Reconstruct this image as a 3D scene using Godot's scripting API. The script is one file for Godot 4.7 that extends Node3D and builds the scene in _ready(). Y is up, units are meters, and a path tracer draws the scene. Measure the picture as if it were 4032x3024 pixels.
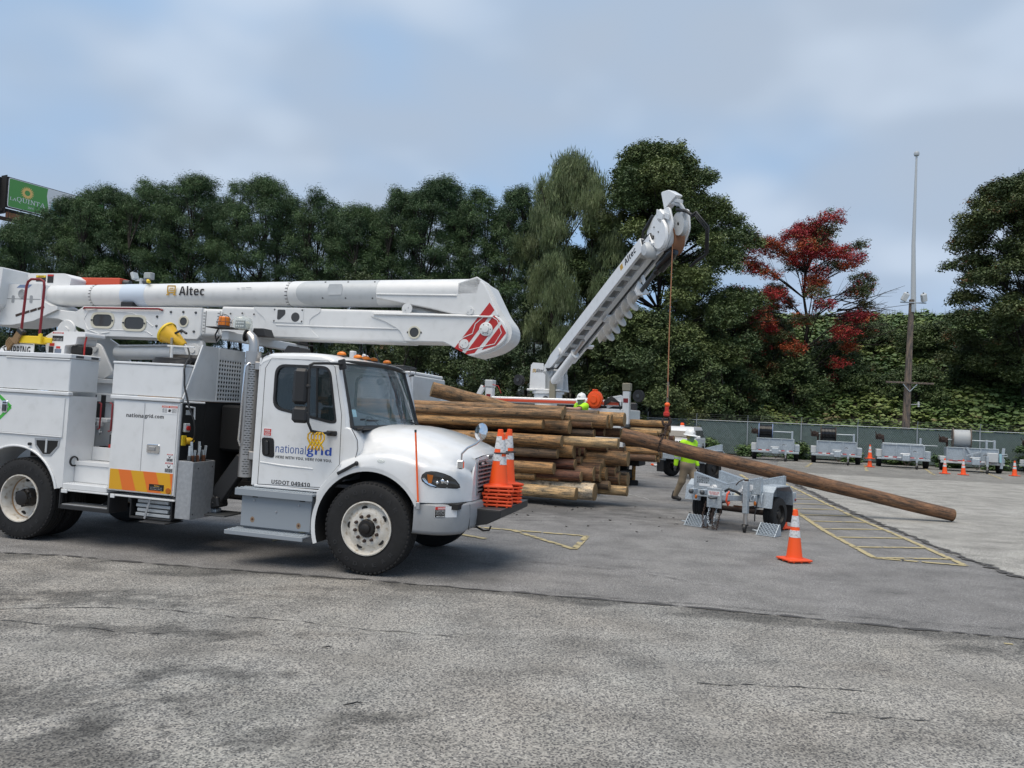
extends Node3D
# ---------- helpers ----------
class MB:
	var v := PackedVector3Array()
	var n := PackedVector3Array()
	var t := PackedVector2Array()
	var col := PackedColorArray()
	var cc = null
	func tri(a: Vector3, b: Vector3, c: Vector3) -> void:
		var m := (c - a).cross(b - a)
		if m.length_squared() < 1e-16: return
		m = m.normalized()
		v.append(a); v.append(b); v.append(c)
		for i in 3: n.append(m)
		var ax := m.abs()
		for p in [a, b, c]:
			t.append(Vector2(p.z, p.y) if ax.x > ax.y and ax.x > ax.z else (Vector2(p.x, p.z) if ax.y > ax.z else Vector2(p.x, p.y)))
			if cc != null: col.append(cc)
	func quad(a: Vector3, b: Vector3, c: Vector3, d: Vector3, out := Vector3.ZERO) -> void:
		if out != Vector3.ZERO and (c - a).cross(b - a).dot(out) < 0:
			tri(a, d, c); tri(a, c, b)
		else:
			tri(a, b, c); tri(a, c, d)
	func box(c: Vector3, s: Vector3, b := 0.008, B := Basis()) -> MB:
		var h := s * 0.5
		b = minf(b, minf(h.x, minf(h.y, h.z)) * 0.6)
		var p := func(sx: float, sy: float, sz: float, ax: int) -> Vector3:
			var q := Vector3(sx * (h.x - b), sy * (h.y - b), sz * (h.z - b))
			if ax == 0: q.x = sx * h.x
			elif ax == 1: q.y = sy * h.y
			else: q.z = sz * h.z
			return c + B * q
		for s0 in [-1.0, 1.0]:
			quad(p.call(s0, -1, -1, 0), p.call(s0, 1, -1, 0), p.call(s0, 1, 1, 0), p.call(s0, -1, 1, 0), B.x * s0)
			quad(p.call(-1, s0, -1, 1), p.call(1, s0, -1, 1), p.call(1, s0, 1, 1), p.call(-1, s0, 1, 1), B.y * s0)
			quad(p.call(-1, -1, s0, 2), p.call(1, -1, s0, 2), p.call(1, 1, s0, 2), p.call(-1, 1, s0, 2), B.z * s0)
			for s1 in [-1.0, 1.0]:
				quad(p.call(s0, s1, -1, 0), p.call(s0, s1, 1, 0), p.call(s0, s1, 1, 1), p.call(s0, s1, -1, 1), B.x * s0 + B.y * s1)
				quad(p.call(s0, -1, s1, 0), p.call(s0, 1, s1, 0), p.call(s0, 1, s1, 2), p.call(s0, -1, s1, 2), B.x * s0 + B.z * s1)
				quad(p.call(-1, s0, s1, 1), p.call(1, s0, s1, 1), p.call(1, s0, s1, 2), p.call(-1, s0, s1, 2), B.y * s0 + B.z * s1)
				for s2 in [-1.0, 1.0]:
					var o: Vector3 = B.x * s0 + B.y * s1 + B.z * s2
					var a: Vector3 = p.call(s0, s1, s2, 0); var bb: Vector3 = p.call(s0, s1, s2, 1); var c2: Vector3 = p.call(s0, s1, s2, 2)
					if (c2 - a).cross(bb - a).dot(o) < 0: tri(a, c2, bb)
					else: tri(a, bb, c2)
		return self
	func b2(x0: float, y0: float, z0: float, x1: float, y1: float, z1: float, b := 0.008) -> MB:
		return box(Vector3((x0 + x1) / 2, (y0 + y1) / 2, (z0 + z1) / 2), Vector3(absf(x1 - x0), absf(y1 - y0), absf(z1 - z0)), b)
	func bar(a: Vector3, b: Vector3, w: float, h: float, bev := 0.004, up := Vector3.UP) -> MB:
		var d := (b - a).normalized()
		if absf(d.dot(up)) > 0.98: up = Vector3.RIGHT
		var s := d.cross(up).normalized()
		return box((a + b) / 2, Vector3(a.distance_to(b), h, w), bev, Basis(d, s.cross(d).normalized(), s))
	func grid(rows: Array, wrap := false, us := 1.0, vs := 1.0) -> MB:
		var R := rows.size(); var C: int = rows[0].size()
		var nn := []
		for i in R:
			var a := PackedVector3Array(); a.resize(C); nn.append(a)
		var cl := C if wrap else C - 1
		for i in R - 1:
			for j in cl:
				var j2 := (j + 1) % C
				var a: Vector3 = rows[i][j]; var b: Vector3 = rows[i][j2]; var c: Vector3 = rows[i + 1][j2]; var d: Vector3 = rows[i + 1][j]
				var m := (c - a).cross(b - a) + (d - a).cross(c - a)
				nn[i][j] += m; nn[i][j2] += m; nn[i + 1][j2] += m; nn[i + 1][j] += m
		for i in R - 1:
			for j in cl:
				var j2 := (j + 1) % C
				for q in [[i, j, j], [i, j2, j + 1], [i + 1, j2, j + 1], [i, j, j], [i + 1, j2, j + 1], [i + 1, j, j]]:
					v.append(rows[q[0]][q[1]])
					var w: Vector3 = nn[q[0]][q[1]]
					n.append(w.normalized() if w.length_squared() > 1e-18 else Vector3.UP)
					t.append(Vector2(float(q[2]) / cl * us, float(q[0]) / (R - 1) * vs))
					if cc != null: col.append(cc)
		return self
	func fan(ring, flip := false) -> void:
		var c := Vector3.ZERO
		for p in ring: c += p
		c /= ring.size()
		for i in ring.size():
			var a: Vector3 = ring[i]; var b: Vector3 = ring[(i + 1) % ring.size()]
			if flip: tri(c, b, a)
			else: tri(c, a, b)
	func tube(pts: Array, r, sides := 10, cap := true, us := 1.0, vs := 1.0) -> MB:
		var rows := []
		var up := Vector3.UP
		for i in pts.size():
			var d: Vector3 = (pts[mini(i + 1, pts.size() - 1)] - pts[maxi(i - 1, 0)]).normalized()
			if i == 0 and absf(d.dot(up)) > 0.95: up = Vector3.RIGHT
			var s := d.cross(up)
			if s.length_squared() < 1e-6: s = d.cross(Vector3.RIGHT if absf(d.x) < 0.9 else Vector3.BACK)
			s = s.normalized()
			var w := s.cross(d).normalized()
			up = w
			var rr: float = r[i] if r is Array else r
			var ring := PackedVector3Array()
			for k in sides:
				var a := TAU * k / sides
				ring.append(pts[i] + (s * cos(a) + w * sin(a)) * rr)
			rows.append(ring)
		grid(rows, true, us, vs)
		if cap:
			fan(rows[0], true); fan(rows[-1], false)
		return self
	func cyl(a: Vector3, b: Vector3, r: float, sides := 16, r2 := -1.0) -> MB:
		return tube([a, b], [r, r if r2 < 0 else r2], sides)
	func lathe(prof: Array, at: Vector3, axis: Vector3, seg := 24, ang := TAU) -> MB:
		# prof: Vector2(radius, along axis)
		var s := axis.cross(Vector3.UP if absf(axis.y) < 0.9 else Vector3.RIGHT).normalized()
		var w := s.cross(axis).normalized()
		var rows := []
		for p in prof:
			var ring := PackedVector3Array()
			for k in (seg if ang >= TAU - 0.001 else seg + 1):
				var a := ang * k / seg
				ring.append(at + axis * p.y + (s * cos(a) + w * sin(a)) * p.x)
			rows.append(ring)
		# split at sharp profile corners so that edges stay crisp
		var cur := [rows[0]]
		for i in range(1, rows.size()):
			cur.append(rows[i])
			var sharp := i == rows.size() - 1
			if not sharp:
				var d0: Vector2 = (prof[i] - prof[i - 1]).normalized(); var d1: Vector2 = (prof[i + 1] - prof[i]).normalized()
				sharp = d0.dot(d1) < 0.8
			if sharp:
				grid(cur, ang >= TAU - 0.001); cur = [rows[i]]
		return self
	func prism(poly: PackedVector2Array, z0: float, z1: float, bev := 0.0, xf := Transform3D()) -> MB:
		var m := poly.size()
		var area := 0.0
		for i in m: area += poly[i].cross(poly[(i + 1) % m])
		var ins := PackedVector2Array(poly)
		if bev > 0.0:
			for i in m:
				var e0 := (poly[i] - poly[(i + m - 1) % m]).normalized(); var e1 := (poly[(i + 1) % m] - poly[i]).normalized()
				var n0 := Vector2(-e0.y, e0.x); var n1 := Vector2(-e1.y, e1.x)
				var q := (n0 + n1) / maxf(0.4, 1.0 + n0.dot(n1))
				ins[i] = poly[i] + q * bev * (1.0 if area > 0 else -1.0)
		var ix := Geometry2D.triangulate_polygon(ins)
		if ix.is_empty():
			ins = PackedVector2Array(poly); ix = Geometry2D.triangulate_polygon(ins)
		if ix.is_empty():   # tiny slips at rounded corners: nudge the outline apart
			for i in m: ins[i] += Vector2(sin(i * 12.9) * 0.0006, cos(i * 7.3) * 0.0006)
			ix = Geometry2D.triangulate_polygon(ins)
		var zz0 := z0; var zz1 := z1
		var sg := signf(z1 - z0)
		for k in range(0, ix.size(), 3):
			for f in [[zz0, -sg], [zz1, sg]]:
				var a: Vector3 = xf * Vector3(ins[ix[k]].x, ins[ix[k]].y, f[0]); var b: Vector3 = xf * Vector3(ins[ix[k + 1]].x, ins[ix[k + 1]].y, f[0]); var c: Vector3 = xf * Vector3(ins[ix[k + 2]].x, ins[ix[k + 2]].y, f[0])
				if (c - a).cross(b - a).dot(xf.basis.z * f[1]) < 0: tri(a, c, b)
				else: tri(a, b, c)
		for i in m:
			var j := (i + 1) % m
			var o2 := (poly[j] - poly[i]).orthogonal() * (1.0 if area > 0 else -1.0)
			var o: Vector3 = xf.basis * Vector3(-o2.x, -o2.y, 0) * -1.0
			var e := bev * sg
			quad(xf * Vector3(poly[i].x, poly[i].y, z0 + e), xf * Vector3(poly[j].x, poly[j].y, z0 + e), xf * Vector3(poly[j].x, poly[j].y, z1 - e), xf * Vector3(poly[i].x, poly[i].y, z1 - e), o)
			if bev > 0.0:
				quad(xf * Vector3(poly[i].x, poly[i].y, z1 - e), xf * Vector3(poly[j].x, poly[j].y, z1 - e), xf * Vector3(ins[j].x, ins[j].y, z1), xf * Vector3(ins[i].x, ins[i].y, z1), o + xf.basis.z * sg)
				quad(xf * Vector3(poly[i].x, poly[i].y, z0 + e), xf * Vector3(poly[j].x, poly[j].y, z0 + e), xf * Vector3(ins[j].x, ins[j].y, z0), xf * Vector3(ins[i].x, ins[i].y, z0), o - xf.basis.z * sg)
		return self
	func ringplate(outer: PackedVector2Array, inner: PackedVector2Array, z0: float, z1: float, xf := Transform3D()) -> MB:
		# plate with a hole; both outlines must be star shaped round the hole's centre
		var c := Vector2.ZERO
		for p in inner: c += p
		c /= inner.size()
		var angs := []
		for p in outer: angs.append((p - c).angle())
		for p in inner: angs.append((p - c).angle())
		angs.sort()
		var hit := func(poly: PackedVector2Array, a: float) -> Vector2:
			var d := Vector2(cos(a), sin(a)); var best := Vector2.ZERO; var bd := 1e9
			for i in poly.size():
				var p := poly[i] - c; var e := poly[(i + 1) % poly.size()] - poly[i]
				var den := d.cross(e)
				if absf(den) < 1e-9: continue
				var tt := p.cross(e) / den; var uu := p.cross(d) / den
				if tt > 0 and uu > -1e-4 and uu < 1.0001 and tt < bd: bd = tt; best = c + d * tt
			return best
		var O := []; var I := []
		var last := -99.0
		for a in angs:
			if a - last < 1e-4: continue
			last = a
			O.append(hit.call(outer, a)); I.append(hit.call(inner, a))
		for i in O.size():
			var j := (i + 1) % O.size()
			var p3 := func(q: Vector2, z: float) -> Vector3: return xf * Vector3(q.x, q.y, z)
			quad(p3.call(O[i], z1), p3.call(O[j], z1), p3.call(I[j], z1), p3.call(I[i], z1), xf.basis.z * signf(z1 - z0))
			quad(p3.call(O[i], z0), p3.call(O[j], z0), p3.call(I[j], z0), p3.call(I[i], z0), xf.basis.z * signf(z0 - z1))
			quad(p3.call(O[i], z0), p3.call(O[j], z0), p3.call(O[j], z1), p3.call(O[i], z1), xf.basis * Vector3(O[i].x - c.x, O[i].y - c.y, 0))
			quad(p3.call(I[i], z0), p3.call(I[j], z0), p3.call(I[j], z1), p3.call(I[i], z1), xf.basis * Vector3(c.x - I[i].x, c.y - I[i].y, 0))
		return self
	func ball(c: Vector3, r: Vector3, seg := 12, rings := 8) -> MB:
		var rows := []
		for i in rings + 1:
			var ph := PI * i / rings
			var ring := PackedVector3Array()
			for k in seg:
				var a := TAU * k / seg
				ring.append(c + Vector3(r.x * sin(ph) * cos(a), r.y * cos(ph), r.z * sin(ph) * sin(a)))
			rows.append(ring)
		return grid(rows, true)
	func done() -> ArrayMesh:
		var m := ArrayMesh.new()
		if v.is_empty(): return m
		var a := []; a.resize(Mesh.ARRAY_MAX)
		a[Mesh.ARRAY_VERTEX] = v; a[Mesh.ARRAY_NORMAL] = n; a[Mesh.ARRAY_TEX_UV] = t
		if col.size() == v.size(): a[Mesh.ARRAY_COLOR] = col
		m.add_surface_from_arrays(Mesh.PRIMITIVE_TRIANGLES, a)
		return m

var M := {}
var names := {}
var rng := RandomNumberGenerator.new()
const V := Vector3.ZERO

func rnd(a: float, b: float) -> float: return rng.randf_range(a, b)
func v3(x: float, y: float, z: float) -> Vector3: return Vector3(x, y, z)
func pv(a: Array) -> PackedVector2Array:
	var o := PackedVector2Array()
	for i in range(0, a.size(), 2): o.append(Vector2(a[i], a[i + 1]))
	return o
func rp(a: Array, seg := 4) -> PackedVector2Array:   # [x, y, radius, ...] polygon with rounded corners
	var o := PackedVector2Array(); var m := a.size() / 3
	for i in m:
		var p := Vector2(a[i * 3], a[i * 3 + 1]); var r: float = a[i * 3 + 2]
		var q := (i + m - 1) % m; var s := (i + 1) % m
		var d0 := Vector2(a[q * 3], a[q * 3 + 1]) - p; var d1 := Vector2(a[s * 3], a[s * 3 + 1]) - p
		if r <= 0.0: o.append(p); continue
		r = minf(r, minf(d0.length(), d1.length()) * 0.49)
		var p0 := p + d0.normalized() * r; var p1 := p + d1.normalized() * r
		for k in seg + 1:
			var f := float(k) / seg
			o.append(p0.lerp(p, f).lerp(p.lerp(p1, f), f))
	return o
func rr(x0: float, y0: float, x1: float, y1: float, r: float, seg := 4) -> PackedVector2Array:
	return rp([x0, y0, r, x1, y0, r, x1, y1, r, x0, y1, r], seg)
func circ(x: float, y: float, r: float, seg := 20, ry := -1.0) -> PackedVector2Array:
	var o := PackedVector2Array()
	for k in seg: o.append(Vector2(x + r * cos(TAU * k / seg), y + (r if ry < 0 else ry) * sin(TAU * k / seg)))
	return o
func numbered(s: String) -> String:
	if not names.has(s): names[s] = 0; return s
	names[s] += 1
	return "%s_%03d" % [s, names[s]]
func tag(o: Node, label: String, cat := "", group := "", kind := "") -> Node:
	if label: o.set_meta("label", label)
	if cat: o.set_meta("category", cat)
	if group: o.set_meta("group", group)
	if kind: o.set_meta("kind", kind)
	return o
func thing(called: String, label: String, cat: String, at := V, yaw := 0.0, group := "") -> Node3D:
	var o := Node3D.new(); o.name = numbered(called); add_child(o, true)
	o.position = at; o.rotation.y = yaw
	tag(o, label, cat, group)
	return o
func part(parent: Node, called: String, m, mat) -> MeshInstance3D:
	var o := MeshInstance3D.new(); o.name = called
	o.mesh = m.done() if m is MB else m
	o.material_override = M[mat] if mat is String else mat
	parent.add_child(o, true)
	return o
func top(called: String, m, mat, label: String, cat: String, group := "") -> MeshInstance3D:
	var o := part(self, numbered(called), m, mat)
	tag(o, label, cat, group)
	return o
func struct(called: String, m, mat) -> MeshInstance3D:
	var o := part(self, numbered(called), m, mat)
	o.set_meta("kind", "structure")
	return o
func copy_of(o: Node3D, label: String, xf: Transform3D, group := "") -> Node3D:
	var c: Node3D = o.duplicate()
	var base: String = o.name
	if base.length() > 4 and base.substr(base.length() - 4, 1) == "_" and base.right(3).is_valid_int(): base = base.substr(0, base.length() - 4)
	c.name = numbered(base); add_child(c, true)
	c.transform = xf
	tag(c, label, "", group)
	return c
var fonts := {}
func text(parent: Node, called: String, s: String, x0: float, y0: float, x1: float, y1: float, z: float, mat, bold := false, serif := false, B := Basis(), at := V, thick := 0.003) -> MeshInstance3D:
	# lettering stretched to the box x0..x1, y0..y1 at depth z of the frame B, at
	var key := ("s" if serif else "n") + ("b" if bold else "r")
	if not fonts.has(key):
		var f := SystemFont.new(); f.font_names = PackedStringArray(["Droid Serif" if serif else "Droid Sans"]); f.font_weight = 700 if bold else 400
		fonts[key] = f
	var tm := TextMesh.new(); tm.text = s; tm.font = fonts[key]; tm.font_size = 48; tm.pixel_size = 0.01; tm.depth = 0.0; tm.curve_step = 1.0
	tm.horizontal_alignment = HORIZONTAL_ALIGNMENT_LEFT
	var bb := tm.get_aabb()
	var o := MeshInstance3D.new(); o.name = called; o.mesh = tm; o.material_override = M[mat] if mat is String else mat
	parent.add_child(o, true)
	var sx := (x1 - x0) / maxf(bb.size.x, 1e-4); var sy := (y1 - y0) / maxf(bb.size.y, 1e-4)
	o.transform = Transform3D(B, at) * Transform3D(Basis.from_scale(Vector3(sx, sy, 1)), Vector3(x0 - bb.position.x * sx, y0 - bb.position.y * sy, z))
	return o
func lin(r: float, g: float, b: float, a := 1.0) -> Color:
	var c := Color(r, g, b).linear_to_srgb(); c.a = a
	return c
func mat(called: String, c: Color, rough := 0.6, metal := 0.0, extra := {}) -> StandardMaterial3D:
	var m := StandardMaterial3D.new(); m.resource_name = called; m.albedo_color = c; m.roughness = rough; m.metallic = metal
	for k in extra: m.set(k, extra[k])
	M[called] = m
	return m
func ntex(size: int, freq: float, sd: int, ramp: Array, typ := FastNoiseLite.TYPE_SIMPLEX_SMOOTH, oct := 4, normal := 0.0) -> NoiseTexture2D:
	var f := FastNoiseLite.new(); f.seed = sd; f.frequency = freq; f.noise_type = typ; f.fractal_octaves = oct
	f.fractal_type = FastNoiseLite.FRACTAL_FBM if oct > 1 else FastNoiseLite.FRACTAL_NONE
	if typ == FastNoiseLite.TYPE_CELLULAR: f.cellular_return_type = FastNoiseLite.RETURN_CELL_VALUE
	var x := NoiseTexture2D.new(); x.width = size; x.height = size; x.seamless = true; x.noise = f; x.generate_mipmaps = false
	if normal > 0.0: x.as_normal_map = true; x.bump_strength = normal
	elif not ramp.is_empty():
		var g := Gradient.new()
		var offs := PackedFloat32Array(); var cols := PackedColorArray()
		for i in range(0, ramp.size(), 2): offs.append(ramp[i]); cols.append(ramp[i + 1])
		g.offsets = offs; g.colors = cols; x.color_ramp = g
	return x
func tri_map(m: StandardMaterial3D, scale: Vector3, world := false) -> void:
	m.uv1_triplanar = true; m.uv1_world_triplanar = world; m.uv1_scale = scale; m.uv1_triplanar_sharpness = 4.0

func _ready() -> void:
	rng.seed = 7
	# camera
	var cam := Camera3D.new(); cam.name = "camera"
	cam.fov = 53.07; cam.near = 0.05; cam.far = 900.0
	cam.transform = Transform3D(Basis(Vector3.RIGHT, deg_to_rad(2.3)) * Basis(Vector3.BACK, deg_to_rad(2.43)), Vector3(0, 1.87, 0))
	add_child(cam)
	# overcast sky, soft sun behind the cloud, exposure
	var we := WorldEnvironment.new(); we.name = "environment"
	var env := Environment.new()
	env.background_mode = Environment.BG_SKY
	env.tonemap_mode = Environment.TONE_MAPPER_LINEAR
	env.tonemap_exposure = EXPO
	var sky := Sky.new(); var ps := PanoramaSkyMaterial.new()
	ps.panorama = ImageTexture.create_from_image(sky_image())
	sky.sky_material = ps; env.sky = sky
	env.sdfgi_enabled = true; env.ssao_enabled = true; env.ssil_enabled = true
	we.environment = env; add_child(we)
	var sun := DirectionalLight3D.new(); sun.name = "sun"
	sun.light_energy = 0.5; sun.light_angular_distance = 50.0; sun.light_color = Color(1.0, 0.955, 0.89); sun.shadow_enabled = true
	sun.rotation_degrees = Vector3(-68, -30, 0)
	add_child(sun)
	materials()
	build_ground()
	build_terrain()
	build_fence()
	build_trees()
	build_far_things()
	build_piles()
	build_derrick()
	build_back_truck()
	build_bucket_truck()
	build_trailers()
	build_cones()
	build_vehicles()
	build_people()
	build_litter()

const EXPO := 2.1

func sky_image() -> Image:
	var w := 1024; var h := 512
	var im := Image.create(w, h, false, Image.FORMAT_RGBF)
	var a := FastNoiseLite.new(); a.seed = 11; a.frequency = 0.9; a.fractal_octaves = 4; a.noise_type = FastNoiseLite.TYPE_SIMPLEX_SMOOTH
	var b := FastNoiseLite.new(); b.seed = 5; b.frequency = 1.3; b.fractal_octaves = 4; b.noise_type = FastNoiseLite.TYPE_SIMPLEX_SMOOTH
	for y in h:
		var el := PI * (0.5 - (y + 0.5) / h)
		for x in w:
			var az := TAU * ((x + 0.5) / w - 0.5)
			var d := Vector3(sin(az) * cos(el), maxf(sin(el), 0.0), -cos(az) * cos(el))
			var q := Vector3(d.x, d.y * 2.0, d.z) / (0.35 + 0.65 * d.y)
			var n1 := smoothstep(-0.35, 0.4, a.get_noise_3dv(q * 0.75 + Vector3(3.1, 0, 0.7)))
			var n2 := smoothstep(-0.1, 0.55, b.get_noise_3dv(q * 0.9 + Vector3(7.0, 2.0, 1.0)))
			var c := Vector3(0.34, 0.53, 0.80).lerp(Vector3(0.44, 0.53, 0.66), n1)
			c = c.lerp(Vector3(0.62, 0.72, 0.86), n2 * 0.8)
			c = c.lerp(Vector3(0.50, 0.66, 0.90), 0.45 * exp(-d.y * 9.0))
			c /= EXPO
			im.set_pixel(x, y, Color(c.x, c.y, c.z))
	return im

func materials() -> void:
	var scuff := ntex(512, 0.012, 3, [0.0, Color(0.94, 0.94, 0.935), 0.35, Color(0.98, 0.98, 0.98), 1.0, Color(1, 1, 1)], FastNoiseLite.TYPE_SIMPLEX_SMOOTH, 5)
	var w := mat("white_paint", lin(0.72, 0.73, 0.735), 0.32, 0.0, {"clearcoat_enabled": true, "clearcoat": 0.5, "clearcoat_roughness": 0.08})
	w.albedo_texture = scuff; tri_map(w, Vector3(0.6, 0.6, 0.6))
	w = mat("white_gel", lin(0.70, 0.705, 0.70), 0.42); w.albedo_texture = scuff; tri_map(w, Vector3(0.8, 0.8, 0.8))
	mat("white_flat", lin(0.72, 0.72, 0.72), 0.6)
	w = mat("grey_white", lin(0.50, 0.52, 0.53), 0.4); w.albedo_texture = scuff; tri_map(w, Vector3(1.4, 1.4, 1.4))
	mat("cream", lin(0.60, 0.57, 0.46), 0.5)
	w = mat("silver_plastic", lin(0.30, 0.31, 0.32), 0.42); w.albedo_texture = scuff; tri_map(w, Vector3(1, 1, 1))
	mat("black_plastic", lin(0.018, 0.018, 0.019), 0.5)
	mat("black_gloss", lin(0.012, 0.012, 0.013), 0.15)
	mat("black_matte", lin(0.012, 0.012, 0.012), 0.85)
	mat("line_black", lin(0.02, 0.02, 0.022), 0.7)
	var r := mat("rubber", lin(0.012, 0.012, 0.013), 0.75)
	r.albedo_texture = ntex(256, 0.03, 9, [0.0, Color(0.75, 0.74, 0.72), 1.0, Color(1, 1, 1)]); tri_map(r, Vector3(1.5, 1.5, 1.5))
	mat("rubber_mark", lin(0.022, 0.022, 0.023), 0.65)
	var rim := mat("wheel_white", lin(0.66, 0.64, 0.60), 0.38)
	rim.albedo_texture = ntex(256, 0.02, 19, [0.0, Color(0.72, 0.66, 0.58), 0.35, Color(0.95, 0.94, 0.92), 1.0, Color(1, 1, 1)]); tri_map(rim, Vector3(2, 2, 2))
	mat("rust", lin(0.12, 0.05, 0.025), 0.85)
	mat("dark_rust", lin(0.045, 0.028, 0.022), 0.8)
	mat("hub_dark", lin(0.02, 0.018, 0.017), 0.5, 0.3)
	var g := mat("galvanised", lin(0.47, 0.52, 0.56), 0.45, 0.35)
	g.albedo_texture = ntex(512, 0.05, 21, [0.0, Color(0.86, 0.865, 0.87), 1.0, Color(1, 1, 1)], FastNoiseLite.TYPE_CELLULAR, 1); tri_map(g, Vector3(1.6, 1.6, 1.6))
	var al := mat("aluminium", lin(0.48, 0.49, 0.50), 0.42, 0.55)
	al.albedo_texture = ntex(256, 0.03, 23, [0.0, Color(0.88, 0.88, 0.885), 1.0, Color(1, 1, 1)]); tri_map(al, Vector3(2, 2, 2))
	mat("stainless", lin(0.46, 0.44, 0.42), 0.32, 0.8)
	mat("chrome", lin(0.75, 0.76, 0.78), 0.06, 1.0)
	mat("steel_dark", lin(0.08, 0.085, 0.09), 0.5, 0.4)
	mat("step_grey", lin(0.27, 0.30, 0.33), 0.5, 0.1)
	mat("grille_grey", lin(0.30, 0.31, 0.32), 0.4, 0.2)
	mat("red", lin(0.42, 0.018, 0.016), 0.4)
	mat("dark_red", lin(0.20, 0.012, 0.016), 0.45)
	mat("sign_red", lin(0.50, 0.03, 0.02), 0.5)
	mat("orange_beam", lin(0.62, 0.085, 0.035), 0.5)
	mat("amber", lin(0.75, 0.20, 0.01), 0.2)
	mat("amber_dark", lin(0.40, 0.11, 0.01), 0.2)
	mat("yellow", lin(0.72, 0.42, 0.02), 0.45)
	mat("yellow_sign", lin(0.75, 0.52, 0.02), 0.5)
	mat("reflex_yellow", lin(0.66, 0.34, 0.01), 0.45)
	mat("reflex_orange", lin(0.72, 0.16, 0.02), 0.45)
	mat("gold", lin(0.50, 0.30, 0.05), 0.5)
	mat("blue", lin(0.012, 0.065, 0.38), 0.4)
	mat("blue_thin", lin(0.05, 0.10, 0.30), 0.4)
	mat("logo_green", lin(0.06, 0.42, 0.05), 0.4)
	mat("blue_cloth", lin(0.16, 0.22, 0.36), 0.6)
	mat("fluor_orange", lin(0.95, 0.13, 0.015), 0.5)
	mat("cone_orange", lin(0.90, 0.10, 0.012), 0.45)
	mat("cone_base", lin(0.72, 0.075, 0.014), 0.6)
	var cw := mat("cone_white", lin(0.68, 0.69, 0.70), 0.45)
	cw.albedo_texture = ntex(256, 0.02, 71, [0.0, Color(0.70, 0.69, 0.68), 0.4, Color(0.95, 0.95, 0.95), 1.0, Color(1, 1, 1)]); tri_map(cw, Vector3(5, 5, 5))
	var pane := {"transparency": BaseMaterial3D.TRANSPARENCY_ALPHA}
	mat("glass", Color(0.16, 0.20, 0.21, 0.55), 0.03, 0.0, pane)
	mat("glass_clear", Color(0.75, 0.88, 0.92, 0.12), 0.03, 0.0, pane)
	mat("lens_clear", Color(0.85, 0.88, 0.85, 0.30), 0.08, 0.0, pane)
	mat("smoked", lin(0.05, 0.048, 0.045), 0.12)
	mat("mirror_glass", lin(0.8, 0.82, 0.85), 0.02, 1.0)
	mat("interior", lin(0.06, 0.06, 0.063), 0.8)
	mat("interior_light", lin(0.16, 0.16, 0.165), 0.8)
	mat("paper", lin(0.72, 0.73, 0.74), 0.6)
	mat("decal_blue_grey", lin(0.16, 0.19, 0.25), 0.6)
	mat("led", lin(0.7, 0.72, 0.72), 0.1)
	mat("rope", lin(0.22, 0.10, 0.05), 0.9)
	mat("grease", lin(0.30, 0.27, 0.20), 0.5, 0.3)
	mat("auger_paint", lin(0.46, 0.44, 0.41), 0.55, 0.2)
	mat("leather", lin(0.22, 0.14, 0.07), 0.9)
	mat("foam_olive", lin(0.10, 0.085, 0.045), 0.8)
	# wood
	for i in 9:
		var c0: Array = [[0.558, 0.318, 0.132], [0.48, 0.271, 0.116], [0.357, 0.209, 0.101], [0.24, 0.127, 0.067], [0.178, 0.071, 0.042], [0.651, 0.449, 0.24], [0.8, 0.651, 0.465], [0.202, 0.132, 0.081], [0.419, 0.232, 0.09]][i]
		var m := mat("wood%d" % i, lin(c0[0], c0[1], c0[2]), 0.72)
		m.albedo_texture = wood_tex(i % 3)
		m.normal_enabled = true; m.normal_texture = wood_nrm(); m.normal_scale = 0.5
	mat("wood_end", lin(0.36, 0.25, 0.13), 0.85).albedo_texture = end_tex()
	var wp := mat("weathered_wood", lin(0.24, 0.19, 0.155), 0.85); wp.albedo_texture = wood_tex(1)
	wp = mat("stake_wood", lin(0.42, 0.21, 0.05), 0.7); wp.albedo_texture = wood_tex(0)
	var bk := mat("bark", lin(0.045, 0.036, 0.028), 0.95); bk.albedo_texture = ntex(256, 0.03, 31, [0.0, Color(0.5, 0.5, 0.5), 1.0, Color(1, 1, 1)]); tri_map(bk, Vector3(0.8, 0.25, 0.8))
	# foliage: colour comes with each clump
	for k in ["leaf", "leaf_cover"]:
		var l := mat(k, Color.WHITE, 0.6); l.vertex_color_use_as_albedo = true; l.backlight_enabled = true; l.backlight = lin(0.02, 0.03, 0.01)
	# asphalt
	var fine := ntex(1024, 0.30, 41, [0.0, Color(0.52, 0.52, 0.53), 0.45, Color(0.74, 0.735, 0.73), 0.8, Color(0.86, 0.85, 0.84), 1.0, Color(1, 1, 1)], FastNoiseLite.TYPE_CELLULAR, 1)
	var coarse := ntex(1024, 0.22, 43, [0.0, Color(0.44, 0.44, 0.45), 0.2, Color(0.62, 0.615, 0.61), 0.5, Color(0.80, 0.79, 0.77), 0.85, Color(0.90, 0.885, 0.86), 1.0, Color(0.98, 0.97, 0.95)], FastNoiseLite.TYPE_CELLULAR, 1)
	var bump := ntex(1024, 0.22, 43, [], FastNoiseLite.TYPE_CELLULAR, 1)
	var mott := ntex(512, 0.02, 45, [0.0, Color(0.80, 0.80, 0.80), 0.5, Color(0.92, 0.92, 0.92), 1.0, Color(1, 1, 1)], FastNoiseLite.TYPE_SIMPLEX_SMOOTH, 6)
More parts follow.
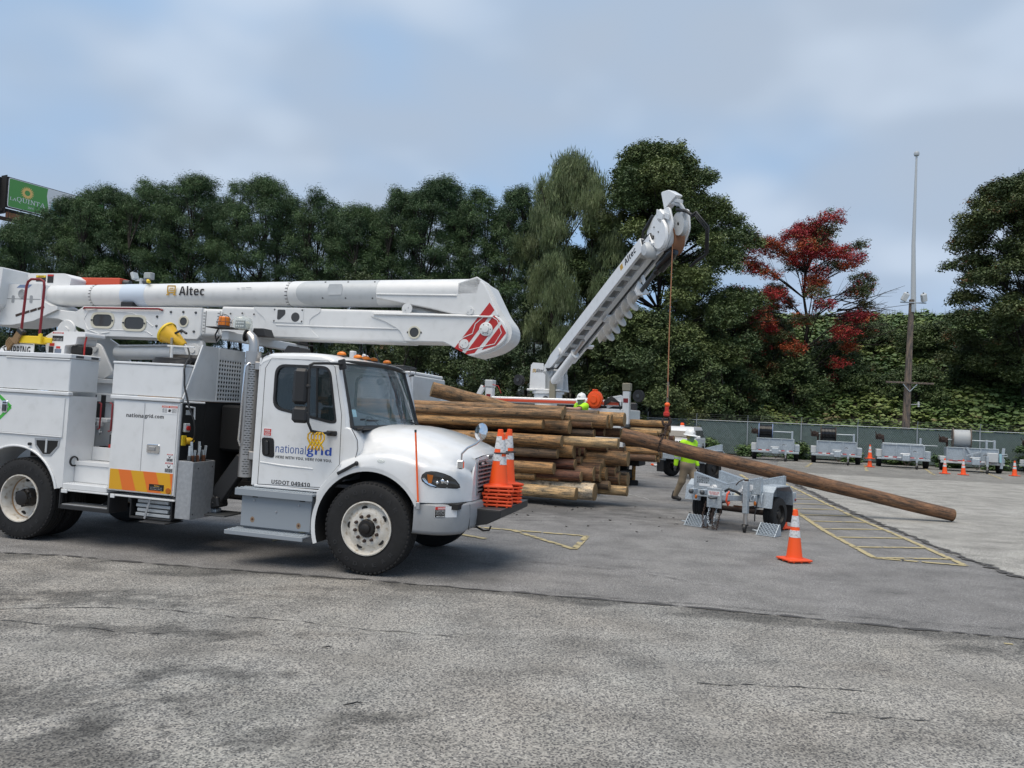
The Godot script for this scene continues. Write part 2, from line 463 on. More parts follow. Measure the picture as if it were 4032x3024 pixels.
	for d in [["asphalt_near", lin(0.54, 0.53, 0.51), coarse, 0.42, 0.6], ["asphalt_mid", lin(0.44, 0.432, 0.42), fine, 0.5, 0.3], ["asphalt_old", lin(0.70, 0.685, 0.64), fine, 0.4, 0.3]]:
		var m := mat(d[0], d[1], 0.9); m.albedo_texture = d[2]; m.uv1_scale = Vector3(d[3], d[3], 1); m.vertex_color_use_as_albedo = true
		m.heightmap_enabled = true; m.heightmap_texture = bump; m.heightmap_scale = d[4]; m.uv2_scale = Vector3(0.11, 0.11, 1)
		m.detail_enabled = true; m.detail_blend_mode = BaseMaterial3D.BLEND_MODE_MUL; m.detail_albedo = mott; m.detail_uv_layer = BaseMaterial3D.DETAIL_UV_2
	mat("tar", lin(0.055, 0.053, 0.052), 0.85)
	mat("tar_dust", lin(0.105, 0.10, 0.096), 0.9)
	mat("road_yellow", lin(0.40, 0.335, 0.185), 0.85)
	mat("road_white", lin(0.42, 0.42, 0.41), 0.8)
	var so := mat("soil", lin(0.05, 0.045, 0.028), 0.95); so.albedo_texture = mott; tri_map(so, Vector3(0.1, 0.1, 0.1), true)
	mat("fence_steel", lin(0.36, 0.39, 0.41), 0.5, 0.4)
	var fm := mat("fence_screen", lin(0.115, 0.165, 0.155, 0.80), 0.8); fm.transparency = BaseMaterial3D.TRANSPARENCY_ALPHA
	fm.albedo_texture = mott; tri_map(fm, Vector3(0.3, 0.3, 0.3), true)
	mat("hivis", lin(0.42, 0.80, 0.012), 0.7)
	mat("silver_tape", lin(0.36, 0.38, 0.38), 0.5)
	mat("khaki", lin(0.25, 0.20, 0.14), 0.9)
	mat("skin", lin(0.40, 0.22, 0.15), 0.6)
	mat("gaiter", lin(0.20, 0.24, 0.22), 0.9)
	mat("helmet_white", lin(0.74, 0.75, 0.74), 0.35)
	mat("billboard_green", lin(0.095, 0.30, 0.075), 0.6)
	mat("billboard_blue", lin(0.32, 0.55, 0.62), 0.6)
	mat("sun_yellow", lin(0.80, 0.50, 0.16), 0.6)
	mat("plywood", lin(0.30, 0.13, 0.06), 0.8)
	mat("far_wall", lin(0.30, 0.36, 0.36), 0.8)

func wood_tex(sd: int) -> ImageTexture:
	if M.has("wt%d" % sd): return M["wt%d" % sd]
	var w := 128; var h := 640   # u runs round the log (wraps), v along it
	var im := Image.create(w, h, false, Image.FORMAT_RGB8)
	var f := FastNoiseLite.new(); f.seed = 90 + sd; f.frequency = 1.0; f.fractal_octaves = 3
	var g := FastNoiseLite.new(); g.seed = 190 + sd; g.frequency = 1.0; g.fractal_octaves = 2
	for y in h:
		var t := TAU * y / h
		var wrap := Vector3(0, 0, absf(2.0 * y / h - 1.0) * 2.2)
		for x in w:
			var a := TAU * x / w
			var q := Vector3(cos(a) * 1.4, sin(a) * 1.4, 0) * 0.55 + wrap
			var warp := f.get_noise_3dv(q * 1.2) * 2.2
			var ringv := absf(fposmod(warp * 2.6 + sin(a) * 0.9 + g.get_noise_3dv(q * 5.0) * 0.30, 1.0) - 0.5) * 2.0
			var streak := g.get_noise_3dv(Vector3(cos(a) * 16.0, sin(a) * 16.0, wrap.z * 1.5))
			var patch := f.get_noise_3dv(q * 2.4 + Vector3(9, 9, 9))
			var b := 0.80 + streak * 0.22 + patch * 0.36 - 0.30 * smoothstep(0.80, 0.97, ringv)
			b = clampf(b, 0.16, 1.0)
			var warm := clampf(patch * 0.25, -0.12, 0.12)
			im.set_pixel(x, y, Color(clampf(b + warm * 0.3, 0, 1), b, clampf(b - warm * 0.4, 0, 1)))
	# bored bolt holes and knots
	var r2 := RandomNumberGenerator.new(); r2.seed = 3 + sd
	for k in 9:
		im.fill_rect(Rect2i(r2.randi_range(4, w - 8), r2.randi_range(0, h - 6), 4, 3), Color(0.12, 0.08, 0.05))
	for k in 5:
		var cy := r2.randi_range(0, h - 12)
		var cx := r2.randi_range(0, w - 12)
		for yy in 12:
			for xx in 10:
				var dd := Vector2(xx - 5.0, (yy - 6.0) * 0.8).length()
				if dd < 5.0: im.set_pixel((cx + xx) % w, cy + yy, im.get_pixel((cx + xx) % w, cy + yy) * (0.45 + 0.1 * dd))
	M["wt%d" % sd] = ImageTexture.create_from_image(im)
	return M["wt%d" % sd]
func wood_nrm() -> NoiseTexture2D:
	if not M.has("wn"): M["wn"] = ntex(256, 0.06, 77, [], FastNoiseLite.TYPE_SIMPLEX_SMOOTH, 4, 3.0)
	return M["wn"]
func end_tex() -> ImageTexture:
	var s := 128
	var im := Image.create(s, s, false, Image.FORMAT_RGB8)
	var f := FastNoiseLite.new(); f.seed = 8; f.frequency = 0.03
	for y in s:
		for x in s:
			var d := Vector2(x - s / 2.0, y - s / 2.0)
			var r := d.length() + f.get_noise_2d(x, y) * 8.0
			var b := 0.78 + 0.16 * sin(r * 0.9) + f.get_noise_2d(x * 6.0, y * 6.0) * 0.15
			if absf(sin(d.angle() * 2.5 + 0.7)) < 0.02 + r * 0.0006: b *= 0.6
			im.set_pixel(x, y, Color(b, b * 0.97, b * 0.92))
	return ImageTexture.create_from_image(im)

# ---------- ground ----------
const SEAM := [-40.0, -14.0, -5.91, -9.09, -5.24, -9.1, -3.89, -8.83, -2.77, -8.66, -1.46, -8.48, 0.09, -8.2, 2.41, -7.77, 3.62, -7.45, 4.88, -7.2, 40.0, 2.0]
func seam(x: float) -> float:
	for i in range(0, SEAM.size() - 2, 2):
		if x <= SEAM[i + 2]: return lerpf(SEAM[i + 1], SEAM[i + 3], (x - SEAM[i]) / (SEAM[i + 2] - SEAM[i]))
	return 0.0
func sheet(called: String, mt: String, y: float, xs: Array, zfun: Callable, rows: int, cfun: Callable) -> void:
	var mv := PackedVector3Array(); var mn := PackedVector3Array(); var mu := PackedVector2Array(); var mc := PackedColorArray(); var ix := PackedInt32Array()
	var nx: int = xs.size()
	for i in rows + 1:
		for j in nx:
			var x: float = xs[j]
			var z: float = zfun.call(x, float(i) / rows)
			mv.append(Vector3(x, y, z)); mn.append(Vector3.UP); mu.append(Vector2(x, z)); mc.append(cfun.call(x, z))
	for i in rows:
		for j in nx - 1:
			var a := i * nx + j
			ix.append_array([a, a + 1, a + nx, a + 1, a + nx + 1, a + nx])
	var arr := []; arr.resize(Mesh.ARRAY_MAX)
	arr[Mesh.ARRAY_VERTEX] = mv; arr[Mesh.ARRAY_NORMAL] = mn; arr[Mesh.ARRAY_TEX_UV] = mu; arr[Mesh.ARRAY_TEX_UV2] = mu; arr[Mesh.ARRAY_COLOR] = mc; arr[Mesh.ARRAY_INDEX] = ix
	var m := ArrayMesh.new(); m.add_surface_from_arrays(Mesh.PRIMITIVE_TRIANGLES, arr)
	struct(called, m, mt)
func frange(a: float, b: float, s: float) -> Array:
	var o := []
	var k := 0
	while a + k * s < b - s * 0.3: o.append(a + k * s); k += 1
	o.append(b)
	return o
func diag(z: float) -> float:   # x of the long joint between the newer and the older asphalt
	var d := [-60.0, 21.0, -30.3, 10.5, -24.05, 9.14, -17.81, 7.85, -13.73, 7.24, -11.81, 6.95, -10.26, 6.85, -8.0, 6.95, 10.0, 7.5]
	for i in range(0, d.size() - 2, 2):
		if z <= d[i + 2]: return lerpf(d[i + 1], d[i + 3], clampf((z - d[i]) / (d[i + 2] - d[i]), 0, 1))
	return 7.5
func build_ground() -> void:
	var na := FastNoiseLite.new(); na.seed = 61; na.frequency = 0.35; na.fractal_octaves = 5
	var nb := FastNoiseLite.new(); nb.seed = 62; nb.frequency = 0.55; nb.fractal_octaves = 4; nb.fractal_type = FastNoiseLite.FRACTAL_RIDGED
	var nc := FastNoiseLite.new(); nc.seed = 63; nc.frequency = 2.2; nc.fractal_octaves = 4
	var stains := [[-2.9, -4.75, 1.0, 0.42], [-2.4, -4.1, 0.7, 0.34], [-3.95, -7.25, 1.3, 0.3], [-3.0, -6.3, 1.2, 0.16], [-1.25, -4.45, 0.55, 0.17], [-2.0, -5.4, 0.8, 0.14], [-5.5, -7.0, 1.2, 0.3], [-0.8, -4.75, 0.35, 0.1], [4.6, -6.7, 0.9, 0.2]]
	var near_c := func(x: float, z: float) -> Color:
		var b := 0.97 + na.get_noise_2d(x, z) * 0.14
		var wob := nc.get_noise_2d(x, z) + nc.get_noise_2d(x * 4.0, z * 5.0) * 0.7
		for s in stains:
			var e := 1.0 - clampf(Vector2((x - s[0]) / s[2], (z - s[1]) / s[3]).length() + wob * 1.1, 0.0, 1.6)
			b *= 1.0 - 0.50 * smoothstep(-0.15, 0.7, e)
		b *= 1.0 - 0.20 * smoothstep(0.72, 0.98, nb.get_noise_2d(x * 0.55 + z * 0.16 + 3.0, z * 1.5) * 0.5 + 0.55)
		var sd: float = z - seam(x)
		b *= 1.0 - 0.50 * smoothstep(0.28, -0.12, sd - 0.16 + na.get_noise_2d(x * 1.6, z * 3.0 + 40.0) * 0.85)
		var t := na.get_noise_2d(x + 50.0, z) * 0.05
		return Color(b * (1.0 + t), b, b * (1.0 - t))
	var mid_c := func(x: float, z: float) -> Color:
		var b := 0.98 + na.get_noise_2d(x * 0.6, z * 0.6 + 90.0) * 0.16 + nc.get_noise_2d(x * 0.5, z * 2.2) * 0.06
		# dirt and bark trodden in round the pole pile
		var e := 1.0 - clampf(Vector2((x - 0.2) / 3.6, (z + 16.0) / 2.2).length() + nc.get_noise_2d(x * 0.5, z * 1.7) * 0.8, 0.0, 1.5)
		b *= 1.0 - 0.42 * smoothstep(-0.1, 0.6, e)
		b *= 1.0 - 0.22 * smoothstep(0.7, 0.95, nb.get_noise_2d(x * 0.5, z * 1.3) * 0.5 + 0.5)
		return Color(b, b, b * 1.01)
	var old_c := func(x: float, z: float) -> Color:
		var b := 0.97 + na.get_noise_2d(x * 0.5 + 20.0, z * 0.5) * 0.2 + nc.get_noise_2d(x * 0.4, z * 2.6) * 0.07
		b *= 1.0 - 0.30 * smoothstep(0.74, 0.98, nb.get_noise_2d(x * 0.25, z * 0.9 + 9.0) * 0.5 + 0.5)
		if z < -31.5 - x * 0.02 + na.get_noise_2d(x, z) * 0.6 + (x - 12.0) * 0.22: b *= 0.66
		return Color(b, b, b * 0.99)
	sheet("ground", "asphalt_mid", -0.012, [-320, -100, -40, 0, 40, 100, 320], func(x, f): return lerpf(-420.0, 60.0, f), 8, func(x, z): return Color(0.95, 0.95, 0.95))
	sheet("asphalt", "asphalt_near", 0.0, frange(-9.0, 9.0, 0.06), func(x, f): return lerpf(seam(x), -1.5, f), 130, near_c)
	sheet("asphalt", "asphalt_near", 0.0, frange(-40.0, -9.0, 1.0), func(x, f): return lerpf(seam(x), 8.0, f), 24, near_c)
	sheet("asphalt", "asphalt_near", -0.002, frange(-9.0, 40.0, 0.8), func(x, f): return lerpf(minf(seam(x), -1.5) if x > 9.0 else -1.5, 10.0, f), 20, near_c)
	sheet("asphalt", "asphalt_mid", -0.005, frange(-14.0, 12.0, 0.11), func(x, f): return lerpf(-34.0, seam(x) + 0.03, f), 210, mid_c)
	# older, paler asphalt on the right of the long joint
	var zs := frange(-44.0, -6.2, 0.2)
	var mv := PackedVector3Array(); var mn := PackedVector3Array(); var mu := PackedVector2Array(); var mc := PackedColorArray(); var ix := PackedInt32Array()
	var nxo := 150
	for z in zs:
		var x0 := diag(z) + nc.get_noise_2d(z * 1.2, 4.0) * 0.12
		for j in nxo:
			var x := lerpf(x0, 42.0, pow(float(j) / (nxo - 1), 1.5))
			mv.append(Vector3(x, -0.001, z)); mn.append(Vector3.UP); mu.append(Vector2(x, z)); mc.append(old_c.call(x, z))
	for i in zs.size() - 1:
		for j in nxo - 1:
			var a := i * nxo + j
			ix.append_array([a, a + 1, a + nxo, a + 1, a + nxo + 1, a + nxo])
	var arr := []; arr.resize(Mesh.ARRAY_MAX)
	arr[Mesh.ARRAY_VERTEX] = mv; arr[Mesh.ARRAY_NORMAL] = mn; arr[Mesh.ARRAY_TEX_UV] = mu; arr[Mesh.ARRAY_TEX_UV2] = mu; arr[Mesh.ARRAY_COLOR] = mc; arr[Mesh.ARRAY_INDEX] = ix
	var am := ArrayMesh.new(); am.add_surface_from_arrays(Mesh.PRIMITIVE_TRIANGLES, arr)
	struct("asphalt", am, "asphalt_old")
	# joints and cracks
	var sp := []
	for i in 90:
		var x := -9.0 + i * 0.2
		sp.append(Vector2(x, seam(x)))
	crack(sp, 0.035, 0.006, "tar", 0.05)
	sp = []
	for i in 150:
		var z := -30.0 + i * 0.15
		sp.append(Vector2(diag(z), z))
	crack(sp, 0.10, 0.008, "tar_dust", 0.10)
	crack(sp, 0.035, 0.011, "tar", 0.14)
	var lines := [[0.21, -9.91, 0.69, -9.9, 1.31, -9.67, 1.89, -9.37, 2.26, -9.06, 2.65, -8.93], [0.59, -8.30, 1.62, -8.03, 2.13, -8.05, 2.64, -7.87, 3.57, -7.78, 5.04, -7.5], [2.05, -5.17, 2.36, -5.1, 2.88, -5.06], [1.42, -5.6, 2.09, -5.61, 2.75, -5.59],
		[-4.34, -6.73, -3.84, -6.9, -3.04, -6.95, -2.52, -6.84, -1.82, -6.76, -1.31, -6.62, -0.32, -6.49], [-4.12, -6.39, -3.31, -6.31, -2.89, -6.21, -2.48, -6.34], [7.4, -15.0, 9.5, -14.6, 12.0, -13.9], [9.0, -22.0, 12.0, -21.0, 15.0, -20.2, 19.0, -19.5], [9.6, -19.0, 13.0, -18.0], [4.0, -13.9, 6.0, -14.2, 7.2, -14.4]]
	for l in lines:
		var p := []
		for i in range(0, l.size(), 2): p.append(Vector2(l[i], l[i + 1]))
		crack(p, 0.008, 0.005, "tar", 0.05)
	# painted lines, worn
	var hatch := [[8.71, -29.0, 6.29, -16.58], [6.29, -16.58, 5.81, -14.13], [5.81, -14.13, 5.42, -11.37], [9.31, -26.6, 7.44, -16.62], [7.44, -16.62, 6.98, -13.51], [6.98, -13.51, 6.56, -11.03],
		[6.27, -16.53, 7.42, -16.7], [6.12, -15.48, 7.26, -15.63], [5.9, -14.37, 7.11, -14.63], [5.7, -13.35, 6.96, -13.55], [5.55, -12.33, 6.79, -12.54], [5.42, -11.37, 6.64, -11.54], [5.41, -11.35, 6.56, -11.03],
		[6.5, -17.7, 7.6, -17.85], [6.72, -18.8, 7.8, -18.95], [6.95, -20.0, 8.0, -20.2], [7.2, -21.2, 8.2, -21.4], [7.5, -22.7, 8.5, -22.85], [7.8, -24.2, 8.8, -24.35], [8.1, -25.7, 9.1, -25.9]]
	for h in hatch: paint(h, 0.10 if h != hatch[0] else 0.13, "road_yellow", 0.006, 0.42)
	for h in [[-0.9, -12.85, 1.29, -12.28], [0.09, -12.61, 0.98, -11.01], [1.29, -12.28, 0.98, -11.01], [-0.9, -12.1, -0.3, -11.6]]: paint(h, 0.10, "road_yellow", 0.006, 0.3)
	for h in [[16.12, -41.0, 13.98, -36.27], [18.9, -41.0, 16.36, -35.2], [22.02, -40.96, 18.87, -34.19], [24.6, -40.2, 21.19, -33.07]]: paint(h, 0.13, "road_yellow", 0.006, 0.3)
	for h in [[14.6, -36.6, 15.6, -36.2], [17.2, -35.2, 18.2, -34.8], [19.9, -34.3, 20.9, -33.9]]: paint(h, 0.16, "road_white", 0.006, -0.35)
	paint([2.97, -19.75, 3.55, -17.76], 0.07, "road_white", 0.006, -0.1)
	paint([4.45, -7.0, 4.95, -6.9], 0.16, "road_yellow", 0.006, -0.25)
	paint([-3.2, -10.6, -3.0, -11.6], 0.12, "road_yellow", 0.006, -0.1)
func crack(p: Array, w: float, y: float, mt: String, jit: float) -> void:
	var f := FastNoiseLite.new(); f.seed = int(p[0].x * 100.0) + 5; f.frequency = 2.5; f.fractal_octaves = 4
	var mb := MB.new()
	var L := []; var R := []
	for i in p.size() - 1:
		var a: Vector2 = p[i]; var b: Vector2 = p[i + 1]
		var k := maxi(1, int(a.distance_to(b) / 0.07))
		var nn := (b - a).normalized().orthogonal()
		for j in k:
			var q := a.lerp(b, float(j) / k)
			var o := f.get_noise_2d(q.x, q.y) * jit
			var ww := w * clampf(0.55 + f.get_noise_2d(q.x * 3.0 + 9.0, q.y * 3.0) * 1.6, 0.06, 1.4)
			L.append(Vector3(q.x + nn.x * (o + ww), y, q.y + nn.y * (o + ww))); R.append(Vector3(q.x + nn.x * (o - ww), y, q.y + nn.y * (o - ww)))
	for i in L.size() - 1: mb.quad(L[i], L[i + 1], R[i + 1], R[i], Vector3.UP)
	struct("asphalt_crack", mb, mt)
func paint(h: Array, w: float, mt: String, y: float, keep: float) -> void:
	var a := Vector2(h[0], h[1]); var b := Vector2(h[2], h[3])
	var f := FastNoiseLite.new(); f.seed = int(h[0] * 31.0); f.frequency = 3.0; f.fractal_octaves = 4
	var far := a.length() > 25.0
	var cs := 0.15 if far else 0.035
	var nl := maxi(1, int(a.distance_to(b) / cs)); var nw := 2 if far else 4
	var nn := (b - a).normalized().orthogonal() * w * 0.5
	var mb := MB.new()
	for i in nl:
		for j in nw:
			var p := func(ii: int, jj: int) -> Vector3:
				var q := a.lerp(b, float(ii) / nl) + nn * (float(jj) / nw * 2.0 - 1.0)
				return Vector3(q.x, y, q.y)
			var c: Vector3 = p.call(i, j)
			var edge := 0.12 if j == 0 or j == nw - 1 else 0.0
			if f.get_noise_2d(c.x * 2.0, c.z * 2.0) + rnd(-0.12, 0.12) + edge > keep: continue
			mb.quad(p.call(i, j), p.call(i + 1, j), p.call(i + 1, j + 1), p.call(i, j + 1), Vector3.UP)
	if mb.v.size() > 0: struct("painted_line", mb, mt)

# ---------- terrain, fence, trees ----------
const FP := Vector2(13.7, -47.0)
const FU := Vector2(0.924, 0.382)
const FM := Vector2(0.382, -0.924)
var tn := FastNoiseLite.new()
func fsd(x: float, z: float) -> Vector2:
	var q := Vector2(x, z) - FP
	return Vector2(q.dot(FU), q.dot(FM))
func hill(s: float, d: float) -> float:
	if d < 0.8: return 0.0
	var full := lerpf(0.30, 1.0, smoothstep(-34.0, -2.0, s))
	var h := 12.6 * full * (0.55 * smoothstep(0.5, 36.0, d) + 0.45 * clampf((d - 0.8) / 34.0, 0, 1))
	return h + tn.get_noise_2d(s, d) * 0.5 * clampf(d * 0.2, 0, 1)
func at(px: float, py: float, z: float) -> Vector3:   # the point of the place that stands z metres ahead on that line of sight
	var d := Basis(Vector3.RIGHT, deg_to_rad(2.3)) * Basis(Vector3.BACK, deg_to_rad(2.43)) * Vector3((px - 2016.0) / 3028.0, -(py - 1512.0) / 3028.0, -1.0)
	return Vector3(0, 1.87, 0) + d * (-z / d.z)
func px_x(px: float, z: float, py := 1634.0) -> float: return at(px, py, z).x
func px_y(px: float, py: float, z: float) -> float: return at(px, py, z).y
func ground_h(x: float, z: float) -> float:
	var q := fsd(x, z)
	return hill(q.x, q.y)

func build_terrain() -> void:
	tn.seed = 4; tn.frequency = 0.12; tn.fractal_octaves = 3
	var rows := []
	for i in 41:
		var d := 0.75 + pow(i / 40.0, 1.4) * 120.0
		var r := PackedVector3Array()
		for j in 91:
			var s := -90.0 + j * 2.0
			var p := FP + FU * s + FM * d
			r.append(Vector3(p.x, (hill(s, d) if i > 0 else -0.1), p.y))
		rows.append(r)
	struct("hill", MB.new().grid(rows), "soil")
	# leafy ground cover over the bank
	clumps()
	var spots := []
	for k in 13500:
		var s := rnd(-14, 34); var d := 0.9 + pow(rng.randf(), 1.35) * 36.0
		spots.append([s, d])
	var mm := MultiMesh.new(); mm.transform_format = MultiMesh.TRANSFORM_3D; mm.use_colors = true; mm.mesh = M["clump_big"]; mm.instance_count = spots.size()
	for k in spots.size():
		var s: float = spots[k][0]; var d: float = spots[k][1]
		var p := FP + FU * s + FM * d
		var sc := rnd(0.7, 1.5) * (1.0 + d * 0.012)
		var bumpy := tn.get_noise_2d(s * 5.0, d * 5.0)
		mm.set_instance_transform(k, Transform3D(Basis(Vector3.UP, rnd(0, TAU)) * Basis(Vector3.RIGHT, rnd(-0.4, 0.4)) * Basis.from_scale(Vector3(sc, sc * 0.75, sc)), Vector3(p.x, hill(s, d) + 0.15 + bumpy * 0.5 + rnd(-0.1, 0.25), p.y)))
		var c := Color(0.075, 0.130, 0.038).lerp(Color(0.155, 0.200, 0.055), clampf(0.4 + tn.get_noise_2d(s * 2.0, d * 2.0 + 40.0) * 1.2 + rnd(-0.3, 0.3), 0, 1))
		if rng.randf() < 0.04: c = Color(0.14, 0.12, 0.05)
		mm.set_instance_color(k, c)
	var g := MultiMeshInstance3D.new(); g.name = "ground_cover"; g.multimesh = mm; g.material_override = M["leaf_cover"]; add_child(g)
	tag(g, "dense broad-leaved vines covering the bank behind the fence", "ground cover", "", "stuff")
	# tall grass along the crest
	var gm := MB.new()
	for k in 700:
		var s := rnd(-4, 30); var d := rnd(33, 38)
		var p := FP + FU * s + FM * d
		var b := Vector3(p.x, hill(s, d), p.y); var q := b + Vector3(rnd(-0.3, 0.3), rnd(0.5, 1.5), rnd(-0.2, 0.2))
		gm.tri(b + Vector3(-0.05, 0, 0), b + Vector3(0.05, 0, 0), q)
	var go := top("tall_grass", gm, mat("grass", lin(0.09, 0.11, 0.045), 0.8), "tall thin grass standing along the crest of the bank", "grass")
	go.set_meta("kind", "stuff")

func clumps() -> void:
	if M.has("clump"): return
	for d in [["clump", 26, 0.46, 0.20, 0.11], ["clump_fine", 44, 0.46, 0.15, 0.045], ["clump_big", 16, 0.46, 0.27, 0.19], ["clump_willow", 40, 0.40, 0.24, 0.035]]:
		var m := MB.new()
		for k in d[1]:
			var dir := Vector3(rnd(-1, 1), rnd(-1, 1), rnd(-1, 1)).normalized()
			var p: Vector3 = dir * d[2] * pow(rng.randf(), 0.45)
			var nrm := (dir + Vector3.UP * 0.8 + Vector3(rnd(-0.7, 0.7), rnd(-0.5, 0.5), rnd(-0.7, 0.7))).normalized()
			var a := nrm.cross(Vector3(rnd(-1, 1), rnd(-1, 1), rnd(-1, 1))).normalized()
			if d[0] == "clump_willow": a = (Vector3.DOWN + Vector3(rnd(-0.35, 0.35), 0, rnd(-0.35, 0.35))).normalized()
			var b := a.cross(nrm).normalized()
			var l: float = d[3] * rnd(0.7, 1.3); var w: float = d[4] * rnd(0.8, 1.2)
			var q := p + a * l * 0.5 - nrm * l * 0.12
			var e := p - a * l * 0.5 - nrm * l * 0.05
			m.tri(e, p + b * w * 0.5, q); m.tri(e, q, p - b * w * 0.5)
		M[d[0]] = m.done()

func tree(called: String, label: String, x: float, z: float, topy: float, R: float, o := {}) -> Node3D:
	clumps()
	var by: float = ground_h(x, z) - 0.15
	var H := topy - by
	var t := thing(called, label, o.get("cat", "tree"), Vector3(x, by, z), 0.0, o.get("group", "trees beyond the fence"))
	var cb: float = o.get("cb", 0.3) * H
	var stems: int = o.get("stems", 1)
	var blobs := []
	var nb: int = o.get("blobs", 16)
	var flat: float = o.get("flat", 0.62)
	for k in nb:
		var f := (k + 0.5) / nb
		f = pow(f, o.get("pow", 0.85))
		var pr := pow(maxf(sin(PI * clampf(f * 0.80 + 0.16, 0, 1)), 0.0), 0.7)
		if f > 0.93: pr *= 0.5
		var a := k * 2.399 + rnd(-0.4, 0.4)
		var rad := R * pr * lerpf(0.25, 0.80, sqrt(rng.randf()))
		var br: float = R * rnd(0.24, 0.42) * o.get("bs", 1.0)
		blobs.append([Vector3(cos(a) * rad, minf(lerpf(cb, H, f), H - br * flat * 0.8), sin(a) * rad * 0.9), br])
	for k in o.get("tufts", 0):
		var f := sqrt(rng.randf()); var a := rnd(0, TAU)
		var pr := pow(maxf(sin(PI * clampf(f * 0.80 + 0.16, 0, 1)), 0.0), 0.7)
		blobs.append([Vector3(cos(a) * R * pr * rnd(0.75, 1.08), lerpf(cb, H, f) + rnd(-0.3, 0.5), sin(a) * R * pr * rnd(0.7, 1.0)), R * rnd(0.10, 0.2)])
	for e in o.get("extra", []): blobs.append(e)
	# trunk and limbs
	var tm := MB.new()
	var r0: float = o.get("tr", 0.011) * H + 0.05
	var tops := []
	for s in stems:
		var a := TAU * s / stems + rnd(-0.5, 0.5)
		var off := Vector3(cos(a), 0, sin(a)) * (0.0 if stems == 1 else R * 0.35)
		var pts := []; var rad := []
		for i in 7:
			var f := i / 6.0
			pts.append(off * (0.25 + f * 1.1) + Vector3(rnd(-0.12, 0.12) * f * 3.0, H * 0.86 * f, rnd(-0.12, 0.12) * f * 3.0)); rad.append(r0 * (1.0 - f * 0.82) * (1.0 if stems == 1 else 0.7))
		tm.tube(pts, rad, 7)
		tops.append(pts)
	for b in blobs:
		var best: Array = tops[0]; var bd := 1e9
		for pts in tops:
			var dd: float = pts[4].distance_to(b[0])
			if dd < bd: bd = dd; best = pts
		var hh: float = clampf((b[0].y - b[1] * 1.5) / (H * 0.86), 0.18, 0.92)
		var s0: Vector3 = best[int(hh * 6.0)]
		var mid: Vector3 = s0.lerp(b[0], 0.5) + Vector3(0, b[1] * 0.25, 0)
		tm.tube([s0, mid, b[0]], [r0 * 0.30, r0 * 0.18, r0 * 0.07], 5)
		for j in o.get("twigs", 2):
			tm.tube([mid, b[0] + Vector3(rnd(-1, 1), rnd(-0.2, 0.9), rnd(-1, 1)) * b[1]], [r0 * 0.1, r0 * 0.03], 4, false)
	part(t, "trunk", tm, "bark")
	var cols: Array = o.get("cols", [Color(0.030, 0.060, 0.024), Color(0.055, 0.095, 0.034)])
	var xf := []; var cl := []
	var dens: float = o.get("dens", 1.0)
	var cs: float = o.get("cs", 1.0)
	for b in blobs:
		var cnt := int(dens * 11.0 * pow(b[1] / (0.46 * cs), 2.0)) + 4
		var tone := rng.randf()
		var base: Color = cols[0].lerp(cols[1], tone)
		if cols.size() > 2 and rng.randf() < o.get("alt", 0.3): base = cols[2 + rng.randi() % (cols.size() - 2)]
		for i in cnt:
			var dir := Vector3(rnd(-1, 1), rnd(-0.75, 1), rnd(-1, 1)).normalized()
			var p: Vector3 = b[0] + Vector3(dir.x, dir.y * flat, dir.z) * b[1] * pow(rng.randf(), 0.35)
			var sc := cs * rnd(0.65, 1.25)
			xf.append(Transform3D(Basis(Vector3.UP, rnd(0, TAU)) * Basis(Vector3.RIGHT, rnd(-0.5, 0.5)) * Basis.from_scale(Vector3(sc, sc * o.get("sy", 0.8), sc)), p))
			var v := rnd(0.75, 1.3)
			var bc: Color = cols[rng.randi() % cols.size()] if rng.randf() < o.get("mix", 0.0) else base
			cl.append(Color(bc.r * v, bc.g * v, bc.b * v))
	var mm := MultiMesh.new(); mm.transform_format = MultiMesh.TRANSFORM_3D; mm.use_colors = true; mm.mesh = M[o.get("mesh", "clump")]; mm.instance_count = xf.size()
	for k in xf.size():
		mm.set_instance_transform(k, xf[k]); mm.set_instance_color(k, cl[k])
	var g := MultiMeshInstance3D.new(); g.name = "crown"; g.multimesh = mm; g.material_override = M["leaf"]; g.set_meta("kind", "stuff"); t.add_child(g, true)
	return t

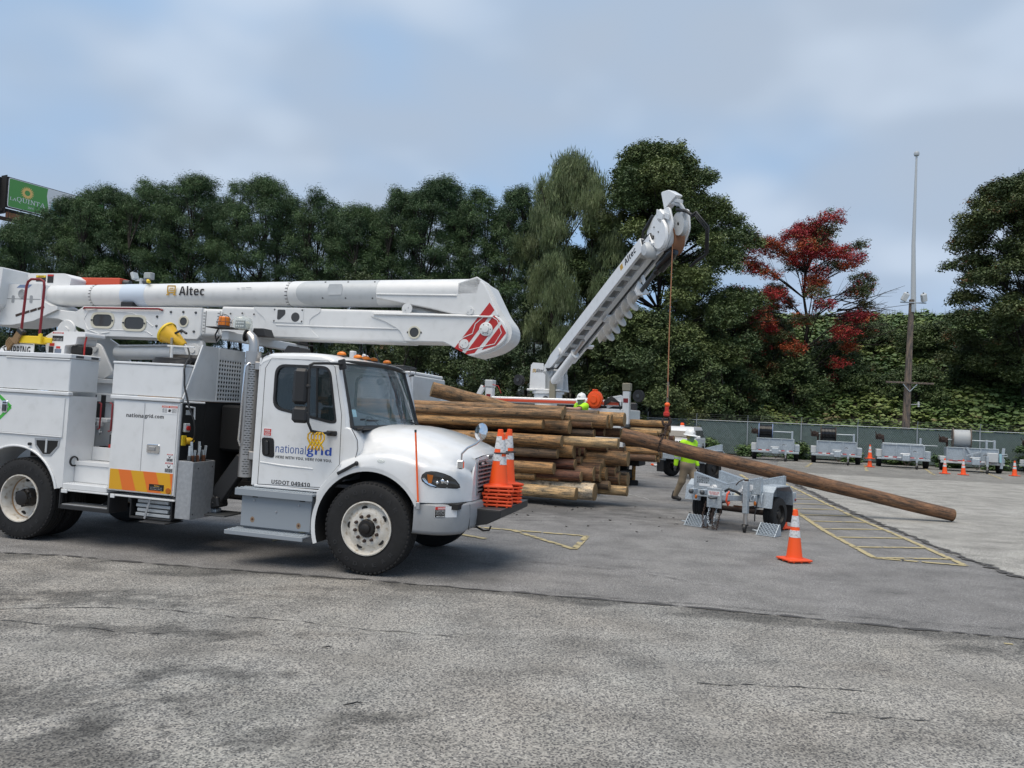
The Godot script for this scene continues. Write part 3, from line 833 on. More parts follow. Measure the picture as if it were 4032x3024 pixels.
func build_trees() -> void:
	var loc := [Color(0.044, 0.086, 0.034), Color(0.084, 0.142, 0.050)]
	var P := 1.823
	# [x, top, half width in a 2212 wide picture, distance, stems, crown base, density, label]
	var rowa := [
		[12, 492, 50, 64, 1, 0.2, 1.0, "dark leafy tree at the left edge under the billboard"],
		[150, 432, 70, 70, 2, 0.25, 1.0, "dark green tree partly covering the green billboard's right half"],
		[225, 405, 62, 67, 2, 0.3, 0.95, "dark green tree with pointed tufts just right of the billboard"],
		[318, 402, 58, 66, 2, 0.3, 0.85, "narrow dark tree between the billboard and the tall round-topped tree"],
		[415, 384, 68, 65, 3, 0.42, 0.8, "tall round-topped tree with dark forked trunks above the bucket truck's boom logo"],
		[560, 384, 74, 64, 3, 0.45, 0.72, "airy tree with thin forked trunks and sky between its branches"],
		[682, 420, 46, 63, 2, 0.42, 0.7, "slim airy tree with a small crown beside the lowest dip of the treeline"],
		[775, 448, 64, 62, 2, 0.3, 0.95, "low broad dark tree in the dip of the treeline"],
		[860, 415, 50, 61, 2, 0.3, 0.95, "dark tree forming the left shoulder of the broad middle crown"],
		[942, 392, 66, 60, 2, 0.3, 0.95, "tallest dark tree of the middle group behind the boom's striped elbow"],
		[1028, 410, 44, 59, 1, 0.3, 0.9, "dark tree left of the narrow sky gap in the middle of the treeline"],
		[1112, 412, 50, 58, 2, 0.3, 0.95, "dark tree right of the narrow sky gap beside the willow"]]
	for a in rowa:
		var z: float = a[3]; var px: float = a[0] * P
		tree("locust_tree", a[7], px_x(px, z, a[1] * P + 300.0), -z, px_y(px, a[1] * P, z), a[2] * P / 3028.0 * z * 1.55, {"stems": a[4] + 1, "cb": a[5] * 0.8, "dens": a[6] * 1.1, "cols": loc, "blobs": 50, "bs": 0.85, "mesh": "clump_fine", "flat": 0.55, "cs": 1.2, "tr": 0.007, "tufts": 22})
	var back := [[60, 470, 60, "left of the billboard's post"], [265, 425, 60, "behind the pointed-tuft tree"], [365, 425, 55, "left of the round-topped tree"], [485, 425, 60, "in the gap right of the round-topped tree"], [625, 425, 55, "right of the airy forked tree"], [725, 455, 60, "behind the lowest dip"], [815, 455, 55, "between the low broad tree and the middle group"], [900, 420, 55, "filling the middle group's centre"], [985, 425, 50, "right of the tallest middle tree"], [1085, 450, 45, "closing the narrow sky gap's foot"], [1175, 420, 60, "behind the willow's left side"]]
	for a in back:
		var z := 74.0; var px: float = a[0] * P
		tree("locust_tree", "darker back-row tree " + a[3], px_x(px, z, a[1] * P + 300.0), -z, px_y(px, a[1] * P, z), a[2] * P / 3028.0 * z * 1.4, {"stems": 2, "cb": 0.1, "dens": 0.9, "cols": loc, "blobs": 34, "bs": 0.95, "mesh": "clump_fine", "flat": 0.6, "cs": 1.5, "tr": 0.007, "tufts": 10})
	tree("willow_tree", "grey-green feathery willow with hanging strands left of the derrick boom", px_x(2250, 55, 900), -55.0, px_y(2250, 618, 55), 5.0, {"cb": 0.16, "stems": 3, "cols": [Color(0.080, 0.115, 0.044), Color(0.125, 0.160, 0.062)], "mesh": "clump_willow", "sy": 1.9, "flat": 1.2, "blobs": 46, "dens": 0.85, "bs": 0.66, "cs": 1.0})
	var oakc := [Color(0.062, 0.100, 0.032), Color(0.120, 0.155, 0.046)]
	tree("oak_tree", "big spreading oak behind the raised derrick boom, tallest crown of all", px_x(2600, 54, 1000), -54.0, px_y(2560, 590, 54), 6.6, {"cb": 0.10, "cols": oakc, "blobs": 60, "bs": 0.72, "dens": 1.1, "tufts": 34, "extra": [[Vector3(5.6, 14.2, 0.5), 1.0], [Vector3(6.6, 13.8, 0.3), 0.75], [Vector3(4.6, 12.8, 0.6), 1.1], [Vector3(-2.0, 19.2, 0.0), 1.4], [Vector3(4.4, 9.0, 1.5), 1.7], [Vector3(4.0, 5.6, 2.0), 1.8], [Vector3(1.0, 6.0, 3.0), 1.9], [Vector3(-1.5, 5.0, 3.0), 1.8]]})
	tree("oak_tree", "lower leafy oak under the winch line, olive tips on its branches", px_x(2560, 51, 1400), -51.0, px_y(2560, 1230, 51), 4.4, {"cb": 0.06, "cols": [Color(0.058, 0.092, 0.030), Color(0.125, 0.148, 0.045)], "blobs": 26, "bs": 0.8})
	var redc := [Color(0.055, 0.085, 0.026), Color(0.095, 0.090, 0.030), Color(0.36, 0.030, 0.026), Color(0.36, 0.075, 0.022), Color(0.30, 0.022, 0.032)]
	var rt := tree("maple_tree", "maple turning bright red on the bank, left of the wooden light pole", px_x(3180, 58, 1200), -58.0, px_y(3180, 878, 58), 5.9, {"cb": 0.10, "cols": redc, "alt": 0.55, "mix": 0.25, "blobs": 50, "bs": 0.48, "dens": 0.66, "cs": 0.8, "twigs": 4, "flat": 0.6, "tufts": 14})
	var bare := MB.new()
	for k in 26:
		var a := rnd(-0.5, 0.6)
		var s0 := Vector3(rnd(1.0, 3.0), rnd(3.5, 8.0), rnd(-1, 1))
		var e := s0 + Vector3(cos(a), sin(a) * 0.8 + 0.1, rnd(-0.4, 0.4)) * rnd(2.5, 4.6)
		var md := s0.lerp(e, 0.55) + Vector3(0, rnd(-0.2, 0.3), 0)
		bare.tube([s0, md, e], [0.05, 0.03, 0.008], 4, false)
		for j in 4:
			bare.tube([md.lerp(e, j * 0.22), md.lerp(e, j * 0.22) + Vector3(rnd(0.3, 1.1), rnd(-0.5, 0.7), rnd(-0.3, 0.3))], [0.016, 0.005], 3, false)
	part(rt, "bare_branches", bare, "bark")
	tree("maple_tree", "small reddish maple between the big oak and the red maple", px_x(2900, 56, 1300), -56.0, px_y(2900, 1130, 56), 2.8, {"cb": 0.1, "cols": redc, "alt": 0.3, "mix": 0.4, "cs": 0.85, "blobs": 18, "bs": 0.7, "dens": 0.8, "tufts": 8})
	tree("maple_tree", "large green maple with a few rusty leaves at the right edge", px_x(4040, 52, 1100), -52.0, px_y(3960, 690, 52), 5.7, {"cb": 0.10, "cols": [Color(0.055, 0.085, 0.028), Color(0.095, 0.118, 0.036), Color(0.15, 0.075, 0.026)], "alt": 0.0, "mix": 0.10, "blobs": 72, "bs": 0.62, "dens": 1.0, "flat": 0.5, "tufts": 30})
	# undergrowth: bushes one can tell apart along the foot of the trees
	var sh := [
		[20, 600, 130, 60], [210, 590, 130, 61], [420, 610, 120, 60], [600, 610, 120, 60], [780, 590, 140, 58], [930, 600, 140, 57], [1050, 640, 130, 56], [1150, 660, 130, 55], [1270, 690, 120, 53], [900, 690, 160, 53], [1080, 740, 150, 52], [1210, 760, 120, 51],
		[1330, 730, 110, 51], [1450, 720, 100, 50], [1530, 770, 110, 50], [1600, 690, 110, 57], [1680, 720, 120, 58], [1600, 800, 110, 53], [1720, 780, 120, 55], [1800, 740, 110, 60], [1850, 790, 110, 57], [1500, 640, 120, 58], [1880, 700, 110, 66], [2000, 700, 130, 62], [2110, 740, 130, 56], [2190, 690, 110, 58], [1980, 790, 110, 54], [1660, 640, 90, 62]]
	var shape := ["rounded dark bush", "ragged leafy bush", "low spreading bush", "tall upright bush"]
	for i in sh.size():
		var a: Array = sh[i]
		var z: float = a[3]; var px: float = a[0] * P
		var where := "left of the boom logo" if a[0] < 500 else ("behind the bucket truck's boom" if a[0] < 980 else ("behind the pole pile" if a[0] < 1300 else ("beside the winch line" if a[0] < 1560 else ("under the red maple" if a[0] < 1900 else "under the right-hand maple"))))
		var lbl := "%s %s, %s in the row counting from the left" % [shape[i % 4], where, ["first", "second", "third", "fourth", "fifth", "sixth", "seventh", "eighth", "ninth"][sh_rank(sh, i)]]
		var dk := 0.8 if a[0] < 1500 else 1.0
		tree("bush", lbl, px_x(px, z, a[1] * P + 100.0), -z, px_y(px, a[1] * P, z), a[2] * 0.55 * P / 3028.0 * z, {"cat": "bush", "group": "undergrowth along the fence", "cb": 0.0, "stems": 3, "blobs": 13, "bs": 1.15, "flat": 0.7, "cols": [Color(0.046, 0.080, 0.028) * dk, Color(0.085, 0.122, 0.038) * dk, Color(0.10, 0.06, 0.02)], "alt": 0.0, "mix": 0.03, "dens": 0.8, "tufts": 6, "pow": 1.1, "twigs": 1})
	# weeds at the foot of the fence
	for i in 9:
		var s: float = [-1.5, 0.8, 3.6, 6.4, 8.9, 11.4, 13.7, 15.2, -4.5][i]
		var p := FP + FU * s - FM * 0.7
		tree("fence_weed", ["leafy weed clump left of the first reel trailer", "weed clump at the fence behind the first reel trailer", "weed clump in the gap between the first two reel trailers", "weed clump under the second reel trailer's rear", "weed clump between the second and the empty reel trailer", "weed clump behind the empty reel trailer", "weed clump left of the white-reel trailer", "tall bright weeds right of the white-reel trailer", "leafy weed clump behind the pole trailers by the white car"][i], p.x, p.y, [0.9, 0.6, 0.9, 0.5, 0.8, 0.6, 0.7, 1.5, 1.1][i], rnd(0.8, 1.3), {"cat": "weed", "group": "weeds along the fence foot", "cb": 0.0, "blobs": 6, "dens": 0.9, "cs": 0.55, "bs": 1.1, "mesh": "clump_big", "tr": 0.006, "cols": [Color(0.05, 0.10, 0.03), Color(0.09, 0.14, 0.04)]})
func sh_rank(sh: Array, i: int) -> int:
	var grp := func(v: float) -> int: return 0 if v < 500 else (1 if v < 980 else (2 if v < 1300 else (3 if v < 1560 else (4 if v < 1900 else 5))))
	var c := 0
	for k in sh.size():
		if k != i and grp.call(sh[k][0]) == grp.call(sh[i][0]) and sh[k][0] < sh[i][0]: c += 1
	return mini(c, 8)

func build_fence() -> void:
	var t := thing("chain_link_fence", "grey-green screened chain-link fence with barbed wire along the bank", "fence", Vector3(FP.x, 0, FP.y), -atan2(FU.y, FU.x))
	var s0 := -45.0; var s1 := 24.0; var bay := 3.05
	var post := MB.new().cyl(Vector3(0, -0.02, 0), Vector3(0, 2.1, 0), 0.035, 8).tube([Vector3(0, 2.1, 0), Vector3(0.02, 2.45, 0.1)], 0.02, 6).done()
	var scr := MB.new().box(Vector3(bay / 2, 1.04, -0.045), Vector3(bay - 0.01, 1.92, 0.006), 0.001).done()
	var k := 0
	var s := s0
	while s < s1:
		part(t, "post", post, "fence_steel").position = Vector3(s, 0, 0)
		var sp := part(t, "screen_panel", scr, "fence_screen"); sp.position = Vector3(s, 0, 0)
		# chain link wires crossing in front of the screen
		if s > -6.0:
			var w := MB.new()
			for j in range(-18, 28):
				for dirx in [1.0, -1.0]:
					var xa := j * 0.11; var xb: float = xa + 1.92 * 0.7 * dirx
					var pa := Vector3(xa, 0.08, -0.036); var pb := Vector3(xb, 2.0, -0.036)
					var fa := 0.0; var fb := 1.0
					var dx: float = pb.x - pa.x
					var ta: float = (0.0 - pa.x) / dx; var tb: float = (bay - pa.x) / dx
					fa = maxf(0.0, minf(ta, tb)); fb = minf(1.0, maxf(ta, tb))
					if fb - fa < 0.02: continue
					var a := pa.lerp(pb, fa); var b := pa.lerp(pb, fb)
					w.quad(a + Vector3(-0.003, 0, 0), a + Vector3(0.003, 0, 0), b + Vector3(0.003, 0, 0), b + Vector3(-0.003, 0, 0), Vector3.BACK)
			part(t, "wire_mesh", w, "fence_steel").position = Vector3(s, 0, 0)
		s += bay; k += 1
	part(t, "top_rail", MB.new().cyl(Vector3(s0, 2.06, 0), Vector3(s, 2.06, 0), 0.024, 8), "fence_steel")
	for q in [[2.18, 0.025], [2.30, 0.06], [2.42, 0.09]]:
		part(t, "barbed_wire", MB.new().cyl(Vector3(s0, q[0], q[1]), Vector3(s, q[0], q[1]), 0.006, 4), "steel_dark")

func build_far_things() -> void:
	# billboard
	var z := 95.0
	var t := thing("billboard", "green hotel billboard with yellow sun above the trees", "billboard", Vector3(px_x(28, 95.0, 750.0), 0.0, -95.0), deg_to_rad(62.0))
	var y0 := px_y(28, 815, 95.0) - t.position.y; var h := (815.0 - 692.0) / 3028.0 * 95.0
	var wd := 13.0
	part(t, "panel", MB.new().b2(0, y0, -0.3, wd, y0 + h, -0.02, 0.03), "black_matte")
	part(t, "poster", MB.new().prism(rr(0.12, y0 + 0.1, wd - 0.1, y0 + h - 0.1, 0.25), 0.0, 0.03), "white_flat")
	part(t, "poster_print", MB.new().prism(rr(0.2, y0 + 0.17, wd - 0.17, y0 + h - 0.17, 0.22), 0.032, 0.036), "billboard_green")
	var k: float = h / 3.86
	part(t, "print_building", MB.new().prism(pv([5.0, y0 + h * 0.96, 8.6, y0 + h * 0.96, 9.2, y0 + h * 0.62, 10.6, y0 + h * 0.45, 10.6, y0 + 0.5, 5.3, y0 + 0.5, 4.9, y0 + h * 0.7]), 0.037, 0.041), "white_flat")
	part(t, "print_pool", MB.new().prism(pv([5.3, y0 + 0.45, 11.0, y0 + 0.45, 10.6, y0 + h * 0.46, 9.0, y0 + h * 0.58, 5.6, y0 + h * 0.55]), 0.042, 0.045), "billboard_blue")
	var sunp := PackedVector2Array()
	for i in 40: sunp.append(Vector2(2.45, y0 + h * 0.62) + Vector2.from_angle(TAU * i / 40.0) * (0.86 if i % 2 == 0 else 0.56) * k)
	part(t, "sun_emblem", MB.new().ringplate(sunp, circ(2.45, y0 + h * 0.62, 0.34 * k, 20), 0.037, 0.042), "sun_yellow")
	text(t, "lettering", "LA", 0.35, y0 + h * 0.265, 1.15, y0 + h * 0.36, 0.045, "white_flat", false, true)
	text(t, "lettering", "QUINTA", 1.2, y0 + h * 0.23, 4.75, y0 + h * 0.42, 0.045, "white_flat", false, true)
	text(t, "lettering", "INN", 2.6, y0 + h * 0.12, 3.35, y0 + h * 0.185, 0.045, "white_flat", false, true)
	part(t, "frame", MB.new().b2(-3.2, y0 - 0.4, -1.6, -0.05, y0 + h, -1.2, 0.02).b2(-0.3, y0 - 0.5, -1.2, wd, y0 - 0.1, -0.3, 0.02).b2(-0.1, y0 - 0.8, -1.3, 0.0, y0 + h + 0.2, -0.1, 0.02), "black_matte")
	part(t, "catwalk_boards", MB.new().b2(0.2, y0 - 1.35, -0.4, wd, y0 - 0.15, -0.32, 0.01), "plywood")
	part(t, "catwalk", MB.new().b2(-3.2, y0 - 1.55, -1.0, wd, y0 - 1.4, 0.7, 0.02), "dark_rust")
	var rail := MB.new()
	for i in 9: rail.bar(Vector3(i * 1.5, y0 - 1.4, 0.65), Vector3(i * 1.5, y0 - 0.5, 0.65), 0.05, 0.05, 0.0)
	rail.bar(Vector3(0, y0 - 0.55, 0.65), Vector3(wd, y0 - 0.55, 0.65), 0.04, 0.04, 0.0)
	part(t, "railing", rail, "dark_rust")
	for xx in [3.0, 9.0]: part(t, "column", MB.new().cyl(Vector3(xx, -0.5, -0.9), Vector3(xx, y0 - 1.4, -0.9), 0.45, 14), "steel_dark")
	# wooden light pole
	var pz := 44.5
	var bx := px_x(3562, pz, 1740); var gy := ground_h(bx, -pz)
	var lp := thing("light_pole", "weathered wooden light pole with two floodlights and a crossarm", "light pole", Vector3(bx, gy, -pz))
	var th := px_y(3590, 1180, pz) - gy
	var lean := px_x(3590, pz, 1180) - bx
	part(lp, "pole", MB.new().tube([Vector3(0, -0.3, 0), Vector3(lean * 0.5, th * 0.5, 0), Vector3(lean, th, 0)], [0.24, 0.19, 0.14], 14, true, 1.0, 1.0), "weathered_wood")
	var ch := px_y(3573, 1508, pz) - gy; var cx := lean * ch / th
	part(lp, "crossarm", MB.new().box(Vector3(cx, ch, 0.22), Vector3(2.75, 0.10, 0.1), 0.01), "weathered_wood")
	part(lp, "crossarm_brace", MB.new().bar(Vector3(cx - 0.4, ch - 0.08, 0.25), Vector3(cx, ch - 0.5, 0.22), 0.02, 0.04, 0).bar(Vector3(cx + 0.4, ch - 0.08, 0.25), Vector3(cx, ch - 0.5, 0.22), 0.02, 0.04, 0), "galvanised")
	part(lp, "lamp_bracket", MB.new().box(Vector3(lean, th - 0.2, 0.18), Vector3(1.5, 0.07, 0.07), 0.01).b2(lean - 0.1, th - 0.75, 0.15, lean + 0.1, th - 0.3, 0.22, 0.01), "galvanised")
	for sd in [-1.0, 1.0]:
		var B := Basis(Vector3.BACK, sd * 0.35) * Basis(Vector3.RIGHT, 0.4)
		var fl := part(lp, "floodlight", MB.new().box(Vector3(0, 0.25, 0), Vector3(0.32, 0.5, 0.22), 0.05), "grey_white")
		fl.transform = Transform3D(B, Vector3(lean + sd * 0.62, th - 0.12, 0.2))
		part(fl, "lens", MB.new().box(Vector3(0, 0.25, 0.115), Vector3(0.26, 0.42, 0.02), 0.008), "led")
		part(fl, "cap", MB.new().cyl(Vector3(0, 0.5, 0), Vector3(0, 0.56, 0), 0.04, 8), "steel_dark")
	var iy := px_y(3605, 1595, pz) - gy
	part(lp, "insulator", MB.new().lathe([Vector2(0.02, 0.3), Vector2(0.07, 0.26), Vector2(0.04, 0.2), Vector2(0.09, 0.14), Vector2(0.05, 0.08), Vector2(0.06, 0)], Vector3(lean * iy / th + 0.62, iy - 0.1, 0.1), Vector3.UP, 10).cyl(Vector3(lean * iy / th, iy, 0.1), Vector3(lean * iy / th + 0.6, iy + 0.05, 0.1), 0.02, 6), "grey_white")
	# tall steel mast behind
	var mz := 82.0
	var mx := px_x(3598, mz, 1250); var my := ground_h(mx, -mz)
	var ms := thing("lamp_mast", "tall thin grey steel mast with a small round lamp on top", "lamp mast", Vector3(mx, my, -mz))
	var mh := px_y(3609, 615, mz) - my
	part(ms, "mast", MB.new().tube([Vector3(0, -1, 0), Vector3(-0.2, mh * 0.5, 0), Vector3(px_x(3609, mz, 615) - mx, mh, 0)], [0.32, 0.2, 0.10], 12), "grey_white")
	part(ms, "lamp_head", MB.new().lathe([Vector2(0.02, 0.55), Vector2(0.25, 0.45), Vector2(0.30, 0.25), Vector2(0.24, 0.05), Vector2(0.1, 0)], Vector3(px_x(3609, mz, 615) - mx, mh, 0), Vector3.UP, 14), "grey_white")
	# overhead wire from the light pole past the red maple
	var wp := []
	for i in 13:
		var f := i / 12.0
		wp.append(Vector3(bx + lean - 0.1, gy + th - 0.3, -pz + 0.2).lerp(Vector3(px_x(2400, 60.0, 1280), px_y(2400, 1280, 60.0), -60.0), f) - Vector3(0, sin(f * PI) * 0.5, 0))
	top("overhead_wire", MB.new().tube(wp, 0.014, 5), "black_plastic", "thin overhead wire running from the wooden light pole towards the oak", "wire")
	# buildings glimpsed between the trees
	for b in [["long low pale green building glimpsed between trunks behind the pole pile", 1850.0, 2350.0, 1285.0, 105.0, 5.0], ["small pale box building on the skyline left of the red maple", 2775.0, 2845.0, 1205.0, 110.0, 12.0]]:
		var zz: float = b[4]
		var xa := px_x(b[1], zz, b[3]); var xb := px_x(b[2], zz, b[3]); var ty := px_y((b[1] + b[2]) / 2, b[3], zz)
		var g := ground_h((xa + xb) / 2, -zz) - 0.5
		var bt := thing("building", b[0], "building", Vector3((xa + xb) / 2, g, -zz), 0.0)
		var w2 := (xb - xa) / 2
		part(bt, "wall", MB.new().b2(-w2, 0, -8, w2, ty - g, 0, 0.02), "far_wall")
		part(bt, "roof", MB.new().b2(-w2 - 0.2, ty - g + 0.01, -8.2, w2 + 0.2, ty - g + 0.35, 0.2, 0.02), "grey_white")
		var nwin := maxi(2, int(w2))
		for i in nwin:
			var wx := lerpf(-w2 + 1.0, w2 - 1.0, (i + 0.5) / nwin)
			part(bt, "window", MB.new().b2(wx - 0.6, ty - g - 2.4, 0.0, wx + 0.6, ty - g - 1.0, 0.04, 0.01), "smoked")
const LOGS_A := [[1.45, 0.28, -16.16, 0.137, 5, 11], [1.85, 0.32, -16.28, 0.185, 6, 11.5], [2.58, 0.33, -16.63, 0.111, 5, 11], [2.19, 0.44, -16.58, 0.099, 7, 11], [2.64, 0.56, -16.96, 0.163, 2, 11], [2.44, 0.59, -16.83, 0.147, 3, 11], [0.97, 0.77, -16.36, 0.125, 1, 11], [1.03, 0.89, -16.69, 0.12, 4, 11], [1.04, 1.09, -16.4, 0.107, 7, 11], [1.4, 1.15, -16.54, 0.159, 8, 11], [1.11, 1.36, -16.3, 0.125, 1, 12], [2.29, 1.36, -16.18, 0.113, 5, 12.5], [0.71, 1.7, -16.46, 0.101, 0, 11.5], [1.29, 1.66, -16.59, 0.151, 2, 11], [1.1, 1.92, -16.3, 0.107, 2, 12], [1.17, 2.01, -16.6, 0.108, 2, 12], [1.93, 1.95, -16.89, 0.096, 7, 11], [2.1, 1.82, -16.54, 0.148, 2, 11], [2.2, 1.81, -16.68, 0.161, 8, 11], [2.49, 1.87, -16.78, 0.154, 0, 11], [1.78, 1.74, -16.6, 0.091, 3, 11], [1.29, 1.83, -16.69, 0.088, 8, 11], [1.83, 1.54, -16.65, 0.095, 7, 11], [2.07, 1.57, -16.84, 0.088, 4, 11], [2.45, 1.57, -16.97, 0.111, 3, 11], [1.53, 1.14, -16.7, 0.098, 4, 11], [1.67, 1.13, -16.86, 0.099, 4, 11], [2.59, 1.02, -16.7, 0.164, 2, 11], [1.43, 0.87, -16.49, 0.115, 4, 11], [1.58, 0.94, -16.68, 0.098, 3, 11], [2.09, 0.85, -16.76, 0.154, 2, 11], [2.0, 0.77, -16.58, 0.152, 3, 11], [1.84, 0.69, -16.43, 0.158, 3, 11], [1.55, 0.63, -16.3, 0.114, 4, 11], [1.98, 0.62, -16.55, 0.116, 3, 11], [2.35, 0.73, -16.8, 0.121, 3, 11], [2.13, 0.68, -16.67, 0.142, 8, 11], [0.59, 0.57, -16.55, 0.079, 0, 11], [1.1, 0.58, -16.48, 0.079, 1, 11], [1.8, 0.47, -16.52, 0.083, 6, 11], [1.83, 0.99, -16.93, 0.085, 8, 11], [2.13, 1.27, -16.74, 0.095, 3, 11], [2.56, 1.17, -17.0, 0.104, 3, 11], [1.47, 0.24, -16.73, 0.124, 3, 10.5], [1.0, 1.31, -16.92, 0.118, 3, 10.5], [0.84, 1.59, -16.91, 0.104, 3, 10.5], [2.44, 0.76, -17.04, 0.104, 1, 10.5]]
const LOGS_B := [[4.38, 1.8, -21.37, 0.092, 0, 2.4], [4.48, 1.66, -21.52, 0.099, 3, 2.4], [4.23, 1.58, -21.43, 0.089, 5, 2.4], [4.44, 1.55, -21.51, 0.092, 1, 2.4], [4.11, 1.52, -21.41, 0.089, 0, 2.4], [4.61, 1.39, -21.56, 0.093, 4, 2.4], [4.42, 1.38, -21.47, 0.079, 1, 2.4], [4.16, 1.02, -21.41, 0.099, 1, 2.4], [4.09, 0.83, -21.41, 0.105, 3, 2.4], [4.2, 0.82, -21.51, 0.102, 1, 2.4], [4.28, 0.92, -21.57, 0.103, 3, 2.4], [4.14, 1.26, -21.51, 0.103, 8, 2.4], [4.4, 1.18, -21.5, 0.096, 2, 2.4]]

# ---------- poles ----------
func ordinal(n: int) -> String:
	var suf := "th"
	if n % 100 < 11 or n % 100 > 13: suf = {1: "st", 2: "nd", 3: "rd"}.get(n % 10, "th")
	return "%d%s" % [n, suf]
const TONES := ["golden", "honey-brown", "mid-brown", "dark brown", "reddish dark", "pale tan", "bleached whitish", "grey-brown", "amber brown"]
func log_pole(called: String, a: Vector3, b: Vector3, ra: float, rb: float, tone: int, label: String, group := "") -> Node3D:
	# a is the end that shows; the log runs on to b
	var t := thing(called, label, "utility pole", a, 0.0, group)
	var d := b - a; var L := d.length()
	var pts := []; var rad := []
	var n := 9
	for i in n:
		var f := i / float(n - 1)
		pts.append(d * f + Vector3(0, rnd(-0.008, 0.008), rnd(-0.006, 0.006)))
		rad.append(lerpf(ra, rb, f) * rnd(0.985, 1.015))
	rad[0] = ra * 0.985
	var m := MB.new()
	var q0: Vector3 = pts[0]
	pts[0] = q0 + d.normalized() * 0.012
	m.tube(pts, rad, 18, false, 1.0, L / 5.0)
	var off := rng.randf(); var ang := rng.randf()
	for i in m.t.size(): m.t[i] += Vector2(ang, off)
	part(t, "trunk", m, "wood%d" % tone)
	for e in 2:
		var c: Vector3 = V if e == 0 else pts[n - 1]
		var ax := (-d if e == 0 else d).normalized()
		var r: float = ra if e == 0 else rb
		var s := ax.cross(Vector3.UP).normalized(); var w := s.cross(ax).normalized()
		var cm := MB.new()
		var ring := []
		for k in 18: ring.append(c + (s * cos(TAU * k / 18.0) + w * sin(TAU * k / 18.0)) * r * 0.975)
		cm.fan(ring)
		# uv centred on the heart of the log
		for i in cm.v.size():
			var p: Vector3 = cm.v[i] - c
			cm.t[i] = Vector2(0.5 + p.dot(s) / (2.2 * r), 0.5 + p.dot(w) / (2.2 * r))
		cm.tube([c - ax * 0.012, c], [r * 0.992, r * 0.975], 18, false)
		part(t, "cut_end", cm, "wood_end")
	return t
func chain(pts: Array, link := 0.07, wire := 0.009) -> MB:
	var m := MB.new()
	var c := Curve3D.new()
	for p in pts: c.add_point(p)
	var n := int(c.get_baked_length() / (link * 0.72))
	for i in n:
		var p := c.sample_baked(i * link * 0.72); var q := c.sample_baked(i * link * 0.72 + 0.02)
		var d := (q - p).normalized()
		if d.length() < 0.5: d = Vector3.DOWN
		var s := d.cross(Vector3(0.31, 0.2, 0.93)).normalized()
		if i % 2: s = s.cross(d).normalized()
		var ring := []
		for k in 9:
			var a := TAU * k / 8.0
			ring.append(p + d * cos(a) * link * 0.5 + s * sin(a) * link * 0.30)
		m.tube(ring, wire, 5, false)
	return m
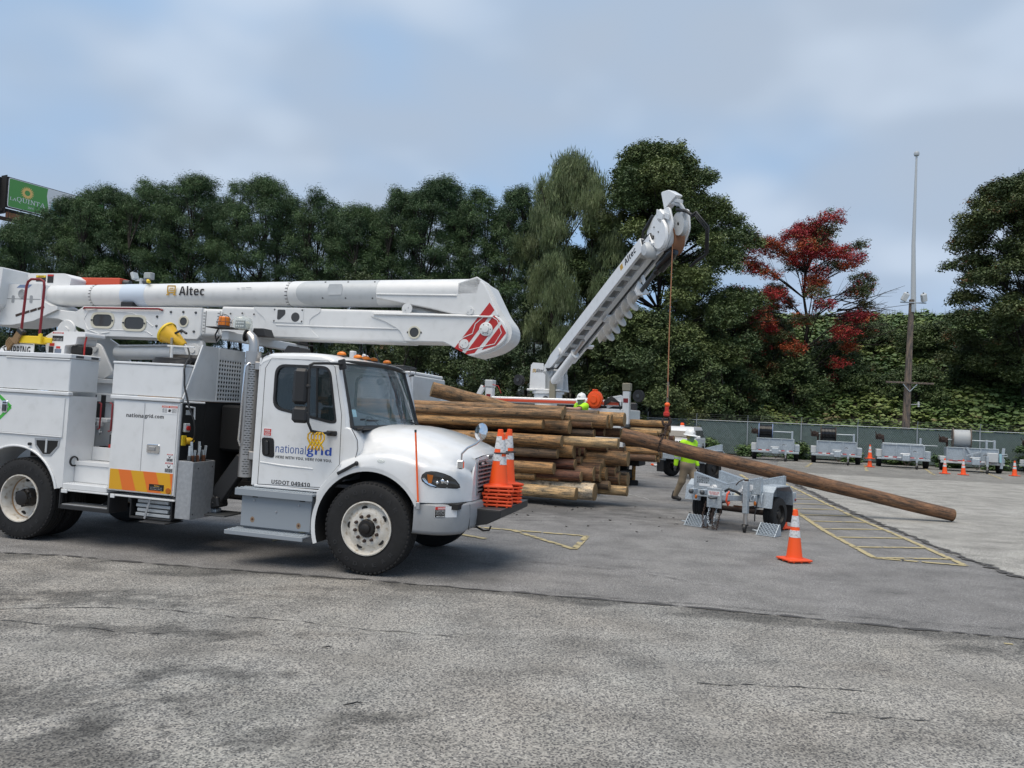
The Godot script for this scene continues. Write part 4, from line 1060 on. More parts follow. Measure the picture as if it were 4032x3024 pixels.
func build_piles() -> void:
	var D := Vector3(cos(deg_to_rad(22.0)), 0, sin(deg_to_rad(22.0)))
	var N := Vector3(-D.z, 0, D.x)
	# x, y, z, radius, tone, length: the cut end of each pole of the near pile
	var A := LOGS_A
	var order := range(A.size())
	order.sort_custom(func(i, j): return A[i][1] > A[j][1])
	for k in order.size():
		var l: Array = A[order[k]]
		var a := Vector3(l[0], l[1], l[2])
		var b: Vector3 = a - D * l[5] + Vector3(0, rnd(-0.02, 0.02), 0)
		log_pole("utility_pole", a, b, l[3], l[3] * rnd(0.86, 1.0), l[4], "%s pole whose cut end is the %s highest in the near pile" % [TONES[l[4]], ordinal(k + 1)], "poles stacked in the near pile")
	var Bq := LOGS_B
	order = range(Bq.size())
	order.sort_custom(func(i, j): return Bq[i][1] > Bq[j][1])
	for k in order.size():
		var l: Array = Bq[order[k]]
		var a := Vector3(l[0], l[1], l[2])
		log_pole("utility_pole", a, a - D * l[5], l[3], l[3] * rnd(0.86, 1.0), l[4], "%s pole, %s highest cut end in the far stack left of the white car" % [TONES[l[4]], ordinal(k + 1)], "poles stacked in the far stack")
	# timbers the piles lie on
	for i in 2:
		var c: Vector3 = Vector3(1.2, 0, -16.9) - D * [1.9, 8.2][i]
		top("dunnage_timber", MB.new().bar(c + N * 0.9 + Vector3(0, 0.065, 0), c - N * 1.3 + Vector3(0, 0.065, 0), 0.2, 0.13, 0.01), "weathered_wood", ["thick cross timber under the right end of the near pole pile", "thick cross timber under the hidden left end of the near pole pile"][i], "timber", "timbers under the pole piles")
	for i in 2:
		var c: Vector3 = Vector3(3.75, 0, -21.7) - D * [0.5, 1.8][i]
		var rk := thing("pole_bunk", ["low black steel bunk under the far pole stack's right end", "low black steel bunk under the far pole stack's left end"][i], "bunk", c, -deg_to_rad(22.0), "timbers under the pole piles")
		part(rk, "beam", MB.new().b2(-0.12, 0.2, -0.9, 0.12, 0.42, 0.8), "black_matte")
		for zz in [-0.8, 0.7]: part(rk, "leg", MB.new().b2(-0.1, 0, zz - 0.1, 0.1, 0.2, zz + 0.1), "black_matte")
	# wooden stake standing in front of the far stack
	var st := thing("stake", "orange-brown wooden stake standing upright at the pile's right end", "stake", Vector3(3.62, 0.0, -22.3), 0.1)
	part(st, "shaft", MB.new().box(Vector3(0, 0.65, 0), Vector3(0.095, 1.02, 0.085), 0.008), "stake_wood")
	part(st, "foot_block", MB.new().b2(-0.12, 0, -0.1, 0.12, 0.138, 0.1, 0.01), "black_matte")
	part(st, "point", MB.new().lathe([Vector2(0.055, 0.06), Vector2(0.045, 0.09)], Vector3(0, 1.05, 0), Vector3.UP, 4), "stake_wood")
	# the pole being lifted, the winch line's hook and chain
	log_pole("utility_pole", Vector3(9.466, 0.138, -16.4), Vector3(2.41, 1.535, -16.72), 0.136, 0.158, 3, "long dark brown pole lifted at one end, its tip resting on the asphalt", "")
	log_pole("utility_pole", Vector3(-2.24, 2.49, -21.5), Vector3(1.6, 1.72, -22.4), 0.215, 0.15, 2, "thick brown pole slanting down behind the top of the near pile", "")
	var ch := thing("lifting_chain", "rusty steel chain looped round the lifted pole under the hook", "chain", Vector3(3.24, 1.37, -16.68))
	part(ch, "links", chain([Vector3(0.18, 0.46, -0.24), Vector3(0.13, 0.26, -0.06), Vector3(0.04, 0.15, 0.09), Vector3(-0.02, 0.05, 0.165), Vector3(-0.03, -0.12, 0.12), Vector3(-0.02, -0.175, -0.02)]), "dark_rust")
	var lp := []
	for k in 13: lp.append(Vector3(0.06, 0.16, 0.04) + Vector3(0.07 * cos(TAU * k / 12.0), 0.07 * sin(TAU * k / 12.0), 0))
	part(ch, "ring", MB.new().tube(lp, 0.012, 6, false), "dark_rust")

# ---------- derrick ----------
func auger_mesh(a: Vector3, b: Vector3, r: float, turns: float, rs: float) -> MB:
	var d := (b - a).normalized(); var s := d.cross(Vector3.UP).normalized(); var w := s.cross(d)
	var n := int(turns * 22)
	var o := []; var i0 := []; var o2 := []; var i2 := []
	for k in n + 1:
		var f := float(k) / n; var an := f * turns * TAU
		var c := a.lerp(b, f); var q := s * cos(an) + w * sin(an)
		o.append(c + q * r); i0.append(c + q * rs); o2.append(c + q * r + d * 0.02); i2.append(c + q * rs + d * 0.02)
	var m := MB.new()
	m.grid([PackedVector3Array(o), PackedVector3Array(i0)]); m.grid([PackedVector3Array(i2), PackedVector3Array(o2)]); m.grid([PackedVector3Array(o2), PackedVector3Array(o)])
	return m
func build_derrick() -> void:
	var t := thing("derrick_truck", "white digger derrick truck with raised boom and auger behind the pole pile", "truck", Vector3(1.12, 0, -23.5), deg_to_rad(-22.0))
	t.scale = Vector3(0.875, 1.02, 0.875)
	var inv := t.transform.affine_inverse()
	var body := part(t, "body", MB.new().b2(-1.7, 0.95, -1.2, 3.0, 2.12, 1.2, 0.02), "white_paint")
	part(body, "stripe", MB.new().b2(-1.68, 2.22, 1.16, 2.85, 2.30, 1.215, 0.005), "orange_beam")
	part(t, "boom_rest_beam", MB.new().b2(-1.7, 2.19, 0.9, 2.9, 2.36, 1.20, 0.03), "white_paint")
	part(t, "rear_rail", MB.new().b2(-1.7, 2.13, -1.2, 2.9, 2.35, -1.0, 0.03).b2(0.7, 2.13, 0.4, 2.9, 2.20, 1.1, 0.01), "black_plastic")
	part(t, "chassis", MB.new().b2(-5.6, 0.55, -0.5, 3.4, 0.95, 0.5, 0.02), "black_matte")
	for xx in [-4.4, 1.0, 2.2]:
		for zz in [-1.0, 1.0]:
			var w := part(t, "wheel", MB.new().lathe([Vector2(0.28, -0.14), Vector2(0.5, -0.14), Vector2(0.525, -0.1), Vector2(0.525, 0.1), Vector2(0.5, 0.14), Vector2(0.28, 0.14)], Vector3(xx, 0.525, zz), Vector3.BACK, 24), "rubber")
			part(w, "rim", MB.new().lathe([Vector2(0.28, 0.13), Vector2(0.25, 0.06), Vector2(0.1, 0.08), Vector2(0.0, 0.1)], Vector3(xx, 0.525, zz), Vector3.BACK * signf(zz), 16), "wheel_white")
	var cab := part(t, "cab", MB.new().prism(rp([-5.7, 0.9, 0.1, -3.6, 0.9, 0.05, -3.6, 2.3, 0.12, -4.6, 2.3, 0.1, -4.9, 1.7, 0.08, -5.6, 1.5, 0.15]), -1.1, 1.1, 0.03), "white_paint")
	part(cab, "window", MB.new().prism(rr(-4.6, 1.65, -3.85, 2.15, 0.06), 1.101, 1.11), "smoked")
	# outrigger legs and pods that stick up over the pile
	for q in [[-1.75, 2.62, 0.13], [3.05, 2.62, 0.11]]:
		var lg := part(t, "outrigger", MB.new().b2(q[0] - q[2], 1.70, 0.95, q[0] + q[2], q[1], 1.2, 0.02), "white_paint")
		part(lg, "cap", MB.new().b2(q[0] - q[2] - 0.02, q[1] + 0.002, 0.93, q[0] + q[2] + 0.02, q[1] + 0.22, 1.22, 0.02), "grease" if q[0] > 0 else "grey_white")
		part(lg, "foot", MB.new().b2(q[0] - q[2] - 0.02, 1.62, 0.93, q[0] + q[2] + 0.02, 1.70, 1.22, 0.01), "steel_dark")
		part(lg, "decal", MB.new().b2(q[0] - 0.08, 2.3, 1.202, q[0] + 0.08, 2.42, 1.206, 0.0), "dark_red")
	var ol := part(t, "outrigger_arm", MB.new().bar(Vector3(-2.3, 2.15, 1.1), Vector3(-2.0, 2.65, 1.1), 0.12, 0.16, 0.01).bar(Vector3(-2.15, 2.3, 1.1), Vector3(-1.8, 2.25, 1.1), 0.1, 0.2, 0.01), "white_paint")
	part(ol, "hose", MB.new().tube([Vector3(-2.0, 2.62, 1.15), Vector3(-1.7, 2.72, 1.2), Vector3(-1.4, 2.66, 1.2), Vector3(-1.3, 2.45, 1.15)], 0.014, 6), "red")
	for xy in [[-0.72, 2.86, 0.16], [3.42, 2.50, 0.17]]:
		var sp := part(t, "hose_reel", MB.new().lathe([Vector2(0.03, -0.12), Vector2(xy[2], -0.12), Vector2(xy[2], -0.09), Vector2(xy[2] * 0.7, -0.08), Vector2(xy[2] * 0.7, 0.08), Vector2(xy[2], 0.09), Vector2(xy[2], 0.12), Vector2(0.03, 0.12)], Vector3(xy[0], xy[1], 1.0), Vector3.BACK, 18), "black_plastic")
		part(sp, "hub", MB.new().cyl(Vector3(xy[0], xy[1], 1.1), Vector3(xy[0], xy[1], 1.15), 0.05, 10), "steel_dark")
	var drum := part(t, "cable_drum", MB.new().lathe([Vector2(0.0, 0.16), Vector2(0.10, 0.16), Vector2(0.11, 0.12), Vector2(0.20, 0.11), Vector2(0.21, 0.05), Vector2(0.245, 0.045), Vector2(0.25, -0.12), Vector2(0.0, -0.12)], Vector3(2.05, 2.36, 1.28), Vector3.BACK, 28), "cone_orange")
	part(drum, "lug", MB.new().b2(1.97, 2.60, 1.22, 2.13, 2.64, 1.34, 0.008), "cone_orange")
	part(t, "folded_jib", MB.new().bar(Vector3(2.4, 2.20, 1.1), Vector3(2.95, 2.42, 1.1), 0.14, 0.18, 0.02).bar(Vector3(2.45, 2.40, 1.15), Vector3(2.9, 2.48, 1.15), 0.05, 0.06, 0.01), "white_paint")
	var hz := MB.new()
	for i in 5: hz.tube([Vector3(2.35, 2.2 + i * 0.03, 1.22), Vector3(2.6, 2.34 + i * 0.03, 1.28), Vector3(2.85, 2.3, 1.25), Vector3(2.88, 2.1, 1.2)], 0.018, 6)
	part(t, "hoses", hz, "black_plastic")
	part(t, "white_cover", MB.new().prism(rr(1.4, 2.12, 1.75, 2.36, 0.12), 1.2, 1.24, 0.005), "white_flat")
	part(t, "work_light", MB.new().lathe([Vector2(0.0, 0.08), Vector2(0.09, 0.08), Vector2(0.11, 0.05), Vector2(0.11, 0.0), Vector2(0.03, -0.05)], Vector3(0.18, 2.32, 0.75), Vector3.BACK, 18), "black_gloss")
	# turret
	var ped := part(t, "pedestal", MB.new().lathe([Vector2(0.46, 1.9), Vector2(0.46, 2.36), Vector2(0.50, 2.38), Vector2(0.50, 2.50), Vector2(0.56, 2.51), Vector2(0.56, 2.57), Vector2(0.50, 2.58)], Vector3(0, 0, 0), Vector3.UP, 28), "white_paint")
	part(ped, "collar", MB.new().b2(-0.62, 2.585, -0.5, 0.6, 2.64, 0.5, 0.01), "white_paint")
	var tu := part(t, "turret", MB.new().prism(pv([-0.56, 2.645, 0.02, 2.645, 0.0, 3.05, -0.06, 3.12, -0.08, 3.40, -0.46, 3.42, -0.54, 3.34]), 0.36, 0.40).prism(pv([-0.5, 2.645, 0.6, 2.645, 0.55, 3.1, 0.3, 3.4, -0.3, 3.42]), -0.40, -0.36).prism(pv([0.28, 2.645, 0.6, 2.645, 0.62, 3.15, 0.42, 3.16, 0.40, 2.9]), 0.2, 0.3), "white_paint")
	part(tu, "inner_plate", MB.new().b2(-0.3, 2.645, -0.2, 0.3, 3.2, 0.2, 0.02), "grey_white")
	text(tu, "lettering", "Altec", -0.34, 3.13, -0.06, 3.24, 0.405, "line_black", true)
	altec_mark(tu, -0.46, 3.12, 0.11, 0.405)
	# boom
	var pb := inv * at(2178, 1440, 23.5); var tip := inv * at(2632, 862, 18.7)
	var bx := (tip - pb).normalized(); var bz := Vector3.UP.cross(bx).normalized() * 1.0
	bz = bx.cross(Vector3.UP).normalized()
	var byv := bz.cross(bx).normalized()
	var BT := Transform3D(Basis(bx, byv * 1.3, bz * 1.3), pb)
	var BL := pb.distance_to(tip)
	var bm := MB.new()
	bm.prism(pv([-0.1, -0.12, 0.3, -0.18, BL * 0.86, -0.18, BL * 0.86, 0.10, 0.4, 0.10, -0.1, 0.02]), 0.20, 0.225, 0.004)   # web facing the camera
	bm.b2(0.3, 0.08, -0.37, BL * 0.86, 0.10, 0.20, 0.004)     # top plate
	bm.b2(0.3, -0.18, 0.15, BL * 0.86, -0.165, 0.20, 0.003)   # lower flange
	bm.b2(0.0, -0.10, -0.36, BL * 0.9, 0.07, -0.06, 0.01)     # inner box
	bm.b2(0.3, -0.185, -0.20, BL * 0.90, -0.13, -0.05, 0.004) # flat bar
	bm.b2(0.6, -0.20, -0.37, BL * 0.92, -0.14, -0.30, 0.004)  # rail
	var boom := part(t, "boom", bm, "white_paint"); boom.transform = BT
	var rung := MB.new().b2(-0.08, -0.178, -0.05, 0.08, -0.155, 0.15, 0.003).done()
	for i in 12: part(boom, "rung", rung, "grey_white").position = Vector3(0.55 + i * (BL * 0.86 - 0.8) / 11.0, 0, 0)
	part(boom, "channel", MB.new().b2(0.4, -0.15, -0.30, BL * 0.9, -0.13, -0.20, 0.002), "steel_dark")
	part(boom, "lettering_base", MB.new().b2(BL * 0.70, -0.05, 0.2255, BL * 0.72, 0.06, 0.2262, 0.0), "gold")
	text(boom, "lettering", "Altec", BL * 0.735, -0.06, BL * 0.82, 0.07, 0.229, "line_black", true)
	part(boom, "clamp", MB.new().b2(BL * 0.42, -0.25, -0.42, BL * 0.46, -0.19, -0.15, 0.005).b2(BL * 0.22, -0.24, -0.48, BL * 0.24, -0.2, -0.3, 0.005), "white_paint")
	part(boom, "pulley", MB.new().cyl(Vector3(0.95, -0.08, 0.226), Vector3(0.95, -0.08, 0.27), 0.09, 14), "white_paint")
	part(boom, "pivot_arm", MB.new().prism(pv([-0.35, -0.35, 0.1, -0.30, 0.5, -0.05, 0.45, 0.12, -0.05, 0.08]), -0.3, -0.26).prism(pv([-0.35, -0.35, 0.1, -0.30, 0.5, -0.05, 0.45, 0.12, -0.05, 0.08]), 0.12, 0.16), "grey_white")
	var hose := MB.new()
	for i in 5: hose.tube([Vector3(-0.15, -0.1 + i * 0.02, 0.17), Vector3(0.15, -0.16, 0.24 + i * 0.01), Vector3(0.5, -0.30, 0.16 - i * 0.03), Vector3(0.8, -0.26, 0.1)], 0.016, 6)
	part(boom, "hoses", hose, "black_plastic")
	# boom head with winch
	var e := BL * 0.86
	var hd := MB.new()
	hd.b2(e, -0.24, -0.15, e + 0.5, 0.06, 0.12, 0.02)
	hd.prism(rp([e + 0.0, -0.1, 0.02, e + 0.1, -0.34, 0.05, e + 0.5, -0.42, 0.1, e + 0.95, -0.2, 0.1, e + 1.0, 0.15, 0.1, e + 0.5, 0.30, 0.12, e + 0.1, 0.2, 0.05]), 0.12, 0.16, 0.006)
	hd.prism(rp([e + 0.05, -0.2, 0.02, e + 0.5, -0.36, 0.1, e + 0.9, -0.2, 0.1, e + 1.05, 0.15, 0.1, e + 0.5, 0.32, 0.12]), -0.3, -0.26, 0.006)
	hd.bar(Vector3(e + 0.6, 0.28, 0.17), Vector3(e + 0.95, -0.05, 0.2), 0.03, 0.1, 0.004)
	hd.prism(rp([e + 0.75, 0.25, 0.03, e + 1.25, 0.22, 0.05, e + 1.05, 0.46, 0.04, e + 0.8, 0.58, 0.05]), -0.05, 0.1, 0.01)
	var head := part(t, "boom_head", hd, "white_paint"); head.transform = BT * Transform3D(Basis.from_scale(Vector3(1.22, 1.15, 1.15)), Vector3(-e * 0.22, -0.02, -0.12))
	part(head, "winch_guard", MB.new().lathe([Vector2(0.0, 0.03), Vector2(0.26, 0.03), Vector2(0.29, 0.0), Vector2(0.29, -0.02), Vector2(0, -0.02)], Vector3(e + 0.52, -0.12, 0.20), Vector3.BACK, 24), "white_paint")
	part(head, "winch_drum", MB.new().cyl(Vector3(e + 0.50, -0.16, -0.24), Vector3(e + 0.50, -0.16, 0.11), 0.24, 20), "grey_white")
	part(head, "rope_coil", MB.new().cyl(Vector3(e + 0.50, -0.18, -0.22), Vector3(e + 0.50, -0.18, 0.02), 0.265, 20), "rope")
	part(head, "motor", MB.new().lathe([Vector2(0.0, 0.16), Vector2(0.10, 0.15), Vector2(0.15, 0.08), Vector2(0.15, -0.1), Vector2(0.08, -0.14)], Vector3(e + 0.12, -0.22, 0.22), Vector3.BACK, 16), "grey_white")
	part(head, "sheave", MB.new().lathe([Vector2(0.03, 0.05), Vector2(0.2, 0.05), Vector2(0.17, 0.02), Vector2(0.17, -0.02), Vector2(0.2, -0.05), Vector2(0.03, -0.05)], Vector3(e + 0.92, -0.14, -0.05), Vector3.BACK, 22), "grey_white")
	part(head, "gear_case", MB.new().box(Vector3(e + 0.18, -0.1, 0.22), Vector3(0.3, 0.24, 0.12), 0.03).box(Vector3(e + 0.72, 0.1, 0.19), Vector3(0.22, 0.2, 0.08), 0.02, Basis(Vector3.BACK, 0.5)).box(Vector3(e + 0.3, 0.2, 0.0), Vector3(0.5, 0.1, 0.2), 0.02), "white_paint")
	for k in 6: part(head, "bolt", MB.new().lathe([Vector2(0.018, 0), Vector2(0, 0.02)], Vector3(e + 0.1 + k * 0.09, -0.05 + 0.1 * sin(k * 2.0), 0.285 if k < 3 else 0.235), Vector3.BACK, 7), "steel_dark")
	part(head, "pole_guide", MB.new().tube([Vector3(e + 0.95, 0.28, 0.05), Vector3(e + 1.15, 0.1, 0.0), Vector3(e + 1.16, -0.06, -0.05), Vector3(e + 1.05, -0.14, -0.08)], 0.045, 9).bar(Vector3(e + 0.85, 0.42, 0.06), Vector3(e + 1.3, 0.05, 0.06), 0.03, 0.06, 0.004), "grey_white")
	part(head, "bar_yellow", MB.new().bar(Vector3(e - 0.45, 0.2, -0.1), Vector3(e + 0.2, 0.24, -0.1), 0.03, 0.04, 0.003), "grease")
	var hh := MB.new()
	for i in 3:
		var o := i * 0.045
		hh.tube([Vector3(e + 0.6, 0.1, -0.3), Vector3(e + 1.0 + o, 0.06, -0.4), Vector3(e + 1.1 + o, -0.3, -0.5), Vector3(e + 0.8 + o, -0.62, -0.55), Vector3(e + 0.3 + o, -0.55, -0.52)], 0.02, 6)
	hh.tube([Vector3(e - 0.3, 0.17, 0.05), Vector3(e + 0.0, 0.26, 0.17), Vector3(e + 0.2, 0.24, 0.2), Vector3(e + 0.42, 0.33, 0.15)], 0.028, 7)
	hh.tube([Vector3(e - 0.1, 0.0, 0.2), Vector3(e + 0.15, 0.02, 0.26), Vector3(e + 0.3, 0.0, 0.24), Vector3(e + 0.34, -0.12, 0.24)], 0.03, 7)
	hh.tube([Vector3(e + 1.0, 0.1, 0.0), Vector3(e + 1.25, -0.1, 0.0), Vector3(e + 1.3, -0.2, -0.06)], 0.03, 7)
	part(head, "hydraulic_lines", hh, "black_plastic").set_meta("kind", "stuff")
	# auger hung under the boom
	var at0: Vector3 = inv * at(2655, 985, 18.7); var a1: Vector3 = inv * at(2582, 1072, 19.3); var a2: Vector3 = inv * at(2540, 1125, 19.7); var a3: Vector3 = inv * at(2515, 1160, 20.0); var a4: Vector3 = inv * at(2378, 1335, 21.3)
	part(t, "auger_motor", MB.new().tube([at0, at0.lerp(a1, 0.15), at0.lerp(a1, 0.75), at0.lerp(a1, 0.8), a1], [0.14, 0.17, 0.17, 0.11, 0.10], 16), "black_gloss")
	part(t, "auger_shaft", MB.new().tube([a1, a2, a3], [0.07, 0.06, 0.07], 12), "steel_dark")
	var au := part(t, "auger", MB.new().tube([a3, a4], [0.065, 0.06], 12), "auger_paint")
	part(au, "flight", auger_mesh(a3.lerp(a4, 0.04), a4, 0.255, 5.6, 0.06), "auger_paint")
	part(au, "teeth", MB.new().lathe([Vector2(0.02, 0.1), Vector2(0.1, 0.02), Vector2(0.06, 0)], a4 - (a4 - a3).normalized() * 0.02, (a4 - a3).normalized(), 7), "grease")
	part(t, "auger_bracket", MB.new().prism(rp([-0.26, -0.05, 0.02, 0.2, -0.16, 0.02, 0.26, 0.0, 0.02, 0.05, 0.3, 0.03]), -0.03, 0.03, 0.005, Transform3D(Basis(bz, byv, bx), a3.lerp(a2, 0.4) - bz * 0.02)).bar(a2 + byv * 0.3, a2 - byv * 0.05, 0.06, 0.1), "white_paint")
	# lift cylinder
	var c0 := inv * at(2178, 1505, 23.0); var c1 := inv * at(2262, 1395, 22.3); var c2 := inv * at(2298, 1340, 21.9)
	part(t, "lift_cylinder", MB.new().tube([c0, c0.lerp(c1, 0.08), c1, c1.lerp(c2, 0.05)], [0.10, 0.13, 0.13, 0.15], 18), "white_paint")
	part(t, "cylinder_rod", MB.new().cyl(c1, c2, 0.06, 12), "stainless")
	part(t, "cylinder_clevis", MB.new().prism(rp([-0.1, -0.5, 0.02, 0.1, -0.5, 0.02, 0.11, 0.05, 0.05, -0.11, 0.05, 0.05]), -0.08, 0.08, 0.01, Transform3D(Basis(), c0)), "grease")
	# winch line, separate from the truck: it hangs free
	var wl := thing("winch_line", "orange-brown winch rope hanging from the derrick boom tip to a red hook", "rope", Vector3(3.43, 1.80, -16.95))
	part(wl, "rope", MB.new().tube([Vector3(0.36, 4.42, -1.75), Vector3(0.15, 2.2, -0.75), Vector3(0.01, 0.60, 0)], 0.014, 7), "rope")
	part(wl, "rope_splice", MB.new().tube([Vector3(0.045, 0.95, -0.16), Vector3(0.01, 0.46, 0)], 0.024, 8), "weathered_wood")
	part(wl, "thimble", MB.new().ball(Vector3(0.01, 0.44, 0), Vector3(0.062, 0.05, 0.05), 12, 8), "fluor_orange")
	part(wl, "swivel_block", MB.new().b2(-0.038, 0.24, -0.035, 0.042, 0.40, 0.035, 0.012).lathe([Vector2(0.03, 0.0), Vector2(0.07, 0.03), Vector2(0.07, 0.10), Vector2(0.03, 0.12)], Vector3(0, 0.17, 0), Vector3.UP, 12), "sign_red")
	var hk := []
	for k in 12:
		var a := lerpf(1.2, -4.0, k / 11.0)
		hk.append(Vector3(0.0 + cos(a) * 0.085, 0.08 + sin(a) * 0.10, 0))
	part(wl, "hook", MB.new().tube(hk, [0.025, 0.03, 0.034, 0.036, 0.038, 0.038, 0.036, 0.034, 0.03, 0.026, 0.02, 0.01], 9), "dark_rust")
func altec_mark(parent: Node, x: float, y: float, s: float, z: float, B := Basis(), o := V) -> void:
	var m := MB.new(); var xf := Transform3D(B, o)
	m.ringplate(rr(x, y + s * 0.22, x + s, y + s, s * 0.12), rr(x + s * 0.14, y + s * 0.36, x + s * 0.86, y + s * 0.86, s * 0.05), z, z + 0.003, xf)
	m.prism(pv([x + s * 0.28, y + s * 0.46, x + s * 0.86, y + s * 0.46, x + s * 0.86, y + s * 0.56, x + s * 0.28, y + s * 0.56]), z, z + 0.002, 0.0, xf)
	m.prism(pv([x + s * 0.28, y + s * 0.66, x + s * 0.72, y + s * 0.66, x + s * 0.72, y + s * 0.76, x + s * 0.28, y + s * 0.76]), z, z + 0.002, 0.0, xf)
	m.prism(pv([x - s * 0.05, y, x + s * 0.28, y, x + s * 0.28, y + s * 0.12, x - s * 0.05, y + s * 0.12]), z, z + 0.002, 0.0, xf)
	m.prism(pv([x + s * 0.72, y, x + s * 1.05, y, x + s * 1.05, y + s * 0.12, x + s * 0.72, y + s * 0.12]), z, z + 0.002, 0.0, xf)
	m.prism(pv([x + s * 0.05, y + s * 0.1, x + s * 0.2, y + s * 0.1, x + s * 0.2, y + s * 0.24, x + s * 0.05, y + s * 0.24]), z, z + 0.0025, 0.0, xf)
	m.prism(pv([x + s * 0.8, y + s * 0.1, x + s * 0.95, y + s * 0.1, x + s * 0.95, y + s * 0.24, x + s * 0.8, y + s * 0.24]), z, z + 0.0025, 0.0, xf)
	part(parent, "maker_emblem", m, "gold")

func build_back_truck() -> void:
	var t := thing("utility_truck", "white utility truck parked behind the near pole pile, beacon on its rack", "truck", Vector3(-3.35, 0, -23.0), deg_to_rad(-14.0))
	t.scale = Vector3.ONE * 1.26
	part(t, "chassis", MB.new().b2(-3.4, 0.5, -0.45, 0.8, 0.85, 0.45, 0.02), "black_matte")
	for xx in [-2.6, 0.1]:
		for zz in [-0.95, 0.95]:
			var w := part(t, "wheel", MB.new().lathe([Vector2(0.26, -0.13), Vector2(0.46, -0.13), Vector2(0.48, -0.09), Vector2(0.48, 0.09), Vector2(0.46, 0.13), Vector2(0.26, 0.13)], Vector3(xx, 0.48, zz), Vector3.BACK, 22), "rubber")
			part(w, "rim", MB.new().lathe([Vector2(0.26, 0.12), Vector2(0.23, 0.05), Vector2(0.0, 0.08)], Vector3(xx, 0.48, zz), Vector3.BACK * signf(zz), 16), "wheel_white")
	var cab := part(t, "cab", MB.new().prism(rp([-3.9, 0.7, 0.1, -1.2, 0.7, 0.05, -1.2, 2.42, 0.15, -2.5, 2.42, 0.15, -2.9, 1.75, 0.1, -3.8, 1.6, 0.15]), -1.0, 1.0, 0.04), "white_paint")
	part(cab, "window", MB.new().prism(rp([-2.75, 1.72, 0.05, -1.5, 1.72, 0.08, -1.5, 2.25, 0.1, -2.4, 2.25, 0.1]), 1.001, 1.01), "smoked")
	part(cab, "windscreen", MB.new().prism(pv([-2.93, 1.78, -2.9, 1.78, -2.5, 2.38, -2.53, 2.38]), -0.9, 0.9), "smoked")
	for i in 5: part(cab, "roof_lamp", MB.new().ball(Vector3(-2.35, 2.45, -0.7 + i * 0.35), Vector3(0.06, 0.035, 0.045), 10, 6), "amber")
	var body := part(t, "body", MB.new().b2(-1.0, 0.8, -1.1, 0.75, 2.28, 1.1, 0.03), "white_paint")
	var lv := MB.new().b2(-0.02, -0.012, 0, 0.30, 0.012, 0.012, 0.003).done()
	for c in 2:
		for r in 16: part(body, "louvre", lv, "white_paint").position = Vector3(-0.40 + c * 0.38, 1.55 + r * 0.045, 1.101)
	part(t, "roof_rack", MB.new().b2(-0.35, 2.29, -1.0, 0.72, 2.36, 1.08, 0.02), "white_flat")
	part(t, "rack_post", MB.new().b2(-0.82, 2.0, 0.95, -0.70, 2.78, 1.08, 0.015).bar(Vector3(-0.44, 2.7, 1.02), Vector3(-0.62, 2.3, 1.02), 0.1, 0.12, 0.01).b2(-0.85, 2.1, 0.98, -0.45, 2.2, 1.15, 0.01), "white_flat")
	part(t, "beacon", MB.new().lathe([Vector2(0.0, 0.26), Vector2(0.08, 0.255), Vector2(0.10, 0.2), Vector2(0.10, 0.0), Vector2(0, 0)], Vector3(-0.38, 2.24, 1.18), Vector3.UP, 16), "amber")
	part(t, "spot_lamp", MB.new().lathe([Vector2(0.0, 0.06), Vector2(0.07, 0.05), Vector2(0.075, -0.02), Vector2(0.03, -0.08)], Vector3(-0.75, 1.95, 1.2), Vector3.BACK, 14).lathe([Vector2(0.0, 0.06), Vector2(0.08, 0.05), Vector2(0.085, -0.02), Vector2(0.03, -0.1)], Vector3(0.02, 2.1, 1.2), Vector3(0.6, -0.4, 0.69).normalized(), 14), "black_plastic")
	part(t, "roof_box", MB.new().b2(-0.2, 2.37, 0.2, 0.45, 2.5, 0.9, 0.02), "black_plastic")
	for i in 9:
		var gx := 0.12 + i * 0.07
		var l := rnd(0.35, 0.75)
		var g := part(t, "wire_grip", chain([Vector3(gx, 2.3 - rnd(0, 0.15), 1.16), Vector3(gx + rnd(-0.03, 0.03), 2.25 - l, 1.18)], 0.11, 0.012), "steel_dark" if i % 2 else "aluminium")
		part(g, "jaw", MB.new().box(Vector3(gx, 2.2 - l, 1.18), Vector3(0.05, 0.14, 0.04), 0.01, Basis(Vector3.BACK, rnd(-0.5, 0.5))), "steel_dark")
	var bk := MB.new()
	for i in 5: bk.bar(Vector3(0.3 + i * 0.13, 2.3, 1.12), Vector3(0.3 + i * 0.13, 2.42, 1.12), 0.012, 0.012, 0)
	bk.bar(Vector3(0.3, 2.42, 1.12), Vector3(0.85, 2.42, 1.12), 0.012, 0.012, 0)
	part(t, "wire_basket", bk, "steel_dark")

